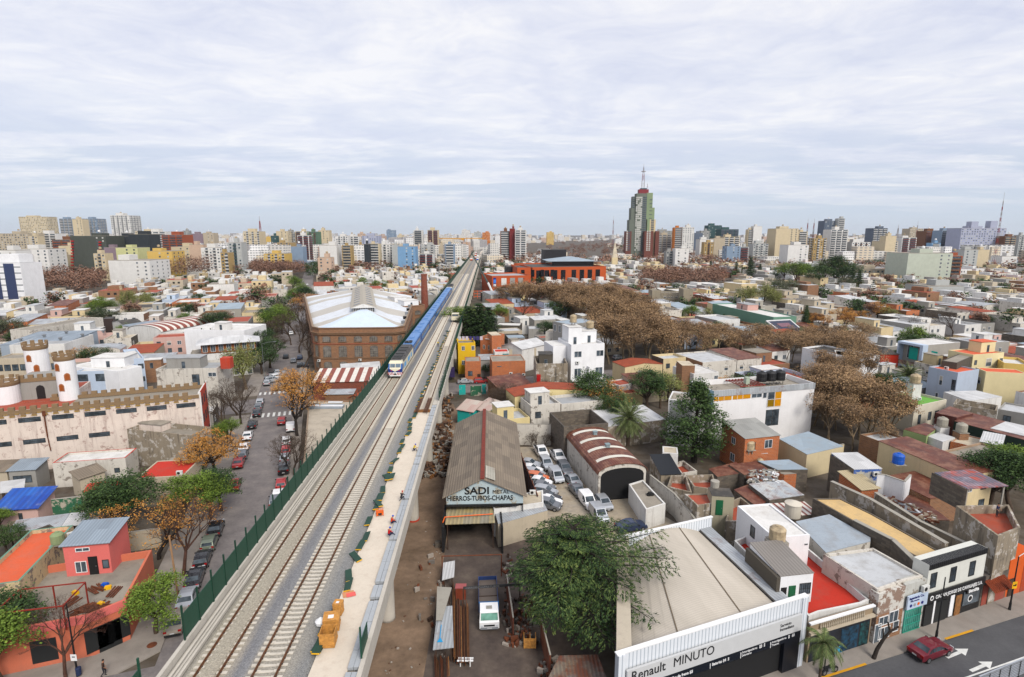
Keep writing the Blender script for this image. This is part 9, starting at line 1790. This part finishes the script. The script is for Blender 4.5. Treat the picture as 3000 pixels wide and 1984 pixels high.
g1=G('I',300,410,2.8);g2=G('I',850,395,2.8);gn=EM('gantry_beam',(g1[0],g1[1],0),0,'rusty horizontal gantry beam on posts across the yard entrance','beam');b=MB();b.tube((0,0,2.8),(g2[0]-g1[0],g2[1]-g1[1],2.8),.07);b.bd('beam',RUS,gn)
for q_ in(0,1):b=MB();xx=(g2[0]-g1[0])*q_;yy=(g2[1]-g1[1])*q_;b.tube((xx,yy,0),(xx,yy,2.8),.07);b.bd('post',RUS,gn)
g1=G('I',505,705,2.9);g2=G('I',1020,670,2.9);sg_=EM('yard_sign',(g1[0],g1[1],0),atan2(g2[1]-g1[1],g2[0]-g1[0]),'dark narrow sign beam with faded lettering hung over the truck bed','sign');Ls_=hypot(g2[0]-g1[0],g2[1]-g1[1]);b=MB();b.box(-.1,-.04,2.75,Ls_,.04,3.05);b.bd('sign_board',PL(0,(.06,.06,.06)),sg_);TX('HIERROS-CHAPAS-TUBOS',.28,PL(0,(.22,.22,.23)),sg_,(.05,-.05,2.8),UPR,bold=.006,sx=1.15)
for q_ in(-.1,Ls_):b=MB();b.box(q_-.06,-.06,0,q_+.06,.06,2.75);b.bd('post',DWD,sg_)
g1=G('I',475,720,1.);b=MB();b.box(-.55,-.4,0,.55,.4,1.4);b.box(-.6,-.45,1.4,.6,.45,1.46,1);tag(b.bd('rusty_cabinet',[PL(0,(.3,.09,.05)),PL(0,(.4,.15,.15))],None,(g1[0],g1[1],0)),'rusty orange cabinet at the left end of the faded sign beam','cabinet')
rr=random.Random(8)
for i,(x0,x1,y0,y1,n_)in enumerate(((440,560,800,1400,14),(240,380,1290,1540,10),(405,440,640,1350,5))):
 for k in range(n_):
  a=G('I',x0+(x1-x0)*k/n_,y1+rr.uniform(-20,20),.5);c=G('I',x0+(x1-x0)*k/n_-8,y0+rr.uniform(0,90),.5);b=MB();L=hypot(c[0]-a[0],c[1]-a[1]);hh=rr.uniform(.25,.6);b.box(-.05,0,0,.05,L,.1);b.box(-.02,0,.1,.02,L,.18);tag(b.bd('steel_beam',rr.choice([RUS,RAILM,WOOD,DWD]),None,(a[0],a[1],hh),atan2(-(c[0]-a[0]),c[1]-a[1])),('long rusty bar in the bundle left of the truck','bar on the stock rack at the bottom of the yard','narrow bar lying beside the shelf sheets')[i],'steel bar',('bars bundled left of the truck','bars on the bottom stock rack','bars beside the shelf sheets')[i])
g1=G('I',215,1275,1.6);g2=G('I',405,1255,1.6);g3=G('I',395,870,1.6);g4=G('I',265,890,1.6);CNP('stock_shelf','grey sheet metal shelf roof with a blue tool lying on it, left of the bars','I',((215,1275),(408,1252),(395,868),(262,880)),1.7,ZN,posts=True,cat='shelf')
x,y=G('I',280,1190,1.75);b=MB();b.prism([(-.25,-.2),(.3,-.2),(.0,.45)],0,.04);b.box(-.06,.4,0,.02,2.2,.04);tag(b.bd('blue_tool',PL(0,(.02,.38,.65),.5),None,(x,y,1.72),.05),'bright blue triangular tool lying on the grey shelf','tool')
CNP('white_panel_table','white sheet panels stacked on a frame beside the yard entrance','I',((300,630),(412,600),(420,450),(312,470)),1.5,ZW,cat='table');CNP('tarp_cover','grey tarpaulin covered stock left of the sign beam','I',((245,1000),(300,1000),(390,700),(255,690)),1.9,CONC,cat='cover')
x,y=G('I',1112,1230,.1);b=MB()
for k in range(7):b.box(-.6,-.5,.1+k*.16,.6,-.46,.2+k*.16)
for sx in(-.6,0,.55):b.box(sx,-.46,.05,sx+.06,.4,1.2)
tag(b.bd('wooden_pallet',WOODL,None,(x,y,0)),'pale wooden pallet standing on edge at the yard fence','pallet')
x,y=G('I',515,1380,.6);b=MB();b.box(-.75,-.1,.6,.75,.1,.66);b.box(-.75,.25,.6,.75,.4,.66);b.box(-.5,-.05,0,-.42,.3,.6);b.box(.42,-.05,0,.5,.3,.6);tag(b.bd('trestle',WP,None,(x,y,0)),'white painted trestle supporting the bundle of bars','trestle')
bx_,by_=G('I',265,320,0);b=MB();b.box(-.4,-.35,0,.4,.35,.7);tag(b.bd('concrete_block',BRG,None,(bx_,by_,0),.2),'square concrete block on the earth beside the yard entrance','block')
b=MB();rr=random.Random(12)
for i in range(620):
 px,py=rr.uniform(1640,1960),rr.uniform(800,1568);x,y=G('B',px,py,0)
 if abs(x-(VP(8.5,y-36)[0]))>3.3:continue
 l=rr.uniform(.15,1.5);b.box(x-l/2,y-.06-l*.12,rr.uniform(0,.3),x+l/2,y+.06,rr.uniform(.15,.8),rr.choice([0,0,1,2,2,3,4]),rz=rr.uniform(0,3.1))
for i in range(50):
 x=rr.uniform(-12.4,-8.6);y=rr.uniform(38,75);l=rr.uniform(.05,.3);b.box(x,y,.01,x+l,y+l*.6,rr.uniform(.04,.14),rr.choice([1,4,2]),rz=rr.uniform(0,3))
tag(b.bd('rubble',[DWD,CONC,PL(0,(.17,.10,.065),.9),WOOD,PL('pale_debris',(.42,.38,.34),.9)]),'rubble, planks and scrap scattered on the bare earth beside the viaduct','rubble',kind='stuff')
b=MB()
for i in range(210):
 x,y=G('K',rr.uniform(1150,1480),rr.uniform(890,1030),3.4);l=rr.uniform(.2,1.2);b.box(x-l/2,y-.1,3.2,x+l/2,y+.1,rr.uniform(3.3,3.6),rr.choice([0,1,2,3]),rz=rr.uniform(0,3.1))
tag(b.bd('roof_debris',[RUS,CONC,WP,STL]),'broken sheets and planks piled between the rusty shed roofs and the patchwork roof','debris',kind='stuff')
for n_,x0,x1,y0,y1,f_ in((90,860,1180,800,1250,'I'),(20,860,960,420,760,'I'),(110,1200,1720,1380,1560,'I'),(22,60,330,380,1500,'I')):
 b=MB()
 for i in range(n_):
  x,y=G(f_,rr.uniform(x0,x1),rr.uniform(y0,y1));l=rr.uniform(.1,.8);b.box(x-l/2,y-.08-l*.1,.02,x+l/2,y+.1,rr.uniform(.1,.6),rr.choice([0,1,1,2,3]),rz=rr.uniform(0,3.1))
 tag(b.bd('yard_junk',[DWD,RUS,PL(0,(.22,.2,.18)),MT['pale_debris']]),'junk, planks and scrap metal lying '+{860:'along the rusty sheet fence behind the truck' if n_==90 else 'beside the cedar trunk in the yard',1200:'in the lane beside the vaulted garage',60:'along the earth edge left of the yard'}[x0],'junk',kind='stuff')
x,y=G('J',1990,1500,.16);mc=EM('motorcycle',(x,y,.16),R(-70),'black motorcycle parked on the pavement at the queen palm','motorcycle')
for yy,nm in((-.65,'wheel'),(.7,'wheel')):
 b=MB();b.tube((-.06,yy,.32),(.06,yy,.32),.32,n=16);w_=b.bd(nm,TYRE,mc);b=MB();b.tube((-.07,yy,.32),(.07,yy,.32),.16,n=10);b.bd('rim',RIM,w_)
b=MB();b.box(-.12,-.3,.35,.12,.3,.65);b.bd('engine',STL,mc);b=MB();b.tube((0,-.05,.8),(0,.45,.88),.17,.14,n=8);b.bd('fuel_tank',BLK,mc);b=MB();b.box(-.12,-.75,.75,.12,-.05,.84);b.bd('saddle',BLK,mc);b=MB();b.tube((-.35,.5,1.05),(.35,.5,1.05),.02);b.tube((0,.5,1.05),(0,.7,.35),.035);b.bd('handlebar',STL,mc)
# street lamps, poles, signs
def lamp(fr,px,py,h,lbl,arm=1.8,ang=.0,m=None,cat='street lamp',nm='street_lamp'):
 x,y=G(fr,px,py,.14);r=EM(nm,(x,y,.14),ang,lbl,cat);b=MB();b.tube((0,0,0),(0,0,h),.09,.05,n=8);b.tube((0,0,0),(0,0,.9),.13,.11,n=8);b.bd('pole',m or BLK,r)
 if arm:b=MB();b.tube((0,0,h),(arm*.6,0,h+.45),.04);b.tube((arm*.6,0,h+.45),(arm,0,h+.5),.04);b.bd('arm',m or STL,r);b=MB();b.box(arm-.1,-.12,h+.45,arm+.6,.12,h+.56);b.bd('lamp_head',STL,r)
 return r
l1=lamp('M',1805,930,6.3,'tall black street lamp pole with a yellow sign on the avenue pavement at the right',1.4,R(10));b=MB();b.box(-.3,-.1,2.6,.3,-.08,3.4,0);b.box(-.2,-.11,2.9,.2,-.101,3.05,1);b.box(.05,-.11,3.05,.2,-.101,3.15,1);b.bd('yellow_sign',[YELP,BLK],l1)
lamp('M',1108,1205,6.8,'plain black pole on the avenue pavement before the black and white front',0)
l3=lamp('F',612,1560,7.4,'dark lamp pole with a white sign and a blue bin at the bottom left corner',0);b=MB();b.box(-.28,-.14,1.7,.28,-.12,2.35,0);b.box(-.14,-.15,2.05,.14,-.141,2.15,1);b.bd('white_sign',[WP,BLK],l3);b=MB();b.lathe([(.2,.2),(.24,.9),(.2,.95)],12,(.18,-.05,0));b.bd('litter_bin',PL(0,(.03,.05,.12)),l3)
lamp('B',235,640,9.5,'tall grey street lamp with curved arm beyond the junction on the left',3.2,R(10),STL);lamp('L',1035,1090,5.5,'grey street lamp arm rising before the violet row house',2.2,R(25),STL)
x,y=G('F',1400,920,.14);tag(MB().tube((0,0,0),(-.2,0,7.2),.12,.09,n=7).bd('telegraph_pole',PL(0,(.4,.27,.17),.9),None,(x,y,.14)),'pale timber telegraph pole among the half bare trees by the parked cars','pole')
x,y=G('J',1940,1500,.16);tag(MB().tube((0,0,0),(0,0,3.2),.06,n=7).bd('signpost',BLK,None,(x,y,.16)),'slim black post beside the motorcycle','pole')
x,y=G('M',515,1390,.16);sp=EM('pruned_tree',(x,y,.16),0,'leaning leafless pollarded trunk with cut forks on the avenue pavement','tree');b=MB();pts=[Vector((0,0,-.1)),Vector((.3,.1,.9)),Vector((.9,.25,1.9)),Vector((1.5,.35,2.6))]
for i in range(3):b.tube(pts[i],pts[i+1],.2-.03*i,.17-.03*i,n=8)
b.tube(pts[3],(1.2,.4,3.6),.11,.07);b.tube(pts[3],(2.3,.4,3.1),.11,.08);b.tube(pts[2],(.7,.2,3.),.09,.06);b.bd('trunk',BARKD,sp)
ga_=G('M',1520,1560,5.6);gb_=G('M',1990,1370,5.6);fb=EM('footbridge_rail',(ga_[0],ga_[1],0),atan2(gb_[1]-ga_[1],gb_[0]-ga_[0]),'silver horizontal slatted railing of a structure over the avenue at the bottom right corner','railing');L=hypot(gb_[0]-ga_[0],gb_[1]-ga_[1])+2;AL=PL(0,(.55,.57,.6),.35,.6)
b=MB();b.box(0,-.05,5.5,L,.05,5.6);b.bd('top_rail',AL,fb);b=MB()
for k in range(9):b.box(0,-.02,5.35-k*.16,L,.02,5.42-k*.16)
b.bd('slats',AL,fb)
for k in range(5):b=MB();b.box(k*1.3,-.04,0,k*1.3+.06,.04,5.5);b.bd('post',BLK,fb)
x,y=G('F',1195,1315,.145);tag(MB().lathe([(.45,0),(.45,.012)],20,).bd('manhole_cover',RUS,None,(x,y,.141)),'round rusty manhole cover on the corner pavement','manhole')
x,y=G('H',2215,790,2.9)
for i,(dx,dy,zz_)in enumerate(((0,0,2.85),(.45,.1,2.85),(.2,.05,3.05))):
 b=MB();b.lathe([(.18,0),(.34,0),(.36,.1),(.34,.2),(.18,.2)],16);tag(b.bd('old_tyre',TYRE,None,(x+dx,y+dy,zz_)),'black old tyre in the pile on the low white office roof','tyre','tyres on the white office roof')
# PEOPLE
SKIN=PL(0,(.42,.24,.16),.6)
def PSN(name_label,pos,hd,pose,shirt,trousers,hat=None,hair=(.02,.015,.01),hold=None):
 J={}
 if pose=='walk':hip=.93;J=dict(pel=(0,0,hip),ch=(0,.03,1.3),nk=(0,.03,1.48),kl=(-.1,.14,.5),fl=(-.1,.02,.09),tl=(-.1,.2,.05),kr=(.1,.05,.48),fr=(.1,-.25,.14),tr=(.1,-.12,.05),el=(-.27,-.08,1.12),hl=(-.26,.08,.9),er=(.27,.08,1.12),hr=(.24,.26,.98))
 elif pose=='stand':J=dict(pel=(0,0,.94),ch=(0,0,1.3),nk=(0,.01,1.48),kl=(-.11,.02,.5),fl=(-.12,0,.09),tl=(-.13,.17,.05),kr=(.11,.02,.5),fr=(.12,0,.09),tr=(.13,.17,.05),el=(-.27,.02,1.12),hl=(-.25,.2,.98),er=(.27,.02,1.12),hr=(.25,.2,.98))
 elif pose=='kneel':J=dict(pel=(0,-.05,.42),ch=(0,.16,.74),nk=(0,.26,.9),kl=(-.13,.3,.12),fl=(-.13,-.12,.1),tl=(-.13,-.22,.04),kr=(.14,.35,.45),fr=(.14,.38,.08),tr=(.14,.54,.05),el=(-.25,.36,.62),hl=(-.17,.58,.5),er=(.25,.36,.62),hr=(.17,.58,.5))
 else:J=dict(pel=(0,0,.30),ch=(0,.10,.64),nk=(0,.18,.82),kl=(-.14,.42,.42),fl=(-.14,.5,.09),tl=(-.14,.66,.05),kr=(.14,.42,.40),fr=(.14,.62,.09),tr=(.14,.78,.05),el=(-.25,.26,.55),hl=(-.16,.5,.46),er=(.25,.26,.55),hr=(.16,.5,.46))
 nk=Vector(J['nk']);ch=Vector(J['ch']);up=(nk-ch).normalized();hd0=nk+Vector((0,.03,.10));hd1=hd0+Vector((0,.015,.11));V_=[];E_=[];Rr=[];Mt=[]
 def v(p,r,mt):V_.append(tuple(p));Rr.append(r);Mt.append(mt);return len(V_)-1
 def e(a,b):E_.append((a,b))
 pel=v(J['pel'],(.15,.12),1);ch_=v(J['ch'],(.17,.12),0);e(pel,ch_);n_=v(J['nk'],(.06,.06),2);e(ch_,n_);h0=v(hd0,(.085,.095),2);e(n_,h0);h1=v(hd1,(.08,.09),2);e(h0,h1);ns=v(hd0+Vector((0,.105,.02)),(.018,.018),2);e(h0,ns)
 for sx,k,f,t,el,h in((-1,'kl','fl','tl','el','hl'),(1,'kr','fr','tr','er','hr')):
  hp=v(Vector(J['pel'])+Vector((sx*.1,0,-.04)),(.095,.1),1);e(pel,hp);kk=v(J[k],(.06,.065),1);e(hp,kk);ff=v(J[f],(.04,.045),1);e(kk,ff);tt=v(J[t],(.04,.03),3);e(ff,tt);sh_=v(ch+Vector((sx*.19,.0,.12)),(.06,.06),0);e(ch_,sh_);ee=v(J[el],(.045,.045),0);e(sh_,ee);hh=v(J[h],(.03,.025),2);e(ee,hh);d=(Vector(J[h])-Vector(J[el])).normalized();s_=d.cross(Vector((0,0,1)));s_=s_.normalized()if s_.length>.1 else Vector((1,0,0));pm__=v(Vector(J[h])+d*.06,(.036,.018),2);e(hh,pm__)
  for q,(o_,l_)in enumerate(((-.03,.065),(-.01,.08),(.01,.075),(.03,.06))):a_=v(Vector(J[h])+d*(.06+l_*.6)+s_*o_*1.1,(.009,.009),2);e(pm__,a_);a2=v(Vector(J[h])+d*(.06+l_)+s_*o_*1.1+Vector((0,0,-.02)),(.008,.008),2);e(a_,a2)
  a_=v(Vector(J[h])+d*.05+s_*(-.05*sx)+Vector((0,.01,.0)),(.01,.01),2);e(hh,a_)
 me=bpy.data.meshes.new('sk');me.from_pydata(V_,E_,[]);o=bpy.data.objects.new('sk',me);col.objects.link(o);md=o.modifiers.new('s','SKIN');md.branch_smoothing=.4
 for i,r in enumerate(Rr):me.skin_vertices[0].data[i].radius=r
 me.skin_vertices[0].data[0].use_root=True;sb=o.modifiers.new('u','SUBSURF');sb.levels=1;sb.render_levels=1;bpy.context.view_layer.update();m2=bpy.data.meshes.new_from_object(o.evaluated_get(bpy.context.evaluated_depsgraph_get()));bpy.data.objects.remove(o);m2.materials.clear()
 for mt in(shirt,trousers,SKIN,BLK):m2.materials.append(mt)
 VV=[Vector(p)for p in V_]
 for p in m2.polygons:
  c=p.center;best=9;bi=0
  for a,b in E_:
   A,B=VV[a],VV[b];t=max(0,min(1,(c-A).dot(B-A)/max(1e-6,(B-A).length_squared)));q=(A+(B-A)*t-c).length
   if q<best:best=q;bi=Mt[b]if t>.35 else Mt[a]
  p.material_index=bi;p.use_smooth=True
 r=EM('person',pos,hd,name_label,'person');m2.name='body';MK('body',m2,r);b=MB();hc=hd0+Vector((0,0,.06));b.lathe([(.098,.0),(.10,.03),(.09,.08),(.05,.115),(.01,.125)],12,tuple(hc))
 if hat:b.box(hc.x-.07,hc.y+.06,hc.z,hc.x+.07,hc.y+.16,hc.z+.015);b.bd('hard_hat',hat,r)
 else:b.bd('hair',PL(0,hair,.8),r)
 b=MB()
 for sx in(-1,1):b.box(hd0.x+sx*.033-.012,hd0.y+.085,hd0.z+.035,hd0.x+sx*.033+.012,hd0.y+.096,hd0.z+.05)
 b.box(hd0.x-.02,hd0.y+.082,hd0.z-.035,hd0.x+.02,hd0.y+.094,hd0.z-.027);b.bd('face_features',BLK,r)
 return r
NVC=PL(0,(.02,.03,.09),.9);ORV=PL(0,(.6,.10,.03),.9);REDC=PL(0,(.5,.02,.03),.9);HB=PL(0,(.03,.12,.5),.4);YV=PL(0,(.65,.5,.03),.8);DG=PL(0,(.04,.04,.05),.9);HR=PL(0,(.5,.02,.02),.4);HW=PL(0,(.75,.75,.75),.4)
def onv(v,s,z=8.21):p=VP(v,s,z);return p
PSN('worker in red jacket and blue helmet sitting nearest',onv(5.9,18.9,8.42),R(-40),'sit',REDC,NVC,HB)
PSN('worker in navy with orange vest and blue helmet sitting on the slab behind the red one',onv(5.7,21.7,8.3),R(-60),'sit',ORV,NVC,HB)
PSN('worker in dark clothes with red helmet crouching over the duct blocks',onv(6.,27.2,8.42),R(-20),'kneel',DG,DG,HR)
PSN('worker with yellow vest and blue helmet bending over the duct beyond the others',onv(5.4,43.4,8.21),R(-60),'kneel',YV,NVC,HB)
x,y=G('F',815,1568,.14);PSN('pedestrian with long dark hair in brown jacket walking on the corner pavement',(x,y+.1,.14),R(-70),'walk',PL(0,(.09,.05,.035),.9),DG,None)
for i,(px,py,c,l)in enumerate(((1830,355,YV,'yellow vested worker on the third track beside the mats'),(1995,10,DG,'dark clothed worker on the third track, nearer the conifers'),(1985,90,ORV,'orange vested worker crouching on the third track'),)):
 x,y=G('B',px,py+12,8.25);PSN(l,(x,y,8.3),R(i*50),'stand' if i!=2 else 'kneel',c,NVC,HW)
x,y=G('T',1860,1000,8.3);PSN('worker in dark overall standing at the right parapet far along the viaduct',(x,y,8.3),R(90),'stand',DG,NVC,HW)
x,y=G('L',2035,1430,7.35);PSN('person in dark clothes standing on the coral roof terrace under the patchwork roof',(x,y,7.35),R(200),'stand',NVC,DG,None)
x,y=G('B',640,575,.14);PSN('pedestrian in dark clothes beside the warehouse corner',(x,y,.14),R(30),'walk',DG,DG,None)
# HAZE
hz_=MB();hz_.box(-9200,-310,-1.5,9200,12100,175)
m=bpy.data.materials.new('haze_air');m.use_nodes=True;nt=m.node_tree;nt.nodes.clear();o_=nt.nodes.new('ShaderNodeOutputMaterial');pv_=nt.nodes.new('ShaderNodeVolumePrincipled');pv_.inputs['Color'].default_value=(.84,.90,1.,1);pv_.inputs['Density'].default_value=HAZE;pv_.inputs['Anisotropy'].default_value=.2
LK(nt,pv_.outputs[0],o_.inputs['Volume'])
h_=hz_.bd('haze',m);h_['kind']='stuff'
